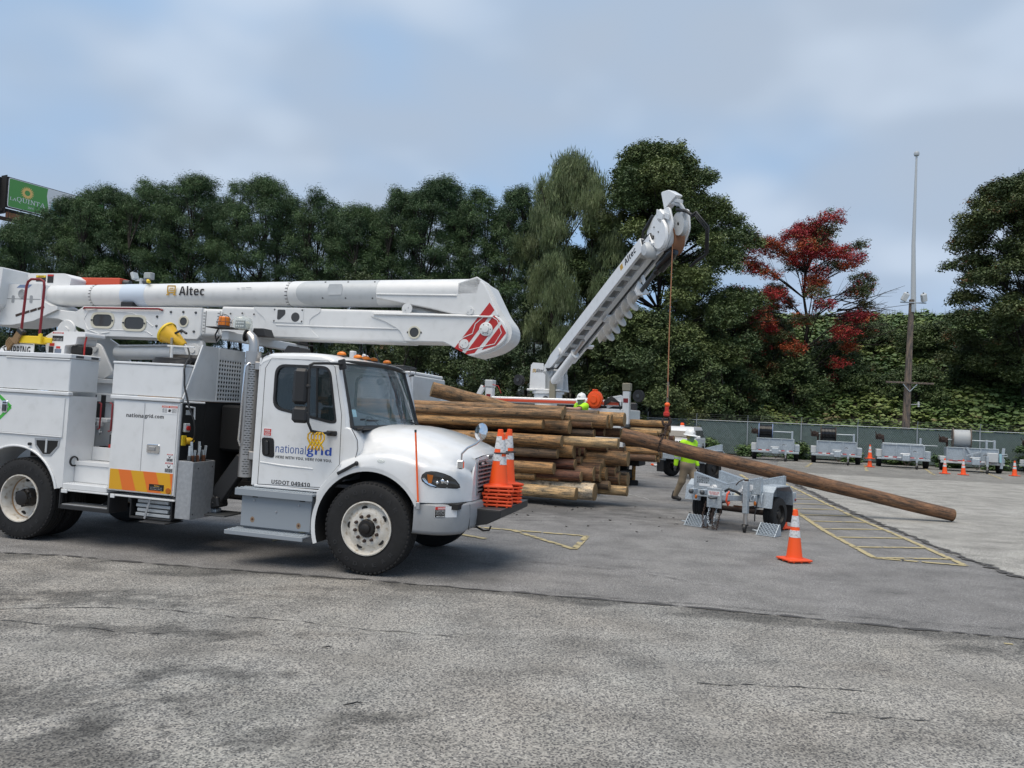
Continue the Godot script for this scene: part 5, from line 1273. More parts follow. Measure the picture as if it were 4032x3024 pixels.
# ---------- the bucket truck ----------
const FX := Transform3D(Vector3(0, 0, -1), Vector3(0, 1, 0), Vector3(1, 0, 0), Vector3.ZERO)   # outlines drawn in (-z, y), pushed along x
var TT := Transform3D()
func truck_wheel(t: Node, x: float, y: float, zo: float, sd: float, rear: bool, letters: bool) -> void:
	# zo: the outer face, sd: which way it looks
	var c := Vector3(x, y, zo); var ax := Vector3(0, 0, sd)
	var prof := [Vector2(0.300, -0.03), Vector2(0.315, -0.006), Vector2(0.35, 0.0), Vector2(0.42, 0.002), Vector2(0.475, -0.006), Vector2(0.500, -0.018), Vector2(0.515, -0.03), Vector2(0.524, -0.042)]
	for k in 4:
		var g := -0.075 - k * 0.045
		prof += [Vector2(0.526, g + 0.012), Vector2(0.514, g + 0.009), Vector2(0.514, g - 0.001), Vector2(0.526, g - 0.004)]
	prof += [Vector2(0.524, -0.240), Vector2(0.50, -0.262), Vector2(0.42, -0.28), Vector2(0.33, -0.275), Vector2(0.30, -0.25)]
	var w := part(t, "wheel", MB.new().lathe(prof, c, ax, 48), "rubber")
	var lug := MB.new()
	for k in 58:
		var a := TAU * k / 58.0
		var d := Vector3(cos(a), sin(a), 0)
		lug.box(c + d * 0.508 + ax * -0.028, Vector3(0.020, 0.034, 0.030), 0.003, Basis(d, Vector3(-d.y, d.x, 0), Vector3.BACK))
	part(w, "tread_shoulder", lug, "rubber")
	if rear:
		part(w, "rim", MB.new().lathe([Vector2(0.305, -0.02), Vector2(0.306, 0.004), Vector2(0.292, 0.004), Vector2(0.282, -0.03), Vector2(0.272, -0.06), Vector2(0.262, -0.15), Vector2(0.23, -0.175), Vector2(0.17, -0.185), Vector2(0.10, -0.185)], c, ax, 40), "wheel_white")
		part(w, "rust_band", MB.new().lathe([Vector2(0.2625, -0.132), Vector2(0.258, -0.156), Vector2(0.2475, -0.166)], c, ax, 40), mat("rim_rust", lin(0.38, 0.24, 0.13), 0.8) if not M.has("rim_rust") else "rim_rust")
		var hub := part(w, "hub", MB.new().lathe([Vector2(0.12, -0.185), Vector2(0.115, -0.08), Vector2(0.10, -0.07), Vector2(0.095, -0.03), Vector2(0.07, -0.02), Vector2(0.0, -0.02)], c, ax, 20), "hub_dark")
		for k in 8:
			var a := TAU * k / 8.0
			part(w, "lug_nut", MB.new().lathe([Vector2(0.014, 0), Vector2(0.014, 0.05), Vector2(0.0, 0.055)], c + Vector3(cos(a), sin(a), 0) * 0.105 + ax * -0.10, ax, 6), "hub_dark")
	else:
		part(w, "rim", MB.new().lathe([Vector2(0.305, -0.02), Vector2(0.306, 0.006), Vector2(0.293, 0.008), Vector2(0.286, -0.012), Vector2(0.276, -0.05), Vector2(0.262, -0.062), Vector2(0.24, -0.055), Vector2(0.215, -0.036), Vector2(0.19, -0.024), Vector2(0.175, -0.022), Vector2(0.10, -0.022)], c, ax, 40), "wheel_white")
		part(w, "hub", MB.new().lathe([Vector2(0.106, -0.03), Vector2(0.105, -0.015), Vector2(0.09, 0.005), Vector2(0.06, 0.008), Vector2(0.055, 0.035), Vector2(0.035, 0.045), Vector2(0.0, 0.045)], c, ax, 20), "hub_dark")
		for k in 10:
			var a := TAU * k / 10.0 + 0.2
			part(w, "lug_nut", MB.new().lathe([Vector2(0.020, -0.025), Vector2(0.019, 0.0), Vector2(0.015, 0.015), Vector2(0.0, 0.02)], c + Vector3(cos(a), sin(a), 0) * 0.142, ax, 8), "dark_rust")
	for k in 5:
		var a := TAU * k / 5.0 + 0.55
		var rr2 := 0.228
		var p := c + Vector3(cos(a), sin(a), 0) * rr2
		var hb := Basis(Vector3(-sin(a), cos(a), 0), Vector3(cos(a), sin(a), 0), Vector3.BACK)
		part(w, "hand_hole", MB.new().prism(circ(0, 0, 0.036, 14, 0.024), -0.004, 0.004, 0.0, Transform3D(hb, p + ax * (-0.170 if rear else -0.045))), "black_matte")
	if letters:
		for q in [["GOODYEAR", 3.6, 5.6], ["GOODYEAR", 2.5, 0.6]]:
			var s: String = q[0]
			for k in s.length():
				var a: float = lerpf(q[1], q[2], float(k) / (s.length() - 1))
				var d := Vector3(cos(a), sin(a), 0)
				text(w, "lettering", s[k], -0.026, -0.02, 0.026, 0.026, 0.0, "rubber_mark", true, false, Basis(d.cross(Vector3.BACK) * -1.0 if a > PI else Vector3(sin(a), -cos(a), 0), -d if a > PI else d, Vector3.BACK), c + d * 0.415 + ax * 0.006)
func zo(x: float) -> float:   # how far the fender's outer face has turned in towards the grille
	var d := [-9.0, 0.0, 0.5, 0.0, 0.62, -0.015, 0.75, -0.07, 0.85, -0.16, 0.93, -0.30, 0.98, -0.44, 1.02, -0.56, 9.0, -0.56]
	for i in range(0, d.size() - 2, 2):
		if x <= d[i + 2]: return lerpf(d[i + 1], d[i + 3], (x - d[i]) / (d[i + 2] - d[i]))
	return -0.56
func ip(d: Array, x: float) -> float:
	for i in range(0, d.size() - 2, 2):
		if x <= d[i + 2]: return lerpf(d[i + 1], d[i + 3], clampf((x - d[i]) / (d[i + 2] - d[i]), 0, 1))
	return d[-1]
func onfender(x: float, y: float, off := 0.0) -> Vector3:   # moves a point seen on the plane z = -0.12 on to the fender
	var eye := Vector3(3.727, 1.929, 8.019); var q := Vector3(x, y, -0.12); var p := q
	for k in 8: p = eye + (q - eye) * ((zo(p.x) - 0.012 + off - eye.z) / (q.z - eye.z))
	return p
func strip(parent: Node, called: String, pts: Array, r: float, mt: String) -> MeshInstance3D:
	return part(parent, called, MB.new().tube(pts, r, 6), mt)

func build_bucket_truck() -> void:
	var A := deg_to_rad(15.0); var T := deg_to_rad(0.9)
	var X := Vector3(cos(A), 0, sin(A)); var Z := Vector3(-sin(A), 0, cos(A))
	var t := thing("bucket_truck", "white bucket truck with folded aerial boom in the foreground", "truck", Vector3(-1.553, 0.004, -8.718))
	t.transform.basis = Basis(X * cos(T) - Vector3.UP * sin(T), X * sin(T) + Vector3.UP * cos(T), Z)
	TT = t.transform
	# chassis, axles
	part(t, "chassis", MB.new().b2(-6.9, 0.58, -1.0, 0.9, 0.82, -0.88, 0.01).b2(-6.9, 0.58, -1.56, 0.9, 0.82, -1.44, 0.01).b2(-2.5, 0.62, -1.5, -1.6, 0.85, -0.9, 0.02), "black_matte")
	part(t, "axle", MB.new().cyl(Vector3(-0.03, 0.5, -2.1), Vector3(-0.03, 0.5, -0.3), 0.07, 10), "black_matte")
	part(t, "axle", MB.new().cyl(Vector3(-4.9, 0.45, -2.1), Vector3(-4.9, 0.45, -0.3), 0.10, 10).ball(Vector3(-4.9, 0.45, -1.2), Vector3(0.25, 0.24, 0.24)), "black_matte")
	part(t, "gearbox", MB.new().b2(-1.5, 0.45, -1.45, 0.7, 1.0, -0.8, 0.05), "black_matte")
	part(t, "fuel_tank", MB.new().b2(-3.4, 0.42, -2.35, -1.9, 0.95, -1.75, 0.08), "black_matte")
	truck_wheel(t, -0.03, 0.518, 0.0, 1.0, false, true)
	truck_wheel(t, -0.03, 0.518, -2.34, -1.0, false, false)
	truck_wheel(t, -4.92, 0.445, 0.0, 1.0, true, true)
	truck_wheel(t, -4.92, 0.445, -0.31, 1.0, true, false)
	truck_wheel(t, -4.92, 0.445, -2.44, -1.0, true, false)
	truck_wheel(t, -4.92, 0.445, -2.13, -1.0, true, false)
	truck_cab(t)
	truck_hood(t)
	truck_body(t)
	truck_boom(t)
	truck_extras(t)

func truck_cab(t: Node) -> void:
	var outer := rp([-1.575, 0.875, 0.03, -0.665, 0.900, 0.0, -0.43, 1.17, 0.05, -0.415, 1.62, 0.0, -0.43, 1.78, 0.0, -0.56, 2.36, 0.06, -0.68, 2.42, 0.08, -1.575, 2.43, 0.10])
	var hole := rp([-1.385, 1.80, 0.12, -0.60, 1.665, 0.06, -0.53, 1.68, 0.05, -0.655, 2.335, 0.12, -1.385, 2.335, 0.14], 5)
	var hole2 := rp([-1.355, 1.825, 0.10, -0.61, 1.695, 0.06, -0.56, 1.71, 0.04, -0.675, 2.305, 0.10, -1.355, 2.305, 0.12], 5)
	for sd in 2:
		var z := -0.10 if sd == 0 else -2.24
		var o := 1.0 if sd == 0 else -1.0
		var dr := part(t, "door", MB.new().ringplate(outer, hole, z - 0.04 * o, z), "white_paint")
		part(dr, "window_seal", MB.new().ringplate(hole, hole2, z - 0.03 * o, z + 0.004 * o), "black_plastic")
		part(dr, "window", MB.new().prism(hole2, z - 0.022 * o, z - 0.016 * o), "glass")
		part(dr, "quarter_post", MB.new().bar(Vector3(-0.80, 1.73, z - 0.010 * o), Vector3(-0.835, 2.31, z - 0.010 * o), 0.012, 0.022, 0.002), "black_plastic")
		if sd == 1: continue
		strip(dr, "door_gap", [Vector3(-1.515, 0.893, z), Vector3(-1.515, 2.28, z), Vector3(-1.44, 2.40, z), Vector3(-0.69, 2.395, z), Vector3(-0.60, 2.33, z), Vector3(-0.475, 1.775, z), Vector3(-0.462, 1.20, z), Vector3(-0.69, 0.918, z), Vector3(-1.515, 0.893, z)], 0.0035, "line_black")
		part(dr, "handle_recess", MB.new().prism(rp([-1.503, 1.451, 0.04, -1.336, 1.454, 0.04, -1.312, 1.212, 0.05, -1.478, 1.236, 0.04]), z, z + 0.008, 0.004), "black_gloss")
		part(dr, "handle", MB.new().prism(rp([-1.45, 1.415, 0.02, -1.40, 1.415, 0.02, -1.385, 1.25, 0.02, -1.43, 1.25, 0.02]), z + 0.008, z + 0.026, 0.005), "black_plastic")
		part(dr, "crease", MB.new().tube([Vector3(-1.50, 1.155, z - 0.006), Vector3(-1.2, 1.135, z - 0.002), Vector3(-0.80, 1.125, z - 0.005)], 0.012, 8), "white_paint")
		part(dr, "lower_moulding", MB.new().b2(-1.56, 0.86, z - 0.05, -0.70, 0.885, z + 0.006, 0.004), "white_paint")
		text(dr, "lettering", "national", -1.305, 1.287, -0.905, 1.385, z + 0.002, "blue_thin")
		text(dr, "lettering", "grid", -0.895, 1.262, -0.572, 1.388, z + 0.002, "blue", true)
		text(dr, "lettering", "HERE WITH YOU. HERE FOR YOU.", -1.298, 1.217, -0.560, 1.250, z + 0.002, "line_black", true)
		text(dr, "lettering", "USDOT 049410", -1.330, 0.912, -0.822, 0.960, z + 0.002, "line_black", true)
		var fs := part(dr, "fire_sticker", MB.new().b2(-1.485, 1.467, z, -1.369, 1.566, z + 0.003, 0.0), "paper")
		part(fs, "print", MB.new().b2(-1.475, 1.477, z + 0.003, -1.379, 1.556, z + 0.005, 0.0), "sign_red")
		text(fs, "lettering", "FIRE", -1.462, 1.524, -1.392, 1.546, z + 0.006, "paper", true)
		text(fs, "lettering", "EXTINGUISHER", -1.470, 1.508, -1.384, 1.517, z + 0.006, "paper", true)
		text(fs, "lettering", "INSIDE", -1.462, 1.484, -1.392, 1.500, z + 0.006, "paper", true)
	# roof
	var rows := []
	for s in [[-1.585, 2.26], [-1.58, 2.36], [-1.55, 2.43], [-1.46, 2.468], [-1.2, 2.48], [-0.95, 2.485], [-0.78, 2.478], [-0.68, 2.455], [-0.61, 2.42], [-0.575, 2.385]]:
		var r := PackedVector3Array()
		for q in [[-0.097, -0.085], [-0.10, -0.045], [-0.125, -0.016], [-0.18, 0.0], [-0.35, 0.008], [-0.8, 0.014], [-1.17, 0.016], [-1.54, 0.014], [-1.99, 0.008], [-2.16, 0.0], [-2.215, -0.016], [-2.24, -0.045], [-2.243, -0.085]]:
			var bulge := 0.0
			if s[0] > -0.75: bulge = 0.16 * (1.0 - pow((q[0] + 1.17) / 1.07, 2.0)) * (s[0] + 0.75) / 0.175
			r.append(Vector3(s[0] + bulge * 0.6, s[1] + (q[1] if s[1] > 2.4 else q[1] * 0.6), q[0]))
		rows.append(r)
	part(t, "roof", MB.new().grid(rows), "white_paint")
	part(t, "roof_edge_trim", MB.new().tube([Vector3(-1.59, 2.30, -0.11), Vector3(-1.575, 2.42, -0.12), Vector3(-1.50, 2.468, -0.14)], 0.012, 8), "black_plastic")
	part(t, "cab_rear_wall", MB.new().ringplate(pv([0.1, 0.88, 2.24, 0.88, 2.24, 2.40, 0.1, 2.40]), rr(0.45, 1.75, 1.9, 2.25, 0.08), -1.60, -1.575, FX), "white_paint")
	part(t, "cab_rear_window", MB.new().prism(rr(0.45, 1.75, 1.9, 2.25, 0.08), -1.592, -1.586, 0.0, FX), "glass")
	part(t, "floor", MB.new().b2(-1.57, 0.93, -2.2, -0.3, 0.97, -0.14, 0.005), "interior")
	part(t, "headliner", MB.new().b2(-1.55, 2.36, -2.2, -0.72, 2.38, -0.14, 0.0), "interior_light")
	# windscreen between the pillars
	var wr := []; var fr := []; var inner := []
	for k in 6:
		var f := k / 5.0
		var r := PackedVector3Array(); var r2 := PackedVector3Array()
		for j in 13:
			var g := j / 12.0
			var zz := lerpf(lerpf(-0.16, -0.24, f), lerpf(-2.18, -2.10, f), g)
			var b := 1.0 - pow(g * 2.0 - 1.0, 2.0)
			r.append(Vector3(lerpf(-0.36, -0.60, f) + b * lerpf(0.17, 0.11, f), lerpf(1.625, 2.395, f) + b * 0.02, zz))
		wr.append(r)
	part(t, "windscreen", MB.new().grid(wr), "glass_clear")
	var rim := []
	for p in wr[0]: rim.append(p)
	for k in range(1, 6): rim.append(wr[k][12])
	for j in range(11, -1, -1): rim.append(wr[5][j])
	for k in range(4, -1, -1): rim.append(wr[k][0])
	part(t, "windscreen_seal", MB.new().tube(rim, 0.030, 8, false), "black_plastic")
	for sd in 2:
		var pr := []
		for k in 7:
			var f := k / 6.0
			var e: Vector3 = wr[mini(k, 5)][0 if sd == 0 else 12]
			e.y = lerpf(1.60, 2.40, f); e.x = lerpf(-0.355, -0.60, f)
			var ox := ip([1.60, -0.415, 1.78, -0.43, 2.36, -0.56, 2.42, -0.62], e.y)
			var oz := -0.10 if sd == 0 else -2.24
			pr.append(PackedVector3Array([Vector3(ox - 0.02, e.y, oz), Vector3(ox + 0.02, e.y, oz - (0.01 if sd == 0 else -0.01)), Vector3(lerpf(ox, e.x, 0.75) + 0.012, e.y, lerpf(oz, e.z, 0.6)), Vector3(e.x, e.y, e.z)]))
		part(t, "pillar", MB.new().grid(pr), "white_paint")
	# inside
	for zz in [-0.62, -1.72]:
		var st := part(t, "seat", MB.new().box(Vector3(-1.05, 1.25, zz), Vector3(0.5, 0.14, 0.5), 0.05).box(Vector3(-1.32, 1.65, zz), Vector3(0.14, 0.75, 0.46), 0.05, Basis(Vector3.BACK, 0.15)), "interior")
		part(st, "headrest", MB.new().box(Vector3(-1.40, 2.10, zz), Vector3(0.1, 0.18, 0.28), 0.03), "interior")
		part(st, "base", MB.new().b2(-1.2, 0.97, zz - 0.15, -0.9, 1.18, zz + 0.15, 0.02), "interior")
	part(t, "dashboard", MB.new().prism(rp([-0.72, 1.0, 0.02, -0.42, 1.0, 0.02, -0.38, 1.58, 0.04, -0.62, 1.60, 0.06, -0.75, 1.45, 0.05]), -2.18, -0.16, 0.01), "interior_light")
	var sw := []
	for k in 25:
		var a := TAU * k / 24.0
		sw.append(Vector3(-0.80, 1.56, -1.72) + Basis(Vector3.BACK, 0.5) * Vector3(0, sin(a) * 0.21, cos(a) * 0.21))
	var swm := part(t, "steering_wheel", MB.new().tube(sw, 0.015, 7, false), "black_plastic")
	part(swm, "column", MB.new().cyl(Vector3(-0.80, 1.56, -1.72), Vector3(-0.58, 1.42, -1.72), 0.03, 8).bar(sw[0], sw[12], 0.02, 0.03), "black_plastic")
	part(t, "papers", MB.new().box(Vector3(-0.50, 1.625, -1.3), Vector3(0.2, 0.012, 0.3), 0.002, Basis(Vector3.UP, 0.4)), "paper")
	part(t, "inspection_sticker", MB.new().box(Vector3(-0.405, 1.80, -0.28), Vector3(0.003, 0.09, 0.1), 0.0, Basis(Vector3.BACK, 0.3)), "billboard_blue")
	# roof lamps and aerials
	for zz in [-0.50, -0.94, -1.17, -1.40, -1.84]:
		var l := part(t, "roof_lamp", MB.new().ball(Vector3(-0.735, 2.505, zz), Vector3(0.062, 0.036, 0.036), 12, 8), "amber")
		part(l, "base", MB.new().box(Vector3(-0.735, 2.485, zz), Vector3(0.13, 0.014, 0.08), 0.004), "black_plastic")
	for q in [[-1.33, 0.02], [-1.75, -0.35]]:
		part(t, "aerial", MB.new().tube([Vector3(-0.80, 2.48, q[0]), Vector3(-0.83 + q[1] * 0.2, 2.68, q[0]), Vector3(-0.90 + q[1], 3.35, q[0])], [0.008, 0.004, 0.0025], 5), "steel_dark")
	part(t, "roof_box", MB.new().prism(rp([-1.42, 2.482, 0.01, -1.18, 2.486, 0.01, -1.20, 2.56, 0.02, -1.36, 2.575, 0.02]), -0.55, -0.3, 0.005), "black_plastic")
	# mirrors
	var mf := part(t, "mirror", MB.new().tube([Vector3(-0.50, 2.365, -0.08), Vector3(-0.60, 2.355, 0.10), Vector3(-0.72, 2.345, 0.18), Vector3(-0.755, 2.32, 0.20), Vector3(-0.757, 2.25, 0.20), Vector3(-0.735, 1.75, 0.20), Vector3(-0.73, 1.67, 0.20), Vector3(-0.70, 1.58, 0.17), Vector3(-0.63, 1.555, 0.05), Vector3(-0.585, 1.56, -0.09)], 0.016, 8), "black_plastic")
	part(mf, "upper_housing", MB.new().box(Vector3(-0.85, 2.075, 0.20), Vector3(0.17, 0.41, 0.12), 0.045, Basis(Vector3.UP, 0.25)), "black_plastic")
	part(mf, "lower_housing", MB.new().box(Vector3(-0.83, 1.755, 0.20), Vector3(0.19, 0.19, 0.12), 0.045, Basis(Vector3.UP, 0.25)), "black_plastic")
	part(mf, "upper_glass", MB.new().box(Vector3(-0.937, 2.075, 0.18), Vector3(0.004, 0.34, 0.09), 0.001, Basis(Vector3.UP, 0.25)), "mirror_glass")
	part(mf, "mount", MB.new().box(Vector3(-0.50, 2.36, -0.085), Vector3(0.09, 0.12, 0.03), 0.012, Basis(Vector3.BACK, 0.25)).box(Vector3(-0.58, 1.555, -0.085), Vector3(0.13, 0.06, 0.03), 0.012), "black_plastic")
	part(mf, "joint", MB.new().box(Vector3(-0.765, 2.08, 0.20), Vector3(0.07, 0.05, 0.05), 0.015).box(Vector3(-0.755, 1.77, 0.20), Vector3(0.06, 0.05, 0.05), 0.015), "black_plastic")
	part(t, "mirror", MB.new().box(Vector3(-0.83, 2.0, -2.56), Vector3(0.1, 0.45, 0.2), 0.04).tube([Vector3(-0.50, 2.365, -2.25), Vector3(-0.75, 2.34, -2.5), Vector3(-0.75, 1.6, -2.5), Vector3(-0.58, 1.56, -2.25)], 0.016, 7), "black_plastic")
	# under-door step box
	var sb := part(t, "step_box", MB.new().prism(rp([-1.66, 0.40, 0.01, -0.74, 0.40, 0.01, -0.74, 0.80, 0.01, -1.66, 0.80, 0.01]), -0.42, -0.02, 0.005), "step_grey")
	part(sb, "top_step", MB.new().b2(-1.715, 0.815, -0.22, -0.70, 0.845, 0.05, 0.006).b2(-1.715, 0.765, 0.035, -0.70, 0.845, 0.052, 0.004).b2(-1.66, 0.846, -0.24, -0.75, 0.875, -0.21, 0.004), "step_grey")
	part(sb, "bottom_step", MB.new().b2(-1.76, 0.345, -0.12, -0.74, 0.365, 0.14, 0.005).b2(-1.76, 0.315, 0.125, -0.74, 0.365, 0.142, 0.004), "step_grey")
	var tr := MB.new()
	for i in 30:
		for j in 5:
			tr.box(Vector3(-1.70 + i * 0.032 + (j % 2) * 0.016, 0.849, -0.15 + j * 0.042), Vector3(0.02, 0.008, 0.012), 0.002)
			tr.box(Vector3(-1.73 + i * 0.032 + (j % 2) * 0.016, 0.369, -0.08 + j * 0.045), Vector3(0.02, 0.008, 0.012), 0.002)
	part(sb, "tread_bumps", tr, "galvanised").set_meta("kind", "stuff")
	for q in [[-1.50, 0.49, "rust"], [-0.89, 0.47, "rust"], [-1.19, 0.60, "aluminium"], [-1.49, 0.71, "aluminium"], [-0.90, 0.70, "aluminium"]]:
		var bo := part(sb, "bolt", MB.new().lathe([Vector2(0.013, 0), Vector2(0.011, 0.01), Vector2(0, 0.013)], Vector3(q[0], q[1], -0.02), Vector3.BACK, 8), q[2])
		if q[2] == "rust": part(bo, "rust_stain", MB.new().prism(circ(q[0], q[1] - 0.006, 0.03, 9, 0.036), -0.0195, -0.0185), mat("rust_pale", lin(0.26, 0.19, 0.13), 0.9) if not M.has("rust_pale") else "rust_pale")
	for xx in [-1.48, -0.86]: part(sb, "slot", MB.new().b2(xx - 0.035, 0.745, -0.0195, xx + 0.035, 0.762, -0.017, 0.0), "black_matte")

func truck_hood(t: Node) -> void:
	var yc := [-0.45, 1.635, -0.36, 1.66, -0.2, 1.682, 0.1, 1.685, 0.3, 1.665, 0.5, 1.618, 0.7, 1.555, 0.85, 1.50, 0.93, 1.462, 0.98, 1.425, 1.02, 1.385]
	var ys := [-0.45, 1.25, -0.2, 1.34, 0.0, 1.395, 0.2, 1.405, 0.4, 1.375, 0.55, 1.335, 0.7, 1.295, 0.85, 1.265, 0.93, 1.235, 0.98, 1.20, 1.02, 1.16]
	var rows := []
	var N := 34
	for i in N:
		var x := lerpf(-0.42, 1.02, i / float(N - 1))
		var c := ip(yc, x); var s := ip(ys, x); var o := zo(x)
		var yb := 0.862
		if x < 0.56: yb = maxf(0.862, 0.52 + sqrt(maxf(0.0, 0.675 * 0.675 - (x + 0.03) * (x + 0.03))))
		s = minf(s, c - 0.03)
		var q := [[-1.17, c], [-0.86, c - 0.008], [-0.60, c - 0.030], [-0.43 + o * 0.35, c - 0.065], [-0.335 + o * 0.5, c - 0.115], [-0.275 + o * 0.65, lerpf(c - 0.115, s, 0.42)], [-0.225 + o * 0.8, lerpf(c - 0.115, s, 0.82)], [-0.16 + o, s + 0.004], [-0.07 + o, s - 0.018], [-0.025 + o, s - 0.055], [-0.005 + o, s - 0.11], [0.002 + o, lerpf(s - 0.13, yb, 0.45)], [0.006 + o, yb + 0.02], [0.004 + o, yb]]
		var r := PackedVector3Array()
		for k in range(q.size() - 1, -1, -1): r.append(Vector3(x, q[k][1], q[k][0]))
		for k in range(1, q.size()): r.append(Vector3(x, q[k][1], -2.34 - q[k][0]))
		rows.append(r)
	var hood := part(t, "hood", MB.new().grid(rows), "white_paint")
	# front panel round the grille
	var fo := rp([0.56, 0.862, 0.02, 1.78, 0.862, 0.02, 1.78, 1.16, 0.05, 1.70, 1.345, 0.05, 1.17, 1.388, 0.1, 0.64, 1.345, 0.05, 0.56, 1.16, 0.05])
	var fi := rp([0.70, 0.915, 0.03, 1.64, 0.915, 0.03, 1.67, 1.33, 0.05, 1.36, 1.335, 0.02, 1.28, 1.295, 0.02, 1.06, 1.295, 0.02, 0.98, 1.335, 0.02, 0.67, 1.33, 0.05])
	part(hood, "front_panel", MB.new().ringplate(fo, fi, 1.0, 1.022, FX), "white_paint")
	var gr := part(t, "grille", MB.new().ringplate(fi, rp([0.725, 0.938, 0.02, 1.615, 0.938, 0.02, 1.64, 1.305, 0.03, 1.37, 1.31, 0.02, 1.29, 1.272, 0.02, 1.05, 1.272, 0.02, 0.97, 1.31, 0.02, 0.70, 1.305, 0.03]), 1.0, 1.036, FX), "grille_grey")
	part(gr, "backing", MB.new().b2(0.93, 0.90, -1.68, 0.95, 1.34, -0.66, 0.0), "black_matte")
	for k in 7: part(gr, "slat", MB.new().box(Vector3(1.018, 0.975 + k * 0.048, -1.17), Vector3(0.05, 0.018, 0.92), 0.004, Basis(Vector3.BACK, -0.25)), "grille_grey")
	for k in 5: part(gr, "post", MB.new().b2(0.985, 0.93, -0.86 - k * 0.155 - 0.008, 1.01, 1.31, -0.86 - k * 0.155 + 0.008, 0.002), "grille_grey")
	for zz in [-0.80, -1.54]:
		var ml := part(gr, "marker_lamp", MB.new().b2(1.02, 1.275, zz - 0.055, 1.055, 1.305, zz + 0.055, 0.006), "black_plastic")
		part(ml, "lens", MB.new().b2(1.055, 1.279, zz - 0.045, 1.06, 1.301, zz + 0.045, 0.002), "led")
	var em := part(hood, "emblem", MB.new().prism(rr(1.08, 1.325, 1.26, 1.372, 0.02), 1.022, 1.034, 0.004, FX), "black_gloss")
	part(em, "bezel", MB.new().ringplate(rr(1.072, 1.318, 1.268, 1.379, 0.024), rr(1.082, 1.327, 1.258, 1.370, 0.02), 1.022, 1.037, FX), "chrome")
	# rear part of the fender and the wheel-arch lip
	var ap := PackedVector2Array()
	for k in 15:
		var a := lerpf(deg_to_rad(198.0), deg_to_rad(125.0), k / 14.0)
		ap.append(Vector2(-0.03 + cos(a) * 0.645, 0.52 + sin(a) * 0.645))
	for p in [Vector2(-0.40, 1.22), Vector2(-0.44, 1.18), Vector2(-0.64, 0.94), Vector2(-0.685, 0.86), Vector2(-0.70, 0.30)]: ap.append(p)
	part(hood, "fender_tail", MB.new().prism(ap, -0.16, -0.01, 0.006), "white_paint")
	var lip := []
	var lip2 := []; var lip3 := []
	for k in 33:
		var a := lerpf(deg_to_rad(200.0), deg_to_rad(27.0), k / 32.0)
		var d := Vector3(cos(a), sin(a), 0)
		lip.append(Vector3(-0.03, 0.52, 0) + d * 0.640 + Vector3(0, 0, -0.30)); lip2.append(Vector3(-0.03, 0.52, 0) + d * 0.640 + Vector3(0, 0, 0.004)); lip3.append(Vector3(-0.03, 0.52, 0) + d * 0.685 + Vector3(0, 0, 0.012))
	part(hood, "wheel_arch_lip", MB.new().grid([PackedVector3Array(lip2), PackedVector3Array(lip3)]), "white_paint")
	part(hood, "wheel_well", MB.new().grid([PackedVector3Array(lip), PackedVector3Array(lip2)]).b2(-0.75, 0.55, -0.62, 0.62, 1.22, -0.56, 0.0), "black_matte")
	part(t, "cowl_panel", MB.new().prism(rp([-0.445, 1.16, 0.0, -0.30, 1.16, 0.02, -0.24, 1.30, 0.05, -0.25, 1.50, 0.08, -0.36, 1.635, 0.03, -0.435, 1.635, 0.0]), -0.35, -0.095, 0.012), "white_paint")
	strip(hood, "hood_gap", [Vector3(-0.34, 1.62, -0.11), Vector3(-0.255, 1.50, -0.097), Vector3(-0.24, 1.40, -0.096), Vector3(-0.245, 1.30, -0.06)], 0.004, "line_black")
	part(hood, "hood_latch", MB.new().bar(Vector3(-0.42, 1.105, 0.02), Vector3(-0.20, 1.235, 0.02), 0.02, 0.035, 0.006).ball(Vector3(-0.19, 1.24, 0.02), Vector3(0.028, 0.028, 0.02), 8, 6), "black_plastic")
	part(hood, "side_marker", MB.new().ball(Vector3(0.10, 1.285, -0.005), Vector3(0.05, 0.024, 0.014), 12, 8), "lens_clear")
	part(hood, "cowl", MB.new().box(Vector3(-0.33, 1.615, -1.17), Vector3(0.20, 0.03, 1.95), 0.01, Basis(Vector3.BACK, 0.15)), "black_plastic")
	for q in [[-0.42, -1.05, -0.30], [-1.25, -1.95, -1.25]]:
		part(hood, "wiper", MB.new().tube([Vector3(-0.24, 1.66, q[2] - 0.75), Vector3(-0.26, 1.715, q[0] - 0.35), Vector3(-0.30, 1.725, q[0])], 0.010, 6).bar(Vector3(-0.27, 1.73, q[0] - 0.5), Vector3(-0.34, 1.73, q[0] + 0.1), 0.012, 0.022), "black_plastic")
	# headlamp let into the fender
	var hp := [[0.551, 1.125], [0.562, 1.16], [0.60, 1.19], [0.66, 1.203], [0.72, 1.204], [0.81, 1.19], [0.89, 1.167], [0.955, 1.13], [1.0, 1.085], [1.012, 1.055], [0.98, 1.044], [0.85, 1.034], [0.73, 1.03], [0.65, 1.045], [0.60, 1.066], [0.565, 1.09]]
	var ring := []; var ring2 := []; var cen := Vector3.ZERO
	for q in hp:
		ring.append(onfender(q[0], q[1], 0.008)); ring2.append(onfender(0.76 + (q[0] - 0.76) * 0.93, 1.115 + (q[1] - 1.115) * 0.9, 0.022))
	for p in ring2: cen += p / ring2.size()
	var hl := MB.new()
	hl.grid([PackedVector3Array(ring), PackedVector3Array(ring2)], true)
	var c3 := []
	for p in ring2: c3.append(p.lerp(cen, 0.5) + Vector3(0.012, 0, 0.014))
	hl.grid([PackedVector3Array(ring2), PackedVector3Array(c3)], true); hl.fan(c3, true)
	var lamp := part(t, "headlight", hl, "smoked")
	var sealr := ring.duplicate(); sealr.append(ring[0])
	part(lamp, "seal", MB.new().tube(sealr, 0.006, 6, false), "black_plastic")
	var am := MB.new(); var amr := []
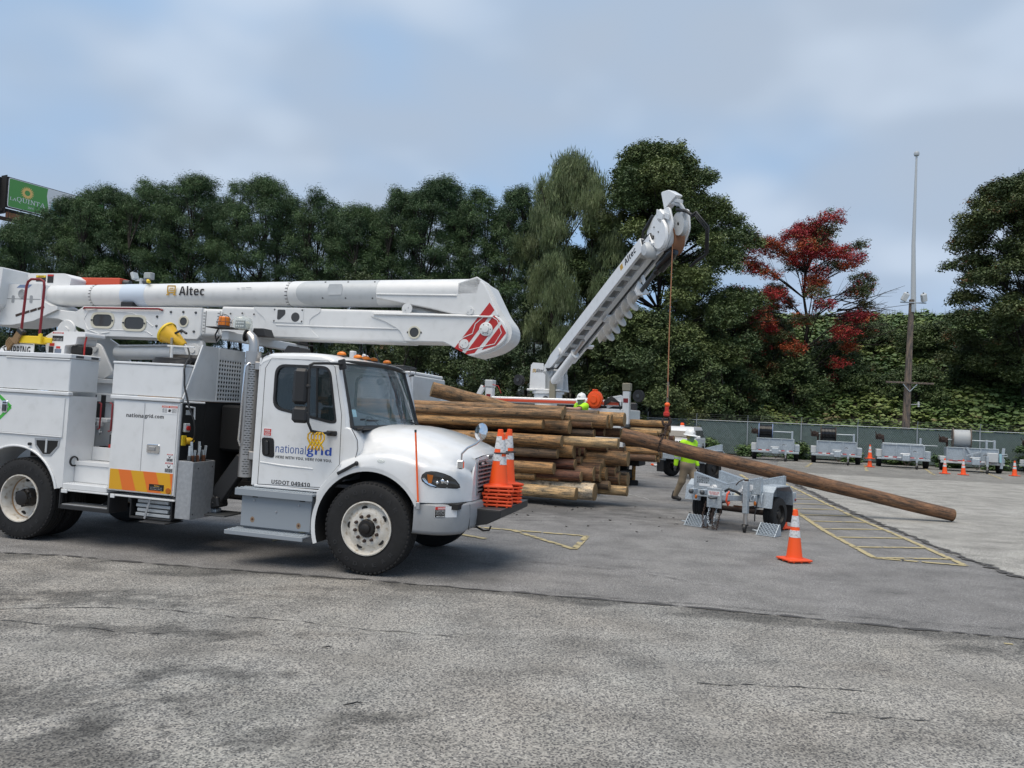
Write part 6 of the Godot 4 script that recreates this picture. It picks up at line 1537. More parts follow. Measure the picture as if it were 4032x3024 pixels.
	for q in [[0.615, 1.17], [0.69, 1.165], [0.675, 1.075], [0.635, 1.07]]: amr.append(onfender(q[0], q[1], 0.036))
	am.fan(amr, true)
	part(lamp, "turn_signal", am, "amber_dark")
	for q in [[0.80, 1.105, 0.026], [0.74, 1.085, 0.018], [0.86, 1.10, 0.018]]: part(lamp, "projector", MB.new().ball(onfender(q[0], q[1], 0.034), Vector3(q[2], q[2], 0.008), 12, 8), "chrome")
	var ch := MB.new(); var chr_ := []
	for q in [[0.558, 1.12], [0.60, 1.075], [0.66, 1.048], [0.74, 1.04], [0.66, 1.062], [0.615, 1.09], [0.585, 1.13]]: chr_.append(onfender(q[0], q[1], 0.034))
	ch.fan(chr_, true)
	part(lamp, "reflector", ch, "chrome")
	# bumper
	var path := [[0.52, -0.02], [0.66, -0.015], [0.78, -0.03], [0.88, -0.08], [0.96, -0.17], [1.02, -0.30], [1.055, -0.45], [1.07, -0.62], [1.085, -0.9], [1.09, -1.17]]
	var full := path.duplicate()
	for k in range(path.size() - 2, -1, -1): full.append([path[k][0], -2.34 - path[k][1]])
	var br := []
	for lv in [[0.856, 0.09], [0.852, 0.02], [0.835, 0.0], [0.70, -0.008], [0.56, 0.004], [0.525, 0.02], [0.505, 0.06], [0.505, 0.2]]:
		var r := PackedVector3Array()
		for p in full:
			var cz: float = clampf((p[1] + 1.17) / 1.17, -1, 1)
			r.append(Vector3(p[0] - lv[1] * (1.0 - absf(cz) * 0.3), lv[0] + (0.035 if p[0] > 1.03 and lv[0] < 0.6 else 0.0), p[1] - lv[1] * cz))
		br.append(r)
	var bump := part(t, "bumper", MB.new().grid(br), "silver_plastic")
	strip(bump, "bumper_seam", [Vector3(1.045, 0.84, -0.415), Vector3(1.052, 0.70, -0.42), Vector3(1.045, 0.55, -0.42)], 0.004, "line_black")
	part(bump, "dark_gap", MB.new().b2(0.45, 0.80, -2.2, 1.0, 0.862, -0.12, 0.0).b2(0.6, 0.55, -2.1, 0.98, 0.8, -0.25, 0.02), "black_matte")
	var dg := func(x: float, y: float, off: float) -> Vector3:
		var eye := Vector3(3.727, 1.929, 8.019); var q := Vector3(x, y, 0.0); var p := q
		for k in 6:
			var zz := ip([0.5, -0.018, 0.66, -0.014, 0.78, -0.028, 0.88, -0.078, 0.96, -0.168, 1.02, -0.30, 1.06, -0.45], p.x)
			p = eye + (q - eye) * ((zz + off - eye.z) / (q.z - eye.z))
		return p
	var dm := [["danger_sticker", "paper", 0.778, 0.715, 1.035, 0.835, 0.011], ["danger_header", "sign_red", 0.782, 0.800, 0.90, 0.832, 0.013], ["danger_text_panel", "black_matte", 0.782, 0.717, 0.90, 0.799, 0.013]]
	for d in dm:
		var r0 := PackedVector3Array(); var r1 := PackedVector3Array()
		for k in 5:
			var xx := lerpf(d[2], d[4], k / 4.0); var dy := (xx - 0.78) * 0.10
			r0.append(dg.call(xx, d[3] + dy, d[6])); r1.append(dg.call(xx, d[5] + dy, d[6]))
		part(bump, d[0], MB.new().grid([r0, r1]), d[1])
	var p0: Vector3 = dg.call(0.79, 0.803, 0.016); var p1: Vector3 = dg.call(0.90, 0.814, 0.016)
	var tb := Basis((p1 - p0).normalized(), Vector3.UP, (p1 - p0).normalized().cross(Vector3.UP).normalized())
	text(bump, "lettering", "DANGER", 0.022, 0.002, 0.105, 0.022, 0.004, "paper", true, false, tb, p0)
	text(bump, "lettering", "ELECTRICAL HAZARD", 0.006, -0.02, 0.10, -0.010, 0.004, "paper", true, false, tb, p0)
	for k in 3: text(bump, "lettering", "Stay clear of truck and boom", 0.004, -0.034 - k * 0.013, 0.104, -0.026 - k * 0.013, 0.004, "paper", false, false, tb, p0)
	text(bump, "lettering", "KEEP CLEAR", 0.01, -0.082, 0.10, -0.070, 0.004, "paper", true, false, tb, p0)
	# winch bumper in front
	var wb := part(t, "winch_bumper", MB.new().prism(pv([0.98, 0.56, 1.20, 0.60, 1.36, 0.69, 1.36, 0.765, 0.98, 0.765]), -1.95, -0.62, 0.006), "black_plastic")
	part(wb, "deck", MB.new().b2(0.98, 0.766, -1.95, 1.36, 0.775, -0.62, 0.003), "steel_dark")
	part(wb, "tow_hook", MB.new().tube([Vector3(1.0, 0.57, -0.70), Vector3(1.15, 0.52, -0.66), Vector3(1.22, 0.53, -0.66), Vector3(1.24, 0.58, -0.66)], 0.012, 6), "black_plastic")
	# convex hood mirror on a chrome arm
	for sd in [0]:
		var mz := -0.30
		var hm := part(t, "hood_mirror", MB.new().tube([Vector3(0.955, 1.335, mz + 0.02), Vector3(0.96, 1.42, mz + 0.03), Vector3(1.03, 1.49, mz + 0.04), Vector3(1.13, 1.545, mz + 0.04), Vector3(1.18, 1.60, mz + 0.03), Vector3(1.185, 1.66, mz + 0.02)], 0.012, 8), "chrome")
		part(hm, "bracket", MB.new().b2(0.915, 1.245, mz, 0.99, 1.345, mz + 0.06, 0.012), "chrome")
		var ma := Vector3(-0.50, 0.12, 0.86).normalized()
		part(hm, "mirror_head", MB.new().lathe([Vector2(0.0, 0.02), Vector2(0.065, 0.014), Vector2(0.098, 0.0), Vector2(0.102, -0.01), Vector2(0.085, -0.03), Vector2(0.03, -0.045), Vector2(0, -0.048)], Vector3(1.165, 1.68, mz + 0.02), ma, 22), "chrome")
	# orange marker whips at the bumper corners
	for q in [[0.0, 0.025, 1.0], [0.0, -2.365, 1.0]]:
		var wf := part(t, "marker_whip", MB.new().tube([Vector3(0.585, 0.87, q[1]), Vector3(0.505, 1.635, q[1])], 0.0115, 8), "fluor_orange")
		part(wf, "tip", MB.new().tube([Vector3(0.505, 1.635, q[1]), Vector3(0.502, 1.665, q[1])], 0.0135, 8), "black_plastic")
		part(wf, "clamp", MB.new().b2(0.565, 0.79, q[1] - 0.02, 0.605, 0.87, q[1] + 0.012, 0.006), "aluminium")

func sticker(parent: Node, x0: float, y0: float, x1: float, y1: float, z: float, kind: int) -> void:
	# small warning labels: white sheet, coloured header, dark panel, a pictogram
	var s := part(parent, "warning_label", MB.new().b2(x0, y0, z, x1, y1, z + 0.002, 0.0), "paper")
	var h := y1 - y0; var w := x1 - x0
	if kind == 0:
		part(s, "header", MB.new().b2(x0, y1 - h * 0.24, z + 0.002, x1, y1, z + 0.003, 0.0), "orange_beam")
		text(s, "lettering", "DANGER  DANGER", x0 + w * 0.05, y1 - h * 0.19, x1 - w * 0.05, y1 - h * 0.06, z + 0.004, "paper", true)
		for k in 4:
			text(s, "lettering", "KEEP CLEAR", x0 + w * 0.04, y1 - h * (0.44 + k * 0.13), x0 + w * 0.34, y1 - h * (0.35 + k * 0.13), z + 0.003, "line_black", true)
			text(s, "lettering", "PELIGRO ALTO", x1 - w * 0.34, y1 - h * (0.44 + k * 0.13), x1 - w * 0.04, y1 - h * (0.35 + k * 0.13), z + 0.003, "line_black", true)
		part(s, "pictogram", MB.new().prism(rp([x0 + w * 0.40, y0 + h * 0.3, 0.0, x0 + w * 0.55, y0 + h * 0.22, 0.005, x0 + w * 0.62, y0 + h * 0.55, 0.005, x0 + w * 0.45, y0 + h * 0.62, 0.005]), z + 0.002, z + 0.003), "line_black")
	else:
		part(s, "header", MB.new().b2(x0, y1 - h * 0.16, z + 0.002, x1, y1, z + 0.003, 0.0), "sign_red")
		text(s, "lettering", "DANGER", x0 + w * 0.15, y1 - h * 0.14, x1 - w * 0.1, y1 - h * 0.03, z + 0.004, "paper", true)
		part(s, "text_panel", MB.new().b2(x0, y0, z + 0.002, x1, y0 + h * (0.36 if kind == 1 else 0.6), z + 0.003, 0.0), "line_black")
		for k in 3: text(s, "lettering", "KEEP HANDS CLEAR", x0 + w * 0.08, y0 + h * (0.05 + k * 0.1), x1 - w * 0.08, y0 + h * (0.12 + k * 0.1), z + 0.004, "paper", false)
		if kind == 1: part(s, "pictogram", MB.new().prism(pv([x0 + w * 0.2, y0 + h * 0.78, x0 + w * 0.5, y0 + h * 0.55, x0 + w * 0.75, y0 + h * 0.80, x0 + w * 0.6, y0 + h * 0.45, x0 + w * 0.4, y0 + h * 0.42]), z + 0.002, z + 0.003), "line_black")

func truck_body(t: Node) -> void:
	# rear side pack with the wheel arch
	var ar := PackedVector2Array()
	for p in [Vector2(-6.9, 0.70), Vector2(-6.9, 1.80), Vector2(-4.25, 1.80), Vector2(-4.25, 0.625), Vector2(-4.342, 0.625)]: ar.append(p)
	for k in 17:
		var a := lerpf(0.22, PI - 0.10, k / 16.0)
		ar.append(Vector2(-5.0 + cos(a) * 0.675, 0.475 + sin(a) * 0.645))
	ar.append(Vector2(-5.68, 0.70))
	var sp := part(t, "side_pack", MB.new().prism(ar, -0.46, 0.0, 0.008), "white_paint")
	var al := []; var al2 := []
	for k in 25:
		var a := lerpf(0.22, PI - 0.10, k / 24.0)
		al.append(Vector3(-5.0 + cos(a) * 0.675, 0.475 + sin(a) * 0.645, 0.012))
	part(sp, "arch_trim", MB.new().tube(al, 0.016, 7), "white_paint")
	part(sp, "wheel_well", MB.new().b2(-5.75, 0.5, -0.95, -4.3, 1.12, -0.9, 0.0), "black_matte")
	var d1 := part(sp, "compartment_door", MB.new().prism(rr(-6.85, 1.285, -4.305, 1.765, 0.012), 0.0, 0.012, 0.004), "white_paint")
	part(d1, "hinge", MB.new().tube([Vector3(-6.85, 1.275, 0.012), Vector3(-4.305, 1.275, 0.012)], 0.009, 6), "white_paint")
	part(d1, "latch", MB.new().prism(rr(-5.295, 1.535, -5.205, 1.695, 0.025), 0.012, 0.024, 0.006), "chrome")
	part(d1, "latch_paddle", MB.new().box(Vector3(-5.25, 1.60, 0.028), Vector3(0.055, 0.09, 0.02), 0.008).box(Vector3(-5.25, 1.665, 0.026), Vector3(0.05, 0.02, 0.02), 0.005), "steel_dark")
	part(d1, "emblem", MB.new().bar(Vector3(-5.36, 1.75, 0.0135), Vector3(-5.155, 1.615, 0.0135), 0.003, 0.042, 0.0, Vector3.UP).bar(Vector3(-5.155, 1.615, 0.0135), Vector3(-5.34, 1.445, 0.0135), 0.003, 0.042, 0.0, Vector3.UP), "logo_green")
	part(d1, "emblem_dot", MB.new().prism(circ(-5.36, 1.60, 0.035, 14), 0.012, 0.0145), "billboard_blue")
	part(sp, "drip_rail", MB.new().b2(-6.9, 1.805, -0.05, -4.24, 1.85, 0.028, 0.008), "white_paint")
	var rc := part(sp, "chock_holder", MB.new().ringplate(rp([-4.74, 1.235, 0.01, -4.335, 1.25, 0.01, -4.345, 1.15, 0.01, -4.465, 1.02, 0.01, -4.60, 1.015, 0.01, -4.725, 1.14, 0.01]), rp([-4.71, 1.21, 0.005, -4.365, 1.222, 0.005, -4.372, 1.155, 0.005, -4.48, 1.045, 0.005, -4.59, 1.04, 0.005, -4.70, 1.15, 0.005]), -0.005, 0.006), "aluminium")
	part(rc, "recess", MB.new().prism(pv([-4.71, 1.21, -4.365, 1.222, -4.372, 1.155, -4.48, 1.045, -4.59, 1.04, -4.70, 1.15]), 0.0, 0.002), "black_matte")
	part(rc, "chock_bar", MB.new().b2(-4.56, 1.06, 0.002, -4.53, 1.235, 0.012, 0.003), "grey_white")
	part(sp, "bolt", MB.new().lathe([Vector2(0.02, 0), Vector2(0.02, 0.03), Vector2(0, 0.032)], Vector3(-4.80, 1.155, 0.0), Vector3.BACK, 10), "black_plastic")
	# upper box behind
	var ub := part(t, "upper_box", MB.new().b2(-6.9, 1.858, -0.47, -4.27, 2.275, 0.0, 0.008), "white_paint")
	part(ub, "lid", MB.new().b2(-6.9, 2.28, -0.48, -4.262, 2.338, 0.012, 0.008), "white_paint")
	part(ub, "lid_hinge", MB.new().tube([Vector3(-5.3, 2.262, 0.006), Vector3(-4.275, 2.262, 0.006)], 0.009, 6), "white_paint")
	for zz in [-0.13, -0.38]: part(ub, "vent", MB.new().b2(-4.2615, 2.295, zz - 0.06, -4.256, 2.322, zz + 0.06, 0.0), "steel_dark")
	# step well: two treads, back wall, kick band
	var sw := part(t, "step_well", MB.new().b2(-4.25, 0.625, -0.46, -3.575, 0.695, 0.0, 0.006).b2(-4.248, 0.70, -0.46, -3.575, 0.965, -0.17, 0.006).b2(-4.248, 0.97, -0.47, -3.572, 1.145, -0.44, 0.004), "white_paint")
	part(sw, "kick_band", MB.new().b2(-4.0, 1.145, -0.462, -3.575, 1.19, -0.44, 0.003), "sign_red")
	part(sw, "dark_panel", MB.new().b2(-4.0, 1.19, -0.47, -3.575, 1.32, -0.45, 0.002), "line_black")
	var tb := MB.new()
	for i in 22:
		for j in 4:
			tb.box(Vector3(-4.22 + i * 0.03 + (j % 2) * 0.015, 0.699, -0.14 + j * 0.04), Vector3(0.016, 0.008, 0.01), 0.002)
			tb.box(Vector3(-4.22 + i * 0.03 + (j % 2) * 0.015, 0.969, -0.31 + j * 0.04), Vector3(0.016, 0.008, 0.01), 0.002)
	part(sw, "tread_bumps", tb, "white_paint").set_meta("kind", "stuff")
	part(sw, "tread_lip", MB.new().b2(-4.248, 0.92, -0.17, -3.575, 0.972, -0.155, 0.004), "white_paint")
	part(sw, "side_lamp", MB.new().lathe([Vector2(0.068, 0), Vector2(0.066, 0.016), Vector2(0.052, 0.018), Vector2(0.05, 0.008), Vector2(0, 0.008)], Vector3(-4.249, 0.965, -0.145), Vector3.RIGHT, 22), "black_plastic")
	part(sw, "lamp_lens", MB.new().lathe([Vector2(0.05, 0.009), Vector2(0.03, 0.014), Vector2(0, 0.015)], Vector3(-4.249, 0.965, -0.145), Vector3.RIGHT, 18), "grey_white")
	for q in [[-4.19, -0.47, 1.38, 1.73], [-3.60, -0.02, 1.39, 1.745]]:
		part(sw, "grab_handle", MB.new().tube([Vector3(q[0] - 0.03, q[3], q[1]), Vector3(q[0] + 0.03, q[3] - 0.01, q[1] + 0.03), Vector3(q[0] + 0.035, (q[2] + q[3]) / 2, q[1] + 0.035), Vector3(q[0] + 0.03, q[2] + 0.01, q[1] + 0.03), Vector3(q[0] - 0.03, q[2], q[1])], 0.011, 7), "dark_red")
	# turntable pedestal seen through the gap
	var pd := part(t, "pedestal", MB.new().lathe([Vector2(0.42, 0.75), Vector2(0.40, 1.72), Vector2(0.46, 1.74), Vector2(0.46, 1.84), Vector2(0.40, 1.86), Vector2(0.40, 1.98), Vector2(0.47, 2.0), Vector2(0.47, 2.05), Vector2(0.30, 2.06)], Vector3(-4.85, 0, -1.2), Vector3.UP, 30), "white_gel")
	part(pd, "placard", MB.new().box(Vector3(-4.56, 1.62, -0.85), Vector3(0.13, 0.42, 0.006), 0.0, Basis(Vector3.UP, 0.65)), "line_black")
	part(pd, "bracket", MB.new().b2(-4.45, 1.46, -0.90, -4.2, 1.52, -0.6, 0.01).b2(-4.36, 1.40, -0.66, -4.28, 1.48, -0.58, 0.015), "white_gel")
	part(pd, "hook", MB.new().tube([Vector3(-4.3, 1.40, -0.60), Vector3(-4.3, 1.34, -0.59), Vector3(-4.27, 1.31, -0.57), Vector3(-4.25, 1.34, -0.57)], 0.012, 7), "grey_white")
	part(t, "deck", MB.new().b2(-6.9, 0.84, -2.0, -2.6, 0.90, -0.46, 0.005), "steel_dark")
	# far side packs
	part(t, "side_pack", MB.new().b2(-6.9, 0.7, -2.44, -5.7, 1.8, -1.98, 0.01).b2(-4.25, 0.65, -2.44, -2.58, 1.8, -1.98, 0.01).b2(-5.7, 1.15, -2.44, -4.25, 1.8, -1.98, 0.01), "white_paint")
	# front compartment
	var fc := part(t, "front_compartment", MB.new().b2(-3.57, 0.665, -0.46, -2.583, 1.80, 0.0, 0.008), "white_paint")
	for q in [[-3.545, -3.095], [-3.085, -2.612]]:
		part(fc, "door", MB.new().prism(rr(q[0], 0.675, q[1], 1.775, 0.008), 0.0, 0.010, 0.003), "white_paint")
	part(fc, "lip", MB.new().b2(-3.60, 1.805, -0.05, -2.575, 1.852, 0.03, 0.008), "white_paint")
	var fu := part(t, "upper_box", MB.new().b2(-3.61, 1.862, -0.40, -2.583, 2.245, 0.0, 0.008), "white_paint")
	part(fu, "lid", MB.new().b2(-3.615, 2.248, -0.41, -2.578, 2.275, 0.010, 0.006), "white_paint")
	part(fc, "corner_trim", MB.new().b2(-2.583, 0.66, -0.01, -2.555, 1.80, 0.02, 0.006), "aluminium")
	part(fc, "sill", MB.new().b2(-4.25, 0.60, -0.46, -2.57, 0.622, 0.006, 0.004), "white_paint")
	var z := 0.011
	var tops := [-3.532, -3.41, -3.225, -3.045, -2.857, -2.66, -2.615]; var bots := [-3.532, -3.328, -3.13, -2.96, -2.764, -2.615, -2.615]
	for k in 6:
		part(fc, "reflective_stripe", MB.new().prism(pv([bots[k], 0.685, bots[k + 1] - 0.001, 0.685, tops[k + 1], 0.935, tops[k], 0.935]) if k < 5 else pv([-2.6155, 0.69, -2.615, 0.685, -2.615, 0.935, -2.66, 0.935]), z, z + 0.002), "reflex_yellow" if k % 2 == 0 else "reflex_orange")
	text(fc, "lettering", "nationa", -3.352, 1.588, -3.100, 1.638, z + 0.001, "line_black", true)
	text(fc, "lettering", "grid.com", -3.082, 1.580, -2.806, 1.640, z + 0.001, "line_black", true)
	part(fc, "latch", MB.new().prism(rr(-3.015, 1.165, -2.828, 1.275, 0.02), z, z + 0.012, 0.006), "chrome")
	part(fc, "latch_paddle", MB.new().box(Vector3(-2.93, 1.22, z + 0.018), Vector3(0.09, 0.055, 0.02), 0.008), "stainless")
	sticker(fc, -2.838, 1.655, -2.617, 1.755, z, 0)
	sticker(fc, -2.716, 1.085, -2.634, 1.172, z, 1)
	sticker(fc, -2.732, 0.952, -2.625, 1.068, z, 1)
	var mp := part(fc, "maker_plate", MB.new().b2(-2.941, 0.715, z + 0.002, -2.728, 0.79, z + 0.005, 0.0), "black_gloss")
	text(mp, "lettering", "Altec", -2.87, 0.762, -2.79, 0.783, z + 0.006, "gold", true)
	text(mp, "lettering", "SOUTHBOROUGH, MA", -2.92, 0.745, -2.75, 0.755, z + 0.006, "grey_white")
	text(mp, "lettering", "SALES AND SERVICE", -2.92, 0.725, -2.75, 0.735, z + 0.006, "grey_white")
	part(fc, "reflector", MB.new().lathe([Vector2(0.036, 0), Vector2(0.034, 0.008), Vector2(0, 0.009)], Vector3(-2.663, 0.725, z + 0.002), Vector3.BACK, 16), "amber_dark")
	# folding step frame under the well and stowed cribbing under the compartment
	var fs := part(t, "folding_step", MB.new().b2(-4.27, 0.375, -0.02, -4.25, 0.64, 0.02, 0.004).b2(-3.53, 0.375, -0.30, -3.50, 0.63, 0.02, 0.004).b2(-4.25, 0.375, -0.24, -3.53, 0.425, 0.015, 0.004), "black_plastic")
	part(fs, "tread", MB.new().b2(-4.24, 0.426, -0.22, -3.54, 0.436, 0.0, 0.002), "aluminium")
	for xx in [-4.22, -3.50]: part(fs, "bracket", MB.new().b2(xx - 0.035, 0.575, 0.0, xx + 0.06, 0.625, 0.016, 0.006), "white_paint")
	var cr := part(t, "cribbing_rack", MB.new().b2(-3.26, 0.34, -0.35, -2.65, 0.365, -0.06, 0.004).b2(-3.265, 0.34, -0.36, -3.245, 0.60, -0.06, 0.004).b2(-2.67, 0.34, -0.36, -2.65, 0.60, -0.06, 0.004).b2(-3.25, 0.36, -0.40, -2.66, 0.60, -0.37, 0.0), "black_plastic")
	for k in 4: part(cr, "pad", MB.new().b2(-3.20 + 0.02 * (k % 2), 0.372 + k * 0.055, -0.30, -2.70 - 0.03 * (k % 2), 0.412 + k * 0.055, -0.09, 0.006), "grey_white")
	part(cr, "strap_bar", MB.new().bar(Vector3(-3.02, 0.35, -0.04), Vector3(-2.95, 0.62, -0.04), 0.01, 0.03), "aluminium")
	part(t, "fold_plate", MB.new().b2(-3.0, 0.325, -0.25, -2.62, 0.338, 0.08, 0.003), "black_plastic")
	# perforated guard plate behind the cab
	var pf := MB.new()
	var outl := pv([0.02, 1.845, 0.325, 2.535, 1.22, 2.535, 1.22, 1.845])
	pf.prism(pv([0.02, 1.845, 0.66, 1.845, 0.66, 2.535, 0.325, 2.535]), -2.575, -2.565, 0.0, FX)
	pf.prism(pv([0.66, 2.395, 1.22, 2.395, 1.22, 2.535, 0.66, 2.535]), -2.575, -2.565, 0.0, FX)
	pf.prism(pv([1.155, 1.845, 1.22, 1.845, 1.22, 2.395, 1.155, 2.395]), -2.575, -2.565, 0.0, FX)
	for i in 9:
		for j in 10:
			var cx := 0.66 + (i + 0.5) * 0.055; var cy := 1.845 + (j + 0.5) * 0.055
			pf.ringplate(pv([cx - 0.0275, cy - 0.0275, cx + 0.0275, cy - 0.0275, cx + 0.0275, cy + 0.0275, cx - 0.0275, cy + 0.0275]), circ(cx, cy, 0.0195, 8), -2.573, -2.567, FX)
	var gp := part(t, "guard_plate", pf, "white_gel")
	part(gp, "edge_strip", MB.new().bar(Vector3(-2.565, 1.845, -0.02), Vector3(-2.565, 2.535, -0.325), 0.05, 0.02, 0.004, Vector3.RIGHT), "white_paint")
	part(gp, "frame", MB.new().b2(-2.566, 1.83, -1.22, -2.55, 1.85, -0.02, 0.003).b2(-2.566, 1.85, -0.66, -2.556, 2.53, -0.635, 0.003), "white_gel")
	part(gp, "backing", MB.new().b2(-2.605, 1.85, -1.2, -2.595, 2.42, -0.64, 0.0), "black_matte")
	part(t, "engine_box", MB.new().b2(-3.3, 1.86, -1.25, -2.75, 2.35, -0.55, 0.02), "steel_dark")
	part(t, "fabric_roll", MB.new().b2(-3.2, 2.28, -0.9, -2.7, 2.42, -0.45, 0.05), "black_plastic")
	# dark bay between body and cab, and what hangs in it
	var bay := part(t, "dark_bay", MB.new().b2(-2.585, 0.66, -1.5, -2.565, 1.828, -0.46, 0.0).b2(-2.5825, 0.66, -0.46, -2.57, 1.80, -0.01, 0.0).b2(-2.56, 0.85, -1.55, -1.62, 2.2, -1.50, 0.0).b2(-2.56, 1.2, -1.5, -1.65, 1.8, -0.75, 0.03), "black_matte")
	part(bay, "handle", MB.new().tube([Vector3(-2.565, 1.76, -0.07), Vector3(-2.53, 1.755, -0.09), Vector3(-2.53, 1.75, -0.19), Vector3(-2.53, 1.60, -0.20)], 0.012, 7), "white_flat")
	part(bay, "handle_plate", MB.new().b2(-2.568, 1.655, -0.17, -2.560, 1.715, -0.08, 0.003), "grey_white")
	var es := part(bay, "stop_box", MB.new().b2(-2.568, 1.445, -0.14, -2.53, 1.555, -0.04, 0.01), "grey_white")
	part(es, "stop_button", MB.new().lathe([Vector2(0.028, 0), Vector2(0.03, 0.02), Vector2(0, 0.024)], Vector3(-2.53, 1.495, -0.09), Vector3.RIGHT, 14), "red")
	var so := part(bay, "power_socket", MB.new().b2(-2.568, 1.28, -0.11, -2.545, 1.405, -0.02, 0.008), "yellow_sign")
	part(so, "plug", MB.new().lathe([Vector2(0.04, 0), Vector2(0.045, 0.05), Vector2(0.03, 0.09), Vector2(0.012, 0.11)], Vector3(-2.545, 1.34, -0.08), Vector3(0.5, 0, -0.86).normalized(), 12), "yellow")
	part(bay, "valve_pipe", MB.new().tube([Vector3(-2.1, 1.84, -0.85), Vector3(-2.06, 1.86, -0.75), Vector3(-2.06, 1.80, -0.70), Vector3(-2.06, 1.35, -0.70)], 0.03, 9).lathe([Vector2(0.045, 0), Vector2(0.045, 0.08)], Vector3(-2.06, 1.50, -0.70), Vector3.UP, 10), "steel_dark")
	part(bay, "valve_lever", MB.new().bar(Vector3(-2.06, 1.57, -0.65), Vector3(-2.12, 1.38, -0.63), 0.012, 0.03), "yellow")
	part(bay, "hose", MB.new().tube([Vector3(-2.06, 1.35, -0.70), Vector3(-2.05, 1.1, -0.68), Vector3(-2.0, 0.85, -0.66)], 0.022, 7), "black_plastic")
	# aluminium chock box with hangers standing in it
	var ab := part(t, "hanger_box", MB.new().b2(-2.52, 0.41, -0.37, -2.505, 1.105, 0.05, 0.003).b2(-2.325, 0.41, -0.37, -2.31, 1.10, 0.05, 0.003).b2(-2.505, 0.41, 0.035, -2.325, 1.105, 0.05, 0.003).b2(-2.505, 0.41, -0.37, -2.325, 1.105, -0.355, 0.003).b2(-2.505, 0.41, -0.35, -2.325, 0.43, 0.03, 0.0), "aluminium")
	for k in 4: part(ab, "bolt", MB.new().lathe([Vector2(0.012, 0), Vector2(0, 0.008)], Vector3(-2.309, [0.47, 0.46, 1.02, 1.03][k], [0.0, -0.3, -0.05, -0.32][k]), Vector3.RIGHT, 8), "steel_dark")
	for k in 7:
		var zz := 0.0 - k * 0.05
		var h := 1.28 + 0.06 * sin(k * 2.1)
		var hg := part(t, "wire_hanger", MB.new().box(Vector3(-2.41 + 0.02 * sin(k * 3.0), h - 0.22, zz), Vector3(0.035, 0.45, 0.012), 0.004, Basis(Vector3.BACK, 0.10 * sin(k * 1.7))), "galvanised")
		part(hg, "lower_wrap", MB.new().box(Vector3(-2.41 + 0.02 * sin(k * 3.0), 1.09, zz), Vector3(0.045, 0.16, 0.03), 0.006), "rust" if k % 2 else "steel_dark")
	# outrigger leg
	var og := part(t, "outrigger", MB.new().bar(Vector3(-1.98, 1.15, -0.52), Vector3(-2.36, 0.55, -0.45), 0.16, 0.20, 0.015).box(Vector3(-2.36, 0.56, -0.45), Vector3(0.30, 0.14, 0.22), 0.02, Basis(Vector3.BACK, 0.25)), "black_plastic")
	part(og, "foot_plate", MB.new().b2(-2.60, 0.435, -0.65, -2.02, 0.452, -0.22, 0.004), "steel_dark")
	part(og, "foot_clamp", MB.new().b2(-2.42, 0.452, -0.5, -2.26, 0.50, -0.38, 0.008), "galvanised")
	for k in 8: part(og, "bolt", MB.new().lathe([Vector2(0.014, 0), Vector2(0, 0.014)], Vector3(-2.46 + (k % 4) * 0.06, 0.53 + (k / 4) * 0.08 + (k % 4) * 0.015, -0.335), Vector3.BACK, 7), "black_gloss")
	# exhaust stack
	var ex := part(t, "exhaust_stack", MB.new().lathe([Vector2(0.09, 0.955), Vector2(0.09, 2.475), Vector2(0.07, 2.478)], Vector3(-1.755, 0, -0.20), Vector3.UP, 24), "stainless")
	part(ex, "tail_pipe", MB.new().tube([Vector3(-1.755, 2.45, -0.20), Vector3(-1.76, 2.56, -0.205), Vector3(-1.80, 2.64, -0.22), Vector3(-1.86, 2.68, -0.235)], 0.06, 16, false), "stainless")
	part(ex, "rain_flap", MB.new().prism(circ(0, 0, 0.075, 18), -0.006, 0.006, 0.0, Transform3D(Basis(Vector3(0.2, 0.9, 0.3).normalized(), Vector3(0.1, -0.35, 0.93).normalized(), Vector3(0.97, -0.2, -0.1).normalized()), Vector3(-1.89, 2.67, -0.21))), "black_matte")
	var vs := MB.new()
	for k in 46:
		for j in 2:
			var a := 0.75 + j * 0.42 + (k % 2) * 0.2
			var yy := 1.00 + k * 0.0285 + (0.03 if k > 6 else 0.0)
			var d := Vector3(cos(a), 0, sin(a))
			vs.box(Vector3(-1.755, yy, -0.20) + d * 0.0905, Vector3(0.003, 0.008, 0.03), 0.0, Basis(d, Vector3.UP, d.cross(Vector3.UP)))
	part(ex, "vent_slots", vs, "black_matte").set_meta("kind", "stuff")
	part(ex, "grab_rail", MB.new().tube([Vector3(-1.74, 2.33, -0.10), Vector3(-1.765, 2.28, -0.06), Vector3(-1.77, 2.2, -0.06), Vector3(-1.79, 1.40, -0.06), Vector3(-1.79, 1.33, -0.10)], 0.013, 8), "chrome")
	for yy in [2.30, 1.22]: part(ex, "clamp", MB.new().b2(-1.68, yy - 0.05, -0.24, -1.58, yy + 0.05, -0.12, 0.008), "stainless")

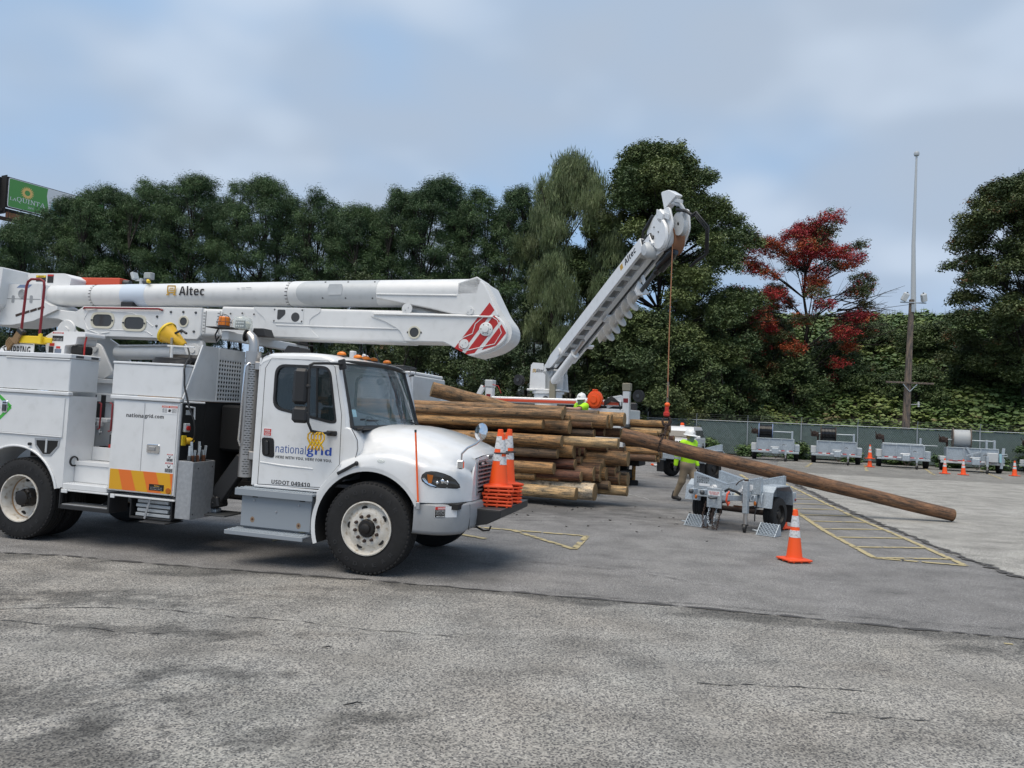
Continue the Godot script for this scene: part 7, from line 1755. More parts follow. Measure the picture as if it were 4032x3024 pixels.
func truck_boom(t: Node) -> void:
	var zn := -0.98; var zf := -1.42
	# lower boom, rear steel part
	var rp1 := rp([-5.76, 2.90, 0.0, -5.52, 2.885, 0.03, -5.05, 2.74, 0.02, -5.05, 2.66, 0.0, -3.17, 2.66, 0.05, -3.126, 2.72, 0.0, -3.126, 3.10, 0.0, -5.10, 3.08, 0.0, -5.23, 3.0, 0.02, -5.52, 3.02, 0.0, -5.77, 2.915, 0.0])
	var lb := part(t, "lower_boom", MB.new().prism(rp1, zf, zn, 0.008), "white_gel")
	for q in [[-4.75, 2.885, 0.165, 0.085], [-4.21, 2.86, 0.165, 0.085]]:
		var oo := rr(q[0] - q[2] - 0.035, q[1] - q[3] - 0.03, q[0] + q[2] + 0.035, q[1] + q[3] + 0.03, 0.11, 8); var oi := rr(q[0] - q[2], q[1] - q[3], q[0] + q[2], q[1] + q[3], 0.085, 8)
		var iw := part(lb, "inspection_window", MB.new().prism(oi, zn, zn + 0.003), "smoked")
		part(iw, "frame", MB.new().ringplate(oo, oi, zn, zn + 0.012), "cream")
		for sx in [-1.0, 1.0]: part(iw, "knob", MB.new().lathe([Vector2(0.014, 0), Vector2(0.012, 0.012), Vector2(0, 0.015)], Vector3(q[0] + sx * (q[2] + 0.012), q[1], zn + 0.012), Vector3.BACK, 8), "steel_dark")
	var rw := part(lb, "round_window", MB.new().prism(circ(-3.405, 2.903, 0.058, 20), zn, zn + 0.003), "smoked")
	part(rw, "frame", MB.new().ringplate(circ(-3.405, 2.903, 0.08, 20), circ(-3.405, 2.903, 0.058, 20), zn, zn + 0.01), "cream")
	part(lb, "weld_rib", MB.new().tube([Vector3(-4.62, 2.72, zn), Vector3(-4.8, 2.69, zn), Vector3(-5.0, 2.75, zn), Vector3(-5.08, 2.9, zn), Vector3(-5.0, 3.02, zn), Vector3(-4.85, 3.05, zn)], 0.010, 6).tube([Vector3(-4.62, 3.02, zn), Vector3(-4.25, 3.0, zn), Vector3(-4.05, 2.92, zn), Vector3(-3.9, 2.82, zn)], 0.008, 6).tube([Vector3(-5.0, 2.76, zn), Vector3(-4.0, 2.75, zn), Vector3(-3.9, 2.70, zn)], 0.008, 6), "white_gel")
	part(lb, "grab_rail", MB.new().tube([Vector3(-5.08, 3.045, zn + 0.01), Vector3(-5.05, 3.055, zn + 0.035), Vector3(-3.80, 3.065, zn + 0.035), Vector3(-3.75, 3.05, zn + 0.01)], 0.014, 8), "dark_red")
	var bp := [[-3.62, 3.03], [-3.42, 3.035], [-3.22, 3.03], [-3.84, 2.96], [-3.84, 2.83], [-3.23, 2.77], [-3.43, 2.76]]
	for b in bp: part(lb, "bolt", MB.new().lathe([Vector2(0.018, 0), Vector2(0.016, 0.012), Vector2(0, 0.02)], Vector3(b[0], b[1], zn), Vector3.BACK, 8), "steel_dark")
	part(lb, "pivot", MB.new().lathe([Vector2(0.16, 0), Vector2(0.15, 0.02), Vector2(0.06, 0.022), Vector2(0.055, 0.04), Vector2(0, 0.04)], Vector3(-5.36, 2.72, zn), Vector3.BACK, 26), "white_gel")
	part(lb, "front_lug", MB.new().prism(rp([-3.45, 2.66, 0.02, -3.12, 2.66, 0.05, -3.10, 2.50, 0.08, -3.22, 2.40, 0.08, -3.36, 2.44, 0.06]), zn - 0.12, zn - 0.04, 0.006).lathe([Vector2(0.10, 0), Vector2(0.095, 0.02), Vector2(0.04, 0.022), Vector2(0.035, 0.035), Vector2(0, 0.035)], Vector3(-3.24, 2.51, zn - 0.04), Vector3.BACK, 20), "white_gel")
	# lower boom, insulating insert and front steel part
	var ins := part(t, "boom_insert", MB.new().prism(rr(1.0, 2.715, 1.40, 3.095, 0.05), -3.13, -2.80, 0.0, FX), "white_gel")
	for xx in [-3.07, -2.85]:
		part(ins, "mark_line", MB.new().b2(xx - 0.003, 2.75, zn - 0.018, xx + 0.003, 3.06, zn - 0.0165, 0.0), "line_black")
		var ar := MB.new()
		for k in 7: ar.box(Vector3(xx - 0.025, 2.78 + k * 0.042, zn - 0.017), Vector3(0.03, 0.007, 0.002), 0.0)
		part(ins, "mark_ticks", ar, "line_black")
	var fb := part(t, "front_boom", MB.new().prism(rr(1.0, 2.715, 1.40, 3.13, 0.04), -2.82, -0.1, 0.0, FX), "white_gel")
	part(fb, "doubler_plate", MB.new().prism(rp([-2.34, 3.13, 0.0, -2.28, 3.06, 0.05, -2.15, 2.98, 0.1, -2.12, 2.85, 0.1, -2.16, 2.74, 0.05, -1.32, 2.74, 0.05, -1.48, 2.86, 0.1, -1.50, 2.98, 0.1, -1.34, 3.08, 0.05, -1.34, 3.13, 0.0]), zn - 0.02, zn - 0.012, 0.002), "white_gel")
	part(fb, "side_rib", MB.new().b2(-1.98, 2.885, zn - 0.02, 0.0, 2.90, zn - 0.004, 0.004), "white_gel")
	var pl := part(fb, "window_plate", MB.new().b2(-2.03, 2.928, zn - 0.012, -1.58, 3.118, zn - 0.004, 0.004), "white_gel")
	part(pl, "window", MB.new().prism(rp([-1.965, 3.10, 0.02, -1.85, 3.10, 0.02, -1.845, 3.04, 0.02, -1.93, 2.965, 0.02, -1.965, 2.97, 0.02]), zn - 0.004, zn - 0.002).prism(circ(-1.695, 3.005, 0.062, 20), zn - 0.004, zn - 0.002), "smoked")
	for b in [[-2.01, 3.10], [-2.01, 2.95], [-1.60, 3.10], [-1.60, 2.95], [-2.50, 3.04], [-2.32, 3.03], [-2.68, 3.03]]: part(fb, "bolt", MB.new().lathe([Vector2(0.014, 0), Vector2(0, 0.016)], Vector3(b[0], b[1], zn - 0.005), Vector3.BACK, 8), "steel_dark")
	# elbow
	var low := rp([-0.62, 3.04, 0.03, -0.42, 2.98, 0.08, -0.20, 2.87, 0.12, -0.13, 2.735, 0.0, 0.40, 2.742, 0.03, 0.765, 2.574, 0.04, 1.06, 2.68, 0.16, 1.21, 2.80, 0.14, 1.20, 2.96, 0.12, 1.08, 3.09, 0.06, -0.60, 3.105, 0.02], 6)
	var up := rp([-0.565, 3.325, 0.0, 0.53, 3.352, 0.03, 0.55, 3.49, 0.02, 0.79, 3.565, 0.0, 0.895, 3.46, 0.04, 1.09, 3.085, 0.03, 0.50, 3.095, 0.05, 0.2, 3.16, 0.06, -0.565, 3.28, 0.0], 5)
	var kn := part(t, "elbow", MB.new().prism(low, zf - 0.06, zn, 0.01).prism(up, zf - 0.06, zn - 0.012, 0.01), "white_gel")
	for st in [[0.962, 3.25, 1.03, 3.16, 0.632, 2.61, 0.545, 2.672], [1.03, 3.095, 1.11, 3.02, 0.81, 2.62, 0.675, 2.59], [1.135, 2.985, 1.20, 2.88, 1.08, 2.72, 0.90, 2.66]]:
		for pc in Geometry2D.intersect_polygons(pv(st), low): part(kn, "red_stripe", MB.new().prism(pc, zn, zn + 0.002), "red")
		for pc in Geometry2D.intersect_polygons(pv(st), up):
			for pd in Geometry2D.clip_polygons(pc, low): part(kn, "red_stripe", MB.new().prism(pd, zn - 0.012, zn - 0.010), "red")
	part(kn, "side_rail", MB.new().b2(-0.57, 3.062, zn, 1.02, 3.082, zn + 0.025, 0.006), "white_gel")
	var hc := part(kn, "main_pin", MB.new().lathe([Vector2(0.085, 0), Vector2(0.085, 0.012), Vector2(0.075, 0.02), Vector2(0.045, 0.022), Vector2(0.04, 0.045), Vector2(0, 0.048)], Vector3(0.941, 2.918, zn), Vector3.BACK, 26), "white_gel")
	for k in 6: part(hc, "bolt", MB.new().lathe([Vector2(0.008, 0), Vector2(0, 0.006)], Vector3(0.941 + cos(k * TAU / 6) * 0.06, 2.918 + sin(k * TAU / 6) * 0.06, zn + 0.021), Vector3.BACK, 7), "steel_dark")
	for q in [[0.672, 2.73, 0.058, zn], [0.714, 3.142, 0.052, zn - 0.012], [-0.123, 3.15, 0.07, zn - 0.02]]:
		var pn := part(kn, "pin", MB.new().lathe([Vector2(q[2], 0), Vector2(q[2] * 0.97, 0.018), Vector2(0, 0.02)], Vector3(q[0], q[1], q[3]), Vector3.BACK, 22), "white_gel")
		for sx in [-0.02, 0.02]: part(pn, "bolt", MB.new().lathe([Vector2(0.009, 0), Vector2(0, 0.012)], Vector3(q[0] + sx, q[1] + sx * 0.8, q[3] + 0.02), Vector3.BACK, 7), "grey_white")
	part(kn, "pin_bridge", MB.new().tube([Vector3(0.90, 3.07, zn + 0.002), Vector3(0.80, 2.98, zn + 0.002), Vector3(0.77, 2.86, zn + 0.002), Vector3(0.66, 2.81, zn + 0.002), Vector3(0.60, 2.76, zn + 0.002), Vector3(0.61, 2.68, zn + 0.002), Vector3(0.70, 2.645, zn + 0.002), Vector3(1.06, 2.74, zn + 0.002), Vector3(1.14, 2.88, zn + 0.002), Vector3(1.08, 3.03, zn + 0.002), Vector3(0.98, 3.09, zn + 0.002)], 0.006, 6), "white_gel")
	var w3 := part(kn, "round_window", MB.new().prism(circ(0.0, 2.852, 0.062, 20), zn, zn + 0.003), "smoked")
	part(w3, "frame", MB.new().ringplate(circ(0.0, 2.852, 0.082, 20), circ(0, 2.852, 0.062, 20), zn, zn + 0.01), "cream")
	for sx in [-0.09, 0.09]: part(w3, "knob", MB.new().lathe([Vector2(0.014, 0), Vector2(0, 0.016)], Vector3(sx, 2.852, zn), Vector3.BACK, 8), "steel_dark")
	part(kn, "link_cylinder", MB.new().cyl(Vector3(-0.12, 3.15, zn - 0.2), Vector3(0.45, 3.0, zn - 0.2), 0.07, 14), "white_gel")
	part(kn, "end_shell", MB.new().prism(rp([0.78, 2.57, 0.03, 1.08, 2.66, 0.2, 1.255, 2.80, 0.18, 1.255, 2.97, 0.12, 1.13, 3.11, 0.1, 0.92, 3.49, 0.03, 0.84, 3.50, 0.02]), zf - 0.04, zn - 0.06, 0.02), "white_gel")
	part(kn, "jib_wedge_lip", MB.new().b2(-0.56, 3.322, zn - 0.03, 0.53, 3.338, zn + 0.004, 0.004), "white_gel")
	# upper boom tube
	var ub := part(t, "upper_boom", MB.new().tube([Vector3(-5.85, 3.245, -1.17), Vector3(-4.9, 3.262, -1.17), Vector3(-1.86, 3.335, -1.17), Vector3(-1.8, 3.337, -1.17), Vector3(0.79, 3.392, -1.17)], [0.155, 0.162, 0.170, 0.174, 0.178], 36), "white_gel")
	part(ub, "band", MB.new().tube([Vector3(-4.53, 3.271, -1.17), Vector3(-4.12, 3.281, -1.17)], [0.1655, 0.1665], 32), mat("band_blue", lin(0.56, 0.63, 0.72), 0.35) if not M.has("band_blue") else "band_blue")
	var gp := []
	for k in 13:
		var a := lerpf(-1.15, 1.25, k / 12.0)
		var inner := 1.70 - 0.02
		var x0 := -1.52 - 0.20 * sqrt(maxf(0.0, 1.0 - pow((a - 0.05) / 1.2, 2.0)))
		var r := PackedVector3Array()
		for j in 6:
			var x := lerpf(x0, -0.57, j / 5.0)
			var cy := lerpf(3.337, 3.392, (x + 1.8) / 2.59); var rd := 0.1765 + (x + 1.8) / 2.59 * 0.004
			r.append(Vector3(x, cy + sin(a) * rd, -1.17 + cos(a) * rd))
		gp.append(r)
	part(ub, "grey_patch", MB.new().grid(gp), "grey_white")
	part(ub, "hex_plate", MB.new().prism(pv([-1.255, 3.39, -1.235, 3.45, -1.06, 3.455, -1.04, 3.39, -1.06, 3.315, -1.235, 3.31]), zn - 0.022, zn - 0.008), "grey_white")
	for b in [[-1.33, 3.485], [-1.0, 3.49], [-0.62, 3.495], [-1.33, 3.27], [-1.0, 3.275], [-0.62, 3.28]]:
		part(ub, "bolt", MB.new().lathe([Vector2(0.012, -0.03), Vector2(0.012, 0.0), Vector2(0, 0.005)], Vector3(b[0], b[1], -1.17 + sqrt(maxf(0.001, 0.18 * 0.18 - pow(b[1] - lerpf(3.337, 3.392, (b[0] + 1.8) / 2.59), 2.0)))), Vector3.BACK, 8), "steel_dark")
	for bx in [[-5.03, 3.26], [-1.855, 3.335]]:
		var ticks := MB.new(); var ring := []
		for k in 9:
			var a := lerpf(-1.1, 1.2, k / 8.0)
			var d := Vector3(0, sin(a), cos(a))
			ticks.box(Vector3(bx[0] - 0.02, bx[1], -1.17) + d * (0.163 if bx[0] < -4 else 0.1725), Vector3(0.034, 0.009, 0.002), 0.0, Basis(Vector3.RIGHT, d.cross(Vector3.RIGHT), d))
		for k in 25:
			var a := TAU * k / 24.0
			ring.append(Vector3(bx[0], bx[1] + sin(a) * (0.1625 if bx[0] < -4 else 0.1722), -1.17 + cos(a) * (0.1625 if bx[0] < -4 else 0.1722)))
		part(ub, "mark_ticks", ticks, "line_black")
		part(ub, "mark_line", MB.new().tube(ring, 0.002, 4, false), "line_black")
	text(ub, "lettering", "Altec", -3.53, 3.268, -3.125, 3.398, zn - 0.014, "line_black", true)
	altec_mark(ub, -3.725, 3.264, 0.14, zn - 0.016)
	for k in 3: part(ub, "scuff", MB.new().b2(-2.62 + k * 0.07, 3.375 + k * 0.006, zn - 0.021 + k * 0.0, -2.58 + k * 0.09, 3.381 + k * 0.006, zn - 0.0165, 0.0), "step_grey")
	part(ub, "boom_rest", MB.new().b2(-4.50, 3.09, -1.3, -4.30, 3.165, zn - 0.03, 0.01), "black_plastic")
	part(ub, "tube_end_plate", MB.new().prism(pv([0.54, 3.35, 0.79, 3.36, 0.83, 3.53, 0.78, 3.57, 0.54, 3.49]), zn - 0.03, zn - 0.012, 0.004), "white_gel")
	# rear head of the upper boom with the folded jib and bucket
	var hd := part(t, "boom_tip_cover", MB.new().prism(rp([-6.48, 3.375, 0.03, -5.83, 3.392, 0.02, -5.82, 3.15, 0.03, -5.65, 3.075, 0.03, -5.52, 3.07, 0.0, -5.52, 3.02, 0.0, -5.93, 2.845, 0.05, -6.33, 2.775, 0.06, -6.95, 2.775, 0.1, -6.95, 3.2, 0.1]), -1.5, -0.94, 0.05), "white_gel")
	part(hd, "seam", MB.new().b2(-6.46, 3.157, -0.942, -5.83, 3.163, -0.9385, 0.0), "line_black")
	part(hd, "blue_decal", MB.new().prism(pv([-6.28, 3.325, -6.22, 3.37, -6.0, 3.374, -6.06, 3.325]), -0.94, -0.938), "blue_cloth")
	part(hd, "round_vent", MB.new().lathe([Vector2(0.068, 0), Vector2(0.066, 0.01), Vector2(0.05, 0.004), Vector2(0.045, 0.01), Vector2(0.03, 0.004), Vector2(0, 0.008)], Vector3(-6.17, 3.235, -0.94), Vector3.BACK, 20), "silver_plastic")
	for q in [[-6.33, 3.16], [-6.0, 3.165]]:
		part(hd, "lock", MB.new().prism(rr(q[0] - 0.025, q[1] - 0.06, q[0] + 0.025, q[1] + 0.05, 0.02), -0.94, -0.936), "silver_plastic")
	for k in 4: part(hd, "decal", MB.new().box(Vector3(-6.2 + k * 0.13, 2.93 + k * 0.035, -0.938), Vector3(0.12, 0.035, 0.004), 0.0, Basis(Vector3.BACK, 0.3)), "dark_rust")
	part(t, "bucket", MB.new().prism(rp([-7.4, 2.85, 0.05, -6.62, 2.88, 0.05, -6.45, 3.05, 0.04, -6.40, 3.60, 0.03, -7.4, 3.66, 0.03]), -1.6, -0.80, 0.03), "white_gel")
	var cv := part(t, "control_cover", MB.new().prism(rp([-6.69, 3.40, 0.0, -6.69, 3.55, 0.02, -6.44, 3.555, 0.03, -6.37, 3.59, 0.03, -5.72, 3.595, 0.03, -5.59, 3.53, 0.03, -5.62, 3.40, 0.0]), -1.75, -1.22, 0.03), "white_flat")
	part(cv, "caution_label", MB.new().b2(-6.24, 3.467, -1.22, -6.06, 3.56, -1.216, 0.0), "line_black")
	part(cv, "caution_header", MB.new().b2(-6.24, 3.53, -1.2165, -6.06, 3.56, -1.214, 0.0), "yellow_sign")
	text(cv, "lettering", "CAUTION", -6.2, 3.537, -6.10, 3.553, -1.212, "line_black", true)
	part(cv, "danger_label", MB.new().b2(-6.03, 3.45, -1.22, -5.92, 3.575, -1.216, 0.0), "line_black")
	part(cv, "danger_header", MB.new().b2(-6.03, 3.55, -1.2165, -5.92, 3.575, -1.214, 0.0), "sign_red")
	part(t, "jib_beam", MB.new().b2(-5.98, 3.45, -1.72, -4.99, 3.585, -1.5, 0.008), "orange_beam")
	part(t, "jib_sheave", MB.new().lathe([Vector2(0.055, 0), Vector2(0.045, 0.1), Vector2(0, 0.1)], Vector3(-4.985, 3.52, -1.6), Vector3.RIGHT, 14), "steel_dark")
	var fl := part(t, "boom_lights", MB.new().box(Vector3(-4.46, 3.56, -1.2), Vector3(0.05, 0.11, 0.11), 0.008, Basis(Vector3.BACK, 0.4)).cyl(Vector3(-4.34, 3.43, -1.2), Vector3(-4.34, 3.53, -1.2), 0.025, 10).bar(Vector3(-4.44, 3.50, -1.2), Vector3(-4.22, 3.505, -1.2), 0.02, 0.02), "grey_white")
	part(fl, "camera_lamp", MB.new().box(Vector3(-4.195, 3.56, -1.18), Vector3(0.13, 0.10, 0.08), 0.01), "silver_plastic")
	part(fl, "lens", MB.new().box(Vector3(-4.195, 3.565, -1.138), Vector3(0.11, 0.07, 0.006), 0.0), "lens_clear")
	part(fl, "roller", MB.new().lathe([Vector2(0.038, 0), Vector2(0.038, 0.08), Vector2(0, 0.08)], Vector3(-4.24, 3.47, -1.14), Vector3.RIGHT, 14), "steel_dark")
	part(fl, "rope_end", MB.new().tube([Vector3(-4.16, 3.47, -1.12), Vector3(-4.10, 3.475, -1.05), Vector3(-4.05, 3.45, -1.02)], 0.022, 8), "yellow_sign")
	# turret, lift cylinder, lower controls
	var tu := part(t, "turret", MB.new().prism(rp([-5.2, 2.06, 0.03, -4.66, 2.06, 0.03, -4.52, 2.16, 0.04, -4.74, 2.52, 0.05, -4.80, 2.56, 0.04, -5.0, 2.54, 0.06, -5.25, 2.78, 0.1, -5.45, 2.76, 0.1, -5.48, 2.6, 0.05]), -1.02, -0.98, 0.005).prism(rp([-5.2, 2.06, 0.03, -4.66, 2.06, 0.03, -4.52, 2.16, 0.04, -4.74, 2.52, 0.05, -5.25, 2.78, 0.1, -5.45, 2.76, 0.1]), -1.46, -1.42, 0.005).b2(-5.1, 2.06, -1.42, -4.7, 2.16, -1.02, 0.01), "white_gel")
	part(tu, "pin", MB.new().lathe([Vector2(0.05, 0), Vector2(0.045, 0.03), Vector2(0, 0.03)], Vector3(-4.83, 2.475, -0.98), Vector3.BACK, 16), "grey_white")
	part(t, "lift_cylinder", MB.new().tube([Vector3(-4.66, 2.455, -1.2), Vector3(-4.63, 2.455, -1.2), Vector3(-3.42, 2.495, -1.2), Vector3(-3.38, 2.50, -1.2)], [0.09, 0.105, 0.105, 0.09], 24), "white_gel")
	part(t, "oil_line", MB.new().tube([Vector3(-4.56, 2.545, -1.09), Vector3(-4.5, 2.545, -1.09), Vector3(-3.55, 2.585, -1.09)], 0.012, 8), "white_gel")
	part(t, "control_box", MB.new().prism(rp([-5.13, 2.58, 0.03, -4.98, 2.665, 0.04, -4.47, 2.66, 0.04, -4.465, 2.60, 0.02, -4.60, 2.595, 0.03, -4.61, 2.49, 0.03, -4.79, 2.475, 0.03, -4.79, 2.36, 0.02, -5.09, 2.36, 0.02]), -0.75, -0.40, 0.03), "cream" if false else "white_flat")
	var cb: Node = t.get_node("control_box")
	sticker(cb, -5.0, 2.525, -4.82, 2.645, -0.40, 2)
	part(cb, "label", MB.new().b2(-5.04, 2.455, -0.40, -4.96, 2.495, -0.398, 0.0).b2(-4.93, 2.425, -0.40, -4.86, 2.455, -0.398, 0.0), "sign_red")
	part(cb, "label_panel", MB.new().b2(-5.05, 2.365, -0.40, -4.97, 2.45, -0.398, 0.0), "line_black")
	part(cb, "label_sheet", MB.new().b2(-4.95, 2.365, -0.40, -4.84, 2.42, -0.398, 0.0), "decal_blue_grey")
	part(cb, "levers", MB.new().b2(-4.72, 2.36, -0.6, -4.5, 2.47, -0.42, 0.02), "black_matte")
	part(cb, "red_hose", MB.new().tube([Vector3(-4.49, 2.60, -0.45), Vector3(-4.48, 2.5, -0.42), Vector3(-4.50, 2.34, -0.44)], 0.011, 7), "red")
	# step frame hung on the bucket lip
	var sf := part(t, "bucket_step", MB.new().prism(rp([-5.46, 2.475, 0.01, -5.09, 2.475, 0.01, -5.09, 2.575, 0.01, -5.46, 2.575, 0.02]), -0.5, -0.30, 0.008).b2(-5.13, 2.47, -0.32, -5.08, 2.61, -0.285, 0.006).b2(-5.1, 2.49, -0.36, -4.95, 2.56, -0.33, 0.01), "yellow_sign")
	part(sf, "handrail", MB.new().tube([Vector3(-5.433, 2.57, -0.30), Vector3(-5.40, 3.25, -0.30), Vector3(-5.38, 3.31, -0.30), Vector3(-5.33, 3.343, -0.30), Vector3(-5.18, 3.345, -0.30), Vector3(-5.115, 3.315, -0.30), Vector3(-5.10, 3.24, -0.30), Vector3(-5.115, 2.60, -0.30)], 0.017, 10), "dark_red")
	# beacon rack over the cab
	var rk := part(t, "beacon_rack", MB.new().b2(-2.36, 2.62, -2.35, -2.26, 2.735, -0.38, 0.01).b2(-2.33, 2.0, -1.0, -2.27, 2.62, -0.93, 0.008).b2(-2.33, 2.0, -2.1, -2.27, 2.62, -2.0, 0.008), "white_gel")
	part(rk, "tray", MB.new().b2(-2.52, 2.765, -0.52, -2.16, 2.778, -0.28, 0.003).b2(-2.5, 2.74, -2.4, -2.2, 2.75, -2.0, 0.003), "black_plastic")
	for q in [[-2.36, -0.42], [-2.36, -2.35]]:
		var bc := part(t, "beacon", MB.new().lathe([Vector2(0.0, 0.115), Vector2(0.06, 0.112), Vector2(0.07, 0.10), Vector2(0.072, 0.0), Vector2(0, 0)], Vector3(q[0], 2.805, q[1]), Vector3.UP, 22), "amber")
		part(bc, "base", MB.new().lathe([Vector2(0.072, 0.03), Vector2(0.074, 0), Vector2(0, 0)], Vector3(q[0], 2.775, q[1]), Vector3.UP, 18), "black_plastic")
		var cg := MB.new()
		for k in 4:
			var a := k * TAU / 8.0
			var ri := []
			for j in 13:
				var b := PI * j / 12.0
				ri.append(Vector3(q[0], 2.80, q[1]) + Vector3(cos(a) * cos(b) * 0.095, sin(b) * 0.15, sin(a) * cos(b) * 0.095))
			cg.tube(ri, 0.003, 4, false)
		var hr := []
		for j in 21: hr.append(Vector3(q[0] + cos(TAU * j / 20.0) * 0.093, 2.85, q[1] + sin(TAU * j / 20.0) * 0.093))
		cg.tube(hr, 0.003, 4, false)
		part(bc, "cage", cg, "steel_dark")
	var sl := part(t, "scene_lamp", MB.new().lathe([Vector2(0.0, 0.17), Vector2(0.06, 0.168), Vector2(0.105, 0.15), Vector2(0.125, 0.11), Vector2(0.128, 0.0)], Vector3(-2.13, 2.765, -0.47), Vector3.UP, 26), "lens_clear")
	part(sl, "inner_shell", MB.new().box(Vector3(-2.13, 2.82, -0.48), Vector3(0.17, 0.11, 0.14), 0.03), "cream")
	part(sl, "led_panel", MB.new().box(Vector3(-2.11, 2.825, -0.40), Vector3(0.14, 0.10, 0.02), 0.01), "steel_dark")
	for k in 8: part(sl, "led", MB.new().ball(Vector3(-2.155 + (k % 4) * 0.03, 2.845 - (k / 4) * 0.04, -0.388), Vector3(0.012, 0.012, 0.006), 8, 6), "led")
	part(t, "horn_speaker", MB.new().prism(pv([-2.05, 2.70, -1.83, 2.70, -1.88, 2.80, -2.02, 2.80]), -0.75, -0.55, 0.006), "black_plastic")
	part(t, "wiring", MB.new().tube([Vector3(-2.42, 2.77, -0.40), Vector3(-2.45, 2.68, -0.38), Vector3(-2.41, 2.60, -0.36), Vector3(-2.38, 2.66, -0.36)], 0.010, 6).tube([Vector3(-2.31, 2.74, -1.3), Vector3(-2.33, 2.62, -1.27), Vector3(-2.28, 2.58, -1.25), Vector3(-2.29, 2.66, -1.24)], 0.008, 6), "black_plastic")
	part(t, "stow_rail", MB.new().tube([Vector3(-2.93, 2.275, -0.2), Vector3(-2.93, 2.50, -0.2)], 0.018, 8).bar(Vector3(-3.0, 2.505, -0.2), Vector3(-2.60, 2.50, -0.2), 0.02, 0.02), "white_gel")

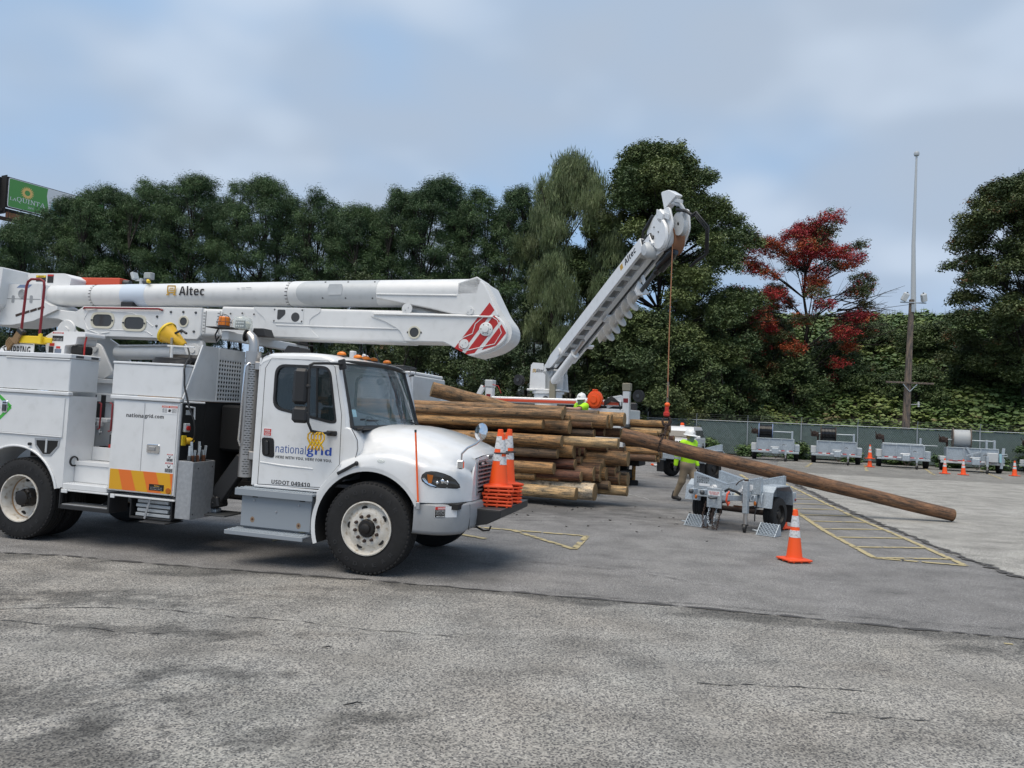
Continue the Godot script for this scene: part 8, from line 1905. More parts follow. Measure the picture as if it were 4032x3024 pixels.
func truck_extras(t: Node3D) -> void:
	# work lamp stowed on the boom side; own thing, with its cord
	var wl := thing("work_lamp", "yellow funnel-shaped work lamp with wire guard stowed beside the boom", "work lamp", TT * Vector3(-3.1, 2.40, -0.5))
	wl.transform.basis = TT.basis
	var a := Vector3(-0.17, 0.30, 0.0); var b := Vector3(0.12, 0.145, 0.0)
	var ax := (b - a).normalized()
	var pr := [Vector2(0.135, 0.0), Vector2(0.14, 0.012), Vector2(0.13, 0.03), Vector2(0.10, 0.12), Vector2(0.07, 0.22), Vector2(0.045, 0.31), Vector2(0.03, 0.33)]
	part(wl, "housing", MB.new().lathe(pr, a, ax, 8), "yellow")
	part(wl, "rim", MB.new().lathe([Vector2(0.128, -0.012), Vector2(0.147, -0.012), Vector2(0.147, 0.014), Vector2(0.135, 0.018)], a, ax, 24), "yellow_sign")
	part(wl, "lens", MB.new().lathe([Vector2(0.128, -0.006), Vector2(0.07, -0.03), Vector2(0.0, -0.04)], a, ax, 20), "lens_clear")
	var gd := MB.new(); var s := ax.cross(Vector3.BACK).normalized()
	for k in 4:
		var q := Basis(ax, k * PI / 4.0) * s
		var pts := []
		for j in 11:
			var c := PI * j / 10.0
			pts.append(a + q * cos(c) * 0.135 - ax * sin(c) * 0.075)
		gd.tube(pts, 0.003, 4, false)
	part(wl, "wire_guard", gd, "aluminium")
	part(wl, "handle", MB.new().tube([Vector3(0.0, 0.29, 0.05), Vector3(0.10, 0.33, 0.06), Vector3(0.18, 0.29, 0.06)], 0.016, 8), "black_plastic")
	part(wl, "bracket", MB.new().box(Vector3(-0.02, 0.13, 0.08), Vector3(0.035, 0.20, 0.02), 0.004), "grease")
	part(wl, "cable_gland", MB.new().cyl(b, b + ax * 0.05, 0.022, 10, 0.014), "aluminium")
	var c0 := TT * Vector3(-2.945, 2.53, -0.5)
	var cd := []
	for p in [Vector3(-2.94, 2.525, -0.5), Vector3(-2.86, 2.44, -0.44), Vector3(-2.74, 2.36, -0.30), Vector3(-2.60, 2.32, -0.08), Vector3(-2.53, 2.22, 0.05), Vector3(-2.50, 2.0, 0.06), Vector3(-2.42, 1.75, 0.05), Vector3(-2.36, 1.58, 0.02), Vector3(-2.38, 1.42, -0.03), Vector3(-2.46, 1.34, -0.10), Vector3(-2.52, 1.33, -0.13)]: cd.append(p)
	var cur := Curve3D.new()
	for p in cd: cur.add_point(TT * p - c0)
	var sm := []
	for i in 60: sm.append(cur.sample_baked(cur.get_baked_length() * i / 59.0, true))
	var co := top("power_cord", MB.new().tube(sm, 0.011, 7), "black_plastic", "black power cord hanging from the yellow lamp to a yellow plug", "cord")
	co.position = c0
	# coiled cable lying on the front box
	var cc := []
	for i in 90: cc.append(Vector3(cos(i * 0.42) * (0.24 + 0.02 * sin(i * 1.3)), 0.012 + i * 0.0007, sin(i * 0.42) * 0.15))
	var cl := top("cable_coil", MB.new().tube(cc, 0.011, 6), "black_plastic", "coil of black cable lying on the front tool box", "cable")
	cl.transform = TT * Transform3D(Basis(), Vector3(-2.93, 2.277, -0.22))
	# SHIPPING sign lying behind the tool box lid
	var sg := thing("sign", "white sign with black SHIPPING lettering lying behind the rear tool box", "sign", TT * Vector3(-5.47, 2.395, -0.33))
	sg.transform.basis = TT.basis
	part(sg, "panel", MB.new().prism(rp([-0.36, -0.12, 0.02, 0.24, -0.10, 0.02, 0.245, 0.085, 0.02, -0.03, 0.10, 0.02, -0.08, 0.085, 0.01, -0.22, 0.06, 0.04, -0.33, 0.0, 0.05]), -0.012, 0.0, 0.003), "white_flat")
	text(sg, "lettering", "SHIPPING", -0.27, -0.085, 0.19, 0.035, 0.003, "line_black", true)
	part(sg, "border", MB.new().tube([Vector3(-0.30, 0.0, 0.002), Vector3(-0.20, 0.045, 0.002), Vector3(-0.02, 0.075, 0.002), Vector3(0.225, 0.065, 0.002)], 0.003, 5), "line_black")
	# gloves on the step frame
	var gv := thing("work_gloves", "worn brown work gloves tucked beside the yellow bucket step", "gloves", TT * Vector3(-5.5, 2.44, -0.34))
	gv.transform.basis = TT.basis
	for k in 2:
		var g := MB.new()
		g.box(Vector3(-0.01 + k * 0.03, 0.10, k * 0.06), Vector3(0.10, 0.16, 0.035), 0.016, Basis(Vector3.BACK, -0.6))
		for f in 4: g.tube([Vector3(-0.05 - f * 0.022 + k * 0.03, 0.05 + f * 0.015, k * 0.06), Vector3(-0.11 - f * 0.018 + k * 0.03, -0.02 + f * 0.022, k * 0.06), Vector3(-0.13 - f * 0.012 + k * 0.03, -0.07 + f * 0.02, k * 0.06 + 0.01)], [0.017, 0.015, 0.01], 6)
		g.tube([Vector3(0.03 + k * 0.03, 0.08, k * 0.06), Vector3(0.02 + k * 0.03, 0.02, k * 0.06 + 0.02)], [0.018, 0.011], 6)
		var go := part(gv, "glove", g, "leather")
		part(go, "cuff", MB.new().box(Vector3(0.05 + k * 0.03, 0.19, k * 0.06), Vector3(0.11, 0.07, 0.045), 0.015, Basis(Vector3.BACK, -0.6)), "black_plastic")
	# hose clamps hanging on the lower mirror bracket
	for k in 4:
		var cx := -0.725 + k * 0.042
		var cm := thing("spring_clamp", "%s of four yellow hose clamps hanging from the door mirror bracket" % ["leftmost", "second from the left", "third from the left", "rightmost"][k], "clamp", TT * Vector3(cx, 1.36, 0.12), 0.0, "yellow clamps on the mirror bracket")
		cm.transform.basis = TT.basis * Basis(Vector3.UP, 0.35)
		var m := MB.new()
		for sx in [-1.0, 1.0]:
			m.tube([Vector3(0.005 * sx, 0.205, 0), Vector3(0.034 * sx, 0.175, 0), Vector3(0.036 * sx, 0.13, 0), Vector3(0.010 * sx, 0.085, 0), Vector3(-0.022 * sx, 0.035, 0), Vector3(-0.034 * sx, 0.0, 0)], [0.010, 0.011, 0.011, 0.013, 0.010, 0.006], 6)
		part(cm, "jaws", m, "yellow")
		part(cm, "pivot", MB.new().cyl(Vector3(0, 0.083, -0.016), Vector3(0, 0.083, 0.016), 0.012, 8), "yellow_sign")

# ---------- trailers ----------
func small_wheel(t: Node, c: Vector3, ax: Vector3, r: float, w: float, rimmat := "hub_dark") -> void:
	var h := w / 2.0
	var wh := part(t, "wheel", MB.new().lathe([Vector2(r * 0.56, -h), Vector2(r * 0.9, -h), Vector2(r * 0.97, -h * 0.85), Vector2(r, -h * 0.6), Vector2(r, -h * 0.28), Vector2(r * 0.975, -h * 0.25), Vector2(r * 0.975, -h * 0.15), Vector2(r, -h * 0.12), Vector2(r, h * 0.12), Vector2(r * 0.975, h * 0.15), Vector2(r * 0.975, h * 0.25), Vector2(r, h * 0.28), Vector2(r, h * 0.6), Vector2(r * 0.97, h * 0.85), Vector2(r * 0.9, h), Vector2(r * 0.56, h)], c, ax, 30), "rubber")
	part(wh, "rim", MB.new().lathe([Vector2(r * 0.57, h * 0.9), Vector2(r * 0.55, h * 0.95), Vector2(r * 0.5, h * 0.5), Vector2(r * 0.25, h * 0.55), Vector2(r * 0.2, h * 0.8), Vector2(0, h * 0.85)], c, ax, 22), rimmat)
func pole_trailer(label: String, at0: Vector3, yaw: float) -> Node3D:
	var t := thing("pole_trailer", label, "trailer", at0, yaw, "pole trailers")
	# local x points at the tongue, z to its left wheel
	part(t, "tongue", MB.new().b2(-0.75, 0.60, -0.07, 1.12, 0.76, 0.07, 0.008).bar(Vector3(0.35, 0.70, -0.62), Vector3(1.05, 0.70, -0.05), 0.09, 0.11).bar(Vector3(0.35, 0.70, 0.62), Vector3(1.05, 0.70, 0.05), 0.09, 0.11), "galvanised")
	part(t, "front_beam", MB.new().b2(0.50, 0.64, -0.72, 0.66, 0.80, 0.72, 0.01), "galvanised")
	part(t, "rear_beam", MB.new().b2(-0.72, 0.62, -0.72, -0.56, 0.80, 0.72, 0.01).b2(-0.6, 0.64, 0.42, 0.55, 0.76, 0.52, 0.006).b2(-0.6, 0.64, -0.52, 0.55, 0.76, -0.42, 0.006), "galvanised")
	part(t, "axle", MB.new().cyl(Vector3(0, 0.37, -0.85), Vector3(0, 0.37, 0.85), 0.06, 10).b2(-0.45, 0.46, 0.44, 0.45, 0.52, 0.52).b2(-0.45, 0.46, -0.52, 0.45, 0.52, -0.44), "dark_rust")
	for sz in [-1.0, 1.0]:
		small_wheel(t, Vector3(0, 0.372, 0.85 * sz), Vector3(0, 0, sz), 0.372, 0.25)
		var fd := part(t, "fender", MB.new().prism(pv([-0.56, 0.55, -0.50, 0.86, -0.34, 0.99, 0.34, 0.99, 0.50, 0.86, 0.56, 0.55, 0.535, 0.55, 0.48, 0.845, 0.325, 0.965, -0.325, 0.965, -0.48, 0.845, -0.535, 0.55]), 0.66 * sz, 1.02 * sz).b2(-0.5, 0.62, 0.655 * sz, 0.5, 0.96, 0.665 * sz, 0.0), "galvanised")
		part(fd, "front_plate", MB.new().prism(pv([0.565, 0.54, 0.585, 0.54, 0.52, 0.87, 0.50, 0.87]), 0.64 * sz, 1.03 * sz), "galvanised")
		part(fd, "grab_loop", MB.new().tube([Vector3(0.55, 0.84, 0.82 * sz), Vector3(0.60, 0.80, 0.82 * sz), Vector3(0.63, 0.64, 0.82 * sz), Vector3(0.60, 0.58, 0.82 * sz)], 0.014, 7), "galvanised")
		part(fd, "mud_flap", MB.new().b2(-0.585, 0.16, 0.70 * sz, -0.57, 0.56, 1.0 * sz, 0.002), "rubber")
		var tl := part(t, "tail_lamp", MB.new().b2(-0.75, 0.60, 0.84 * sz, -0.62, 0.82, 1.0 * sz, 0.008), "galvanised")
		part(tl, "lens", MB.new().lathe([Vector2(0.05, 0), Vector2(0.04, 0.025), Vector2(0, 0.03)], Vector3(-0.75, 0.70, 0.92 * sz), Vector3.LEFT, 14), "dark_red")
		part(tl, "lens", MB.new().lathe([Vector2(0.03, 0), Vector2(0.022, 0.02), Vector2(0, 0.022)], Vector3(-0.685, 0.66, 1.0 * sz), Vector3(0, 0, sz), 12), "dark_red")
		part(t, "side_marker", MB.new().ball(Vector3(0.67, 0.62, 0.70 * sz), Vector3(0.03, 0.05, 0.03), 10, 7), "amber_dark")
	# toothed bolsters
	for bx in [0.56, -0.60]:
		for sz in [-1.0, 1.0]:
			var m := MB.new().prism(pv([0.0, 0.81, 0.78, 0.81, 0.78, 1.16, 0.0, 0.965]), -0.045, 0.045, 0.004, Transform3D(Basis(Vector3(0, 0, sz), Vector3.UP, Vector3(1, 0, 0) * -sz), Vector3(bx, 0, 0.0)))
			var bo := part(t, "bolster", m, "galvanised")
			var tooth := MB.new().prism(pv([-0.018, 0, 0.018, 0, 0.0, 0.028]), -0.05, 0.05).done()
			for k in 19:
				var f := (k + 0.5) / 19.0
				var tp := part(bo, "tooth", tooth, "galvanised")
				tp.transform = Transform3D(Basis(Vector3(0, 0, 1), Vector3.UP, Vector3(-1, 0, 0)), Vector3(bx, lerpf(0.965, 1.16, f) - 0.004, 0.78 * f * sz))
			part(bo, "end_plate", MB.new().b2(bx - 0.06, 0.66, 0.775 * sz, bx + 0.06, 1.17, 0.795 * sz, 0.004), "galvanised")
	for zz in [-0.40, 0.28]: part(t, "pipe_roller", MB.new().lathe([Vector2(0.0, 0.02), Vector2(0.03, 0.02), Vector2(0.032, -0.02), Vector2(0.062, 0.0), Vector2(0.065, -0.05), Vector2(0.065, -1.25), Vector2(0, -1.25)], Vector3(0.72, 0.86, zz), Vector3.RIGHT, 18), "white_flat")
	part(t, "stencil_plate", MB.new().b2(0.607, 0.87, 0.40, 0.612, 0.93, 0.66, 0.0), "paper")
	var B := Basis(Vector3(0, 0, -1), Vector3.UP, Vector3.RIGHT)
	text(t, "stencil", "PATEMAN", -0.72, 1.03, -0.42, 1.075, 0.607, "steel_dark", true, false, B)
	text(t, "stencil", "CAPACITY", -0.72, 0.98, -0.42, 1.02, 0.607, "steel_dark", true, false, B)
	text(t, "stencil", "8155 LB", -0.72, 0.935, -0.46, 0.97, 0.607, "steel_dark", true, false, B)
	part(t, "label", MB.new().b2(0.667, 0.88, -0.62, 0.669, 0.98, -0.40, 0.0).b2(0.607, 0.90, -0.62, 0.612, 1.0, -0.40, 0.0), "paper")
	# coupler, eye, hooks
	var cp := part(t, "coupler", MB.new().b2(1.12, 0.48, -0.17, 1.15, 0.90, 0.17, 0.006).b2(1.0, 0.58, -0.10, 1.12, 0.78, 0.10, 0.006).b2(0.9, 0.72, 0.24, 1.10, 0.84, 0.36, 0.01).b2(0.9, 0.72, 0.52, 1.10, 0.84, 0.62, 0.01), "galvanised")
	part(cp, "eye", MB.new().tube([Vector3(1.15, 0.70, 0.06), Vector3(1.26, 0.70, 0.06), Vector3(1.33, 0.70, 0.0), Vector3(1.26, 0.70, -0.06), Vector3(1.15, 0.70, -0.06)], 0.024, 9).ball(Vector3(1.12, 0.78, 0.30), Vector3(0.06, 0.055, 0.055), 12, 8).ball(Vector3(1.12, 0.78, 0.57), Vector3(0.06, 0.055, 0.055), 12, 8), "steel_dark")
	var lb := part(cp, "label", MB.new().b2(1.15, 0.74, -0.14, 1.153, 0.84, 0.14, 0.0), "paper")
	text(lb, "lettering", "USE CHAINS AND", -0.12, 0.805, 0.12, 0.825, 1.155, "sign_red", true, false, B)
	text(lb, "lettering", "TIE DOWN LOAD", -0.12, 0.78, 0.12, 0.80, 1.155, "sign_red", true, false, B)
	text(lb, "lettering", "NO RIDERS", -0.09, 0.755, 0.09, 0.775, 1.155, "sign_red", true, false, B)
	part(t, "hook", MB.new().tube([Vector3(1.02, 0.84, -0.28), Vector3(1.10, 0.80, -0.28), Vector3(1.12, 0.66, -0.27), Vector3(1.06, 0.56, -0.28), Vector3(1.0, 0.62, -0.28)], 0.022, 8), "orange_beam")
	part(t, "air_hose", MB.new().tube([Vector3(0.95, 0.84, -0.15), Vector3(1.0, 0.90, -0.26), Vector3(0.95, 0.86, -0.38), Vector3(0.8, 0.80, -0.42)], 0.03, 8), "black_plastic")
	for q in [[-0.1, 0.0], [0.0, 0.06], [0.12, 0.0]]:
		var z0: float = 0.10 + q[0]
		part(t, "safety_chain", chain([Vector3(1.10, 0.56, z0), Vector3(1.16, 0.30, z0 + 0.03), Vector3(1.20, 0.05 + q[1], z0 - 0.02), Vector3(1.16, 0.035 + q[1], z0 - 0.09), Vector3(1.12, 0.30, z0 - 0.12), Vector3(1.06, 0.56, z0 - 0.14)], 0.062, 0.008), "dark_rust" if q[0] != 0.0 else "galvanised")
	part(t, "front_lamp", MB.new().lathe([Vector2(0.075, 0), Vector2(0.078, 0.02), Vector2(0.06, 0.028), Vector2(0, 0.03)], Vector3(0.66, 0.72, -0.28), Vector3.RIGHT, 20), "cream")
	part(t, "rust_plate", MB.new().b2(0.662, 0.60, -0.48, 0.675, 0.80, -0.40, 0.004).b2(0.6, 0.50, -0.5, 0.66, 0.53, -0.2, 0.004), "rust")
	for zz in [-0.13, -0.66]: part(t, "d_ring", MB.new().tube([Vector3(0.67, 0.80, zz), Vector3(0.71, 0.76, zz - 0.05), Vector3(0.72, 0.68, zz - 0.03), Vector3(0.71, 0.66, zz + 0.03), Vector3(0.70, 0.74, zz + 0.05), Vector3(0.67, 0.80, zz)], 0.011, 6), "galvanised")
	# jack
	var jk := part(t, "jack", MB.new().b2(0.72, 0.40, -0.60, 0.83, 1.08, -0.49, 0.008).b2(0.66, 0.70, -0.6, 0.72, 0.86, -0.5, 0.004), "galvanised")
	part(jk, "inner_tube", MB.new().cyl(Vector3(0.775, 0.16, -0.545), Vector3(0.775, 0.40, -0.545), 0.042, 14), "stainless")
	part(jk, "crank", MB.new().tube([Vector3(0.78, 1.10, -0.545), Vector3(0.80, 1.12, -0.50), Vector3(0.83, 1.06, -0.40), Vector3(0.84, 0.98, -0.34)], 0.013, 6).lathe([Vector2(0.05, 0), Vector2(0.045, 0.04), Vector2(0, 0.045)], Vector3(0.775, 1.08, -0.545), Vector3.UP, 10), "dark_rust")
	part(jk, "caster", MB.new().lathe([Vector2(0.02, -0.03), Vector2(0.075, -0.032), Vector2(0.09, -0.02), Vector2(0.09, 0.02), Vector2(0.075, 0.032), Vector2(0.02, 0.03)], Vector3(0.80, 0.09, -0.545), Vector3(0.3, 0, 0.95).normalized(), 20).b2(0.73, 0.14, -0.60, 0.83, 0.17, -0.49, 0.004), "black_plastic")
	part(t, "cable", MB.new().tube([Vector3(0.62, 0.62, -0.72), Vector3(0.66, 0.4, -0.70), Vector3(0.64, 0.24, -0.69)], 0.014, 6), "black_plastic")
	return t
func wheel_chock(label: String, at0: Vector3, yaw: float) -> void:
	var t := thing("wheel_chock", label, "wheel chock", at0, yaw, "steel wheel chocks")
	var m := MB.new()
	for i in 8:
		for j in 5:
			var zz := -0.13 + j * 0.06 + (0.03 if i % 2 else 0.0)
			var x0 := -0.02 + i * 0.024
			m.bar(Vector3(x0, 0.02 + i * 0.022, zz), Vector3(x0 + 0.024, 0.042 + i * 0.022, zz + (0.03 if i % 2 == 0 else -0.03)), 0.010, 0.014, 0.0)
			m.bar(Vector3(x0, 0.02 + i * 0.022, zz), Vector3(x0 + 0.024, 0.042 + i * 0.022, zz - (0.03 if i % 2 == 0 else -0.03)), 0.010, 0.014, 0.0)
	part(t, "grating", m, "galvanised")
	part(t, "side_plate", MB.new().prism(pv([-0.03, 0, 0.24, 0, 0.18, 0.20, 0.15, 0.20]), -0.17, -0.155).prism(pv([-0.03, 0, 0.24, 0, 0.18, 0.20, 0.15, 0.20]), 0.155, 0.17).b2(0.17, 0.0, -0.155, 0.19, 0.19, 0.155, 0.002).b2(-0.03, 0.0, -0.16, 0.2, 0.012, 0.16, 0.002), "galvanised")
	part(t, "handle", MB.new().tube([Vector3(0.06, 0.05, -0.17), Vector3(0.06, 0.06, -0.27), Vector3(0.12, 0.06, -0.28), Vector3(0.12, 0.05, -0.17)], 0.008, 6), "galvanised")
func reel(t: Node, c: Vector3, r: float, w: float, core: String, flange: String, wraps: int) -> void:
	var pr := []
	for k in wraps:
		var x0 := -w / 2 + 0.02 + (w - 0.04) * k / wraps
		var dx := (w - 0.04) / wraps
		pr += [Vector2(r * 0.80, x0), Vector2(r * 0.84, x0 + dx * 0.3), Vector2(r * 0.84, x0 + dx * 0.7), Vector2(r * 0.80, x0 + dx)]
	var q := part(t, "reel", MB.new().lathe(pr, c, Vector3.RIGHT, 26), core)
	for s in [-1.0, 1.0]: part(q, "flange", MB.new().lathe([Vector2(0.04, -0.02), Vector2(r, -0.02), Vector2(r, 0.02), Vector2(0.04, 0.02)], c + Vector3(s * w / 2, 0, 0), Vector3.RIGHT, 30), flange)
func reel_trailer(label: String, at0: Vector3, kind: int) -> void:
	var t := thing("reel_trailer", label, "trailer", at0, -atan2(FU.y, FU.x) + [0.06, 0.03, 0.0, -0.04, -0.5][kind], "reel trailers along the fence")
	var hw := 0.98 if kind < 3 else 1.12
	part(t, "bed", MB.new().b2(-hw, 0.50, -1.5, hw, 0.60, 0.0, 0.01).b2(-hw, 0.60, -0.06, hw, 1.16, 0.0, 0.006).b2(-hw, 0.60, -1.5, -hw + 0.06, 1.16, -0.06, 0.006).b2(hw - 0.06, 0.60, -1.5, hw, 1.16, -0.06, 0.006), "galvanised")
	for k in 4:
		var x: float = lerpf(-hw + 0.03, hw - 0.03, k / 3.0)
		part(t, "rib", MB.new().b2(x - 0.03, 0.60, 0.001, x + 0.03, 1.16, 0.045, 0.006), "galvanised")
	part(t, "top_rail", MB.new().b2(-hw, 1.161, -0.07, hw, 1.20, 0.05, 0.006), "galvanised")
	part(t, "bumper_bar", MB.new().b2(-hw - 0.25, 0.40, -0.2, hw + 0.25, 0.50, 0.06, 0.01), "galvanised" if kind != 3 else "grey_white")
	for k in 9: part(t, "reflector_tape", MB.new().b2(-hw + 0.1 + k * 0.2, 0.515, 0.046, -hw + 0.28 + k * 0.2, 0.565, 0.05, 0.0), "sign_red" if k % 2 == 0 else "paper")
	for s in [-1.0, 1.0]:
		small_wheel(t, Vector3((hw + 0.12) * s, 0.33, -0.8), Vector3(s, 0, 0), 0.33, 0.24)
		part(t, "fender_box", MB.new().b2(minf(hw * s, (hw + 0.28) * s), 0.52, -1.3, maxf(hw * s, (hw + 0.28) * s), 0.90 if kind < 3 else 0.72, -0.1, 0.02), "galvanised" if s > 0 else "grey_white")
	part(t, "tongue", MB.new().bar(Vector3(-0.3, 0.46, 0.0), Vector3(0, 0.46, 1.3), 0.1, 0.12).bar(Vector3(0.5, 0.46, 0.0), Vector3(0.05, 0.46, 1.3), 0.1, 0.12), "galvanised")
	var cp := part(t, "coupler", MB.new().b2(-0.17, 0.40, 1.1, 0.17, 0.72, 1.45, 0.03), "galvanised")
	part(cp, "cap", MB.new().b2(-0.24, 0.725, 1.0, 0.20, 0.78, 1.4, 0.02), "white_flat" if kind == 2 else "grey_white")
	part(t, "safety_chain", chain([Vector3(-0.15, 0.42, 1.4), Vector3(0.05, 0.18, 1.5), Vector3(0.25, 0.42, 1.35)], 0.07, 0.009), "dark_rust")
	var jk := part(t, "jack", MB.new().b2(0.48, 0.34, 0.9, 0.58, 0.86, 1.0, 0.008), "galvanised")
	part(jk, "inner_tube", MB.new().cyl(Vector3(0.53, 0.14, 0.95), Vector3(0.53, 0.34, 0.95), 0.04, 10), "stainless")
	part(jk, "caster", MB.new().lathe([Vector2(0.02, -0.04), Vector2(0.1, -0.04), Vector2(0.1, 0.04), Vector2(0.02, 0.04)], Vector3(0.53, 0.1, 0.95), Vector3(0.9, 0, 0.4).normalized(), 16), "black_plastic")
	part(jk, "crank", MB.new().tube([Vector3(0.53, 0.86, 0.95), Vector3(0.42, 0.92, 0.95), Vector3(0.36, 0.86, 0.97)], 0.014, 6), "dark_rust")
	part(t, "winch_gear", MB.new().b2(-hw + 0.02, 1.2, -0.7, -hw + 0.12, 1.55, -0.6, 0.01).b2(-hw - 0.25, 1.40, -0.75, -hw + 0.1, 1.66, -0.5, 0.03).lathe([Vector2(0.05, 0), Vector2(0.14, 0), Vector2(0.14, 0.04), Vector2(0.05, 0.04)], Vector3(-hw - 0.3, 1.55, -0.6), Vector3.RIGHT, 14).lathe([Vector2(0.03, 0), Vector2(0.10, 0), Vector2(0.10, 0.04), Vector2(0.03, 0.04)], Vector3(-hw - 0.12, 1.62, -0.45), Vector3.BACK, 12).tube([Vector3(-hw - 0.2, 1.62, -0.5), Vector3(-hw - 0.3, 1.72, -0.4), Vector3(-hw - 0.33, 1.82, -0.4)], 0.02, 6), "dark_rust")
	if kind != 2:
		part(t, "axle_bar", MB.new().cyl(Vector3(-hw, 1.56, -0.62), Vector3(hw - 0.1, 1.56, -0.62), 0.032, 10).b2(hw - 0.16, 1.16, -0.7, hw - 0.06, 1.62, -0.55, 0.008), "galvanised")
		if kind >= 3: part(t, "post", MB.new().b2(hw - 0.5, 1.16, -0.7, hw - 0.40, 1.62, -0.55, 0.008), "galvanised")
	else:
		part(t, "stow_bar", MB.new().cyl(Vector3(-hw, 1.23, 0.0), Vector3(hw - 0.1, 1.23, 0.0), 0.03, 10).cyl(Vector3(hw - 0.1, 1.2, -0.3), Vector3(hw + 0.6, 1.2, -0.3), 0.02, 8).b2(hw - 0.2, 1.2, -0.7, hw - 0.1, 1.55, -0.6, 0.01), "galvanised")
	match kind:
		0: reel(t, Vector3(-0.52, 1.56, -0.62), 0.44, 0.72, "black_gloss", "blue_cloth", 11)
		1: reel(t, Vector3(-0.40, 1.56, -0.62), 0.42, 0.74, "black_gloss", "dark_rust", 10)
		3:
			reel(t, Vector3(-0.42, 1.62, -0.62), 0.56, 0.78, "grey_white", "weathered_wood", 20)
			part(t, "cable_cross", MB.new().bar(Vector3(-0.25, 1.22, 0.10), Vector3(0.12, 0.55, 0.16), 0.06, 0.09).bar(Vector3(-0.28, 0.80, 0.14), Vector3(0.36, 1.02, 0.12), 0.05, 0.07), "galvanised")
			part(t, "tool_box", MB.new().b2(0.58, 0.55, 0.06, 1.05, 1.0, 0.4, 0.02), "grey_white")
			part(t, "water_can", MB.new().cyl(Vector3(1.16, 0.55, 0.2), Vector3(1.16, 0.98, 0.2), 0.06, 14), "billboard_blue")
			part(t, "stand_post", MB.new().bar(Vector3(1.32, 1.25, 0.0), Vector3(1.22, 0.25, 0.05), 0.1, 0.12).tube([Vector3(1.2, 0.95, 0.1), Vector3(1.45, 0.97, 0.1), Vector3(1.48, 0.87, 0.1), Vector3(1.3, 0.85, 0.1)], 0.02, 6), "galvanised")
			for k in 3: part(t, "tail_lamp", MB.new().b2(-0.85 + k * 0.42, 0.50, 0.062, -0.63 + k * 0.42, 0.55, 0.07, 0.002), "dark_red")
		4:
			reel(t, Vector3(-0.15, 1.62, -0.62), 0.55, 0.6, "black_gloss", "blue_cloth", 9)
			part(t, "side_plate", MB.new().lathe([Vector2(0.0, 0), Vector2(0.5, 0), Vector2(0.5, 0.03), Vector2(0, 0.03)], Vector3(-0.75, 1.55, -0.62), Vector3.RIGHT, 22), "weathered_wood")
func build_trailers() -> void:
	pole_trailer("galvanised pole trailer with toothed bolsters on a front jack, chained coupler", Vector3(4.27, 0, -14.25), deg_to_rad(-133.0)).scale = Vector3.ONE * 0.82
	pole_trailer("galvanised pole trailer parked behind the walking worker, tail lamps to the left", Vector3(6.15, 0, -26.0), deg_to_rad(38.0))
	wheel_chock("steel grating wheel chock at the pole trailer's left wheel", Vector3(3.38, 0, -14.02), deg_to_rad(-133.0) + PI)
	wheel_chock("steel grating wheel chock at the pole trailer's right wheel", Vector3(4.42, 0, -13.16), deg_to_rad(-133.0) + PI)
	var lb := ["reel trailer with blue-flanged reel of black cable, leftmost along the fence", "reel trailer with brown-flanged reel of black cable, second along the fence", "empty reel trailer without a reel in front of the wooden light pole", "reel trailer with wooden reel of bright aluminium wire", "reel trailer with round blue disc at the right edge"]
	var ps := [Vector2(14.55, -42.2), Vector2(17.35, -40.9), Vector2(20.25, -39.6), Vector2(22.95, -38.2), Vector2(26.2, -37.2)]
	for k in 5: reel_trailer(lb[k], Vector3(ps[k].x, 0, ps[k].y), k)

# ---------- cones ----------
func cone(label: String, xf: Transform3D, group: String, dirty := 0.0) -> Node3D:
	var t := thing("traffic_cone", label, "traffic cone", V, 0.0, group)
	t.transform = xf
	if not M.has("cone_body"):
		M["cone_base_mesh"] = MB.new().prism(rp([-0.18, -0.18, 0.03, 0.18, -0.18, 0.03, 0.18, 0.18, 0.03, -0.18, 0.18, 0.03], 4), 0.012, 0.036, 0.006, Transform3D(Basis(Vector3.RIGHT, Vector3.FORWARD, Vector3.UP), V)).lathe([Vector2(0.15, 0.030), Vector2(0.118, 0.042), Vector2(0.108, 0.06)], V, Vector3.UP, 24).done()
		var feet := MB.new()
		for k in 12:
			var a := k % 4; var f := (k / 4) * 0.12 - 0.12
			var p := [Vector3(f, 0, 0.165), Vector3(f, 0, -0.165), Vector3(0.165, 0, f), Vector3(-0.165, 0, f)]
			feet.b2(p[a].x - 0.012, 0.0, p[a].z - 0.012, p[a].x + 0.012, 0.013, p[a].z + 0.012, 0.002)
		M["cone_feet"] = feet.done()
		M["cone_body"] = MB.new().lathe([Vector2(0.110, 0.052), Vector2(0.101, 0.12), Vector2(0.034, 0.69), Vector2(0.031, 0.708), Vector2(0.024, 0.712), Vector2(0.018, 0.70), Vector2(0.016, 0.66)], V, Vector3.UP, 30).done()
		var col := func(y0: float, y1: float) -> ArrayMesh:
			var r := func(y: float) -> float: return lerpf(0.101, 0.034, (y - 0.12) / 0.57) + 0.0022
			return MB.new().lathe([Vector2(r.call(y0) - 0.002, y0 - 0.002), Vector2(r.call(y0), y0), Vector2(r.call(y1), y1), Vector2(r.call(y1) - 0.002, y1 + 0.002)], V, Vector3.UP, 30).done()
		M["cone_c1"] = col.call(0.475, 0.625); M["cone_c2"] = col.call(0.33, 0.425)
	part(t, "base", M["cone_base_mesh"], "cone_base")
	part(t, "feet", M["cone_feet"], "cone_base").set_meta("kind", "stuff")
	part(t, "body", M["cone_body"], "cone_orange")
	part(t, "collar", M["cone_c1"], "cone_white")
	part(t, "collar", M["cone_c2"], "cone_white")
	return t
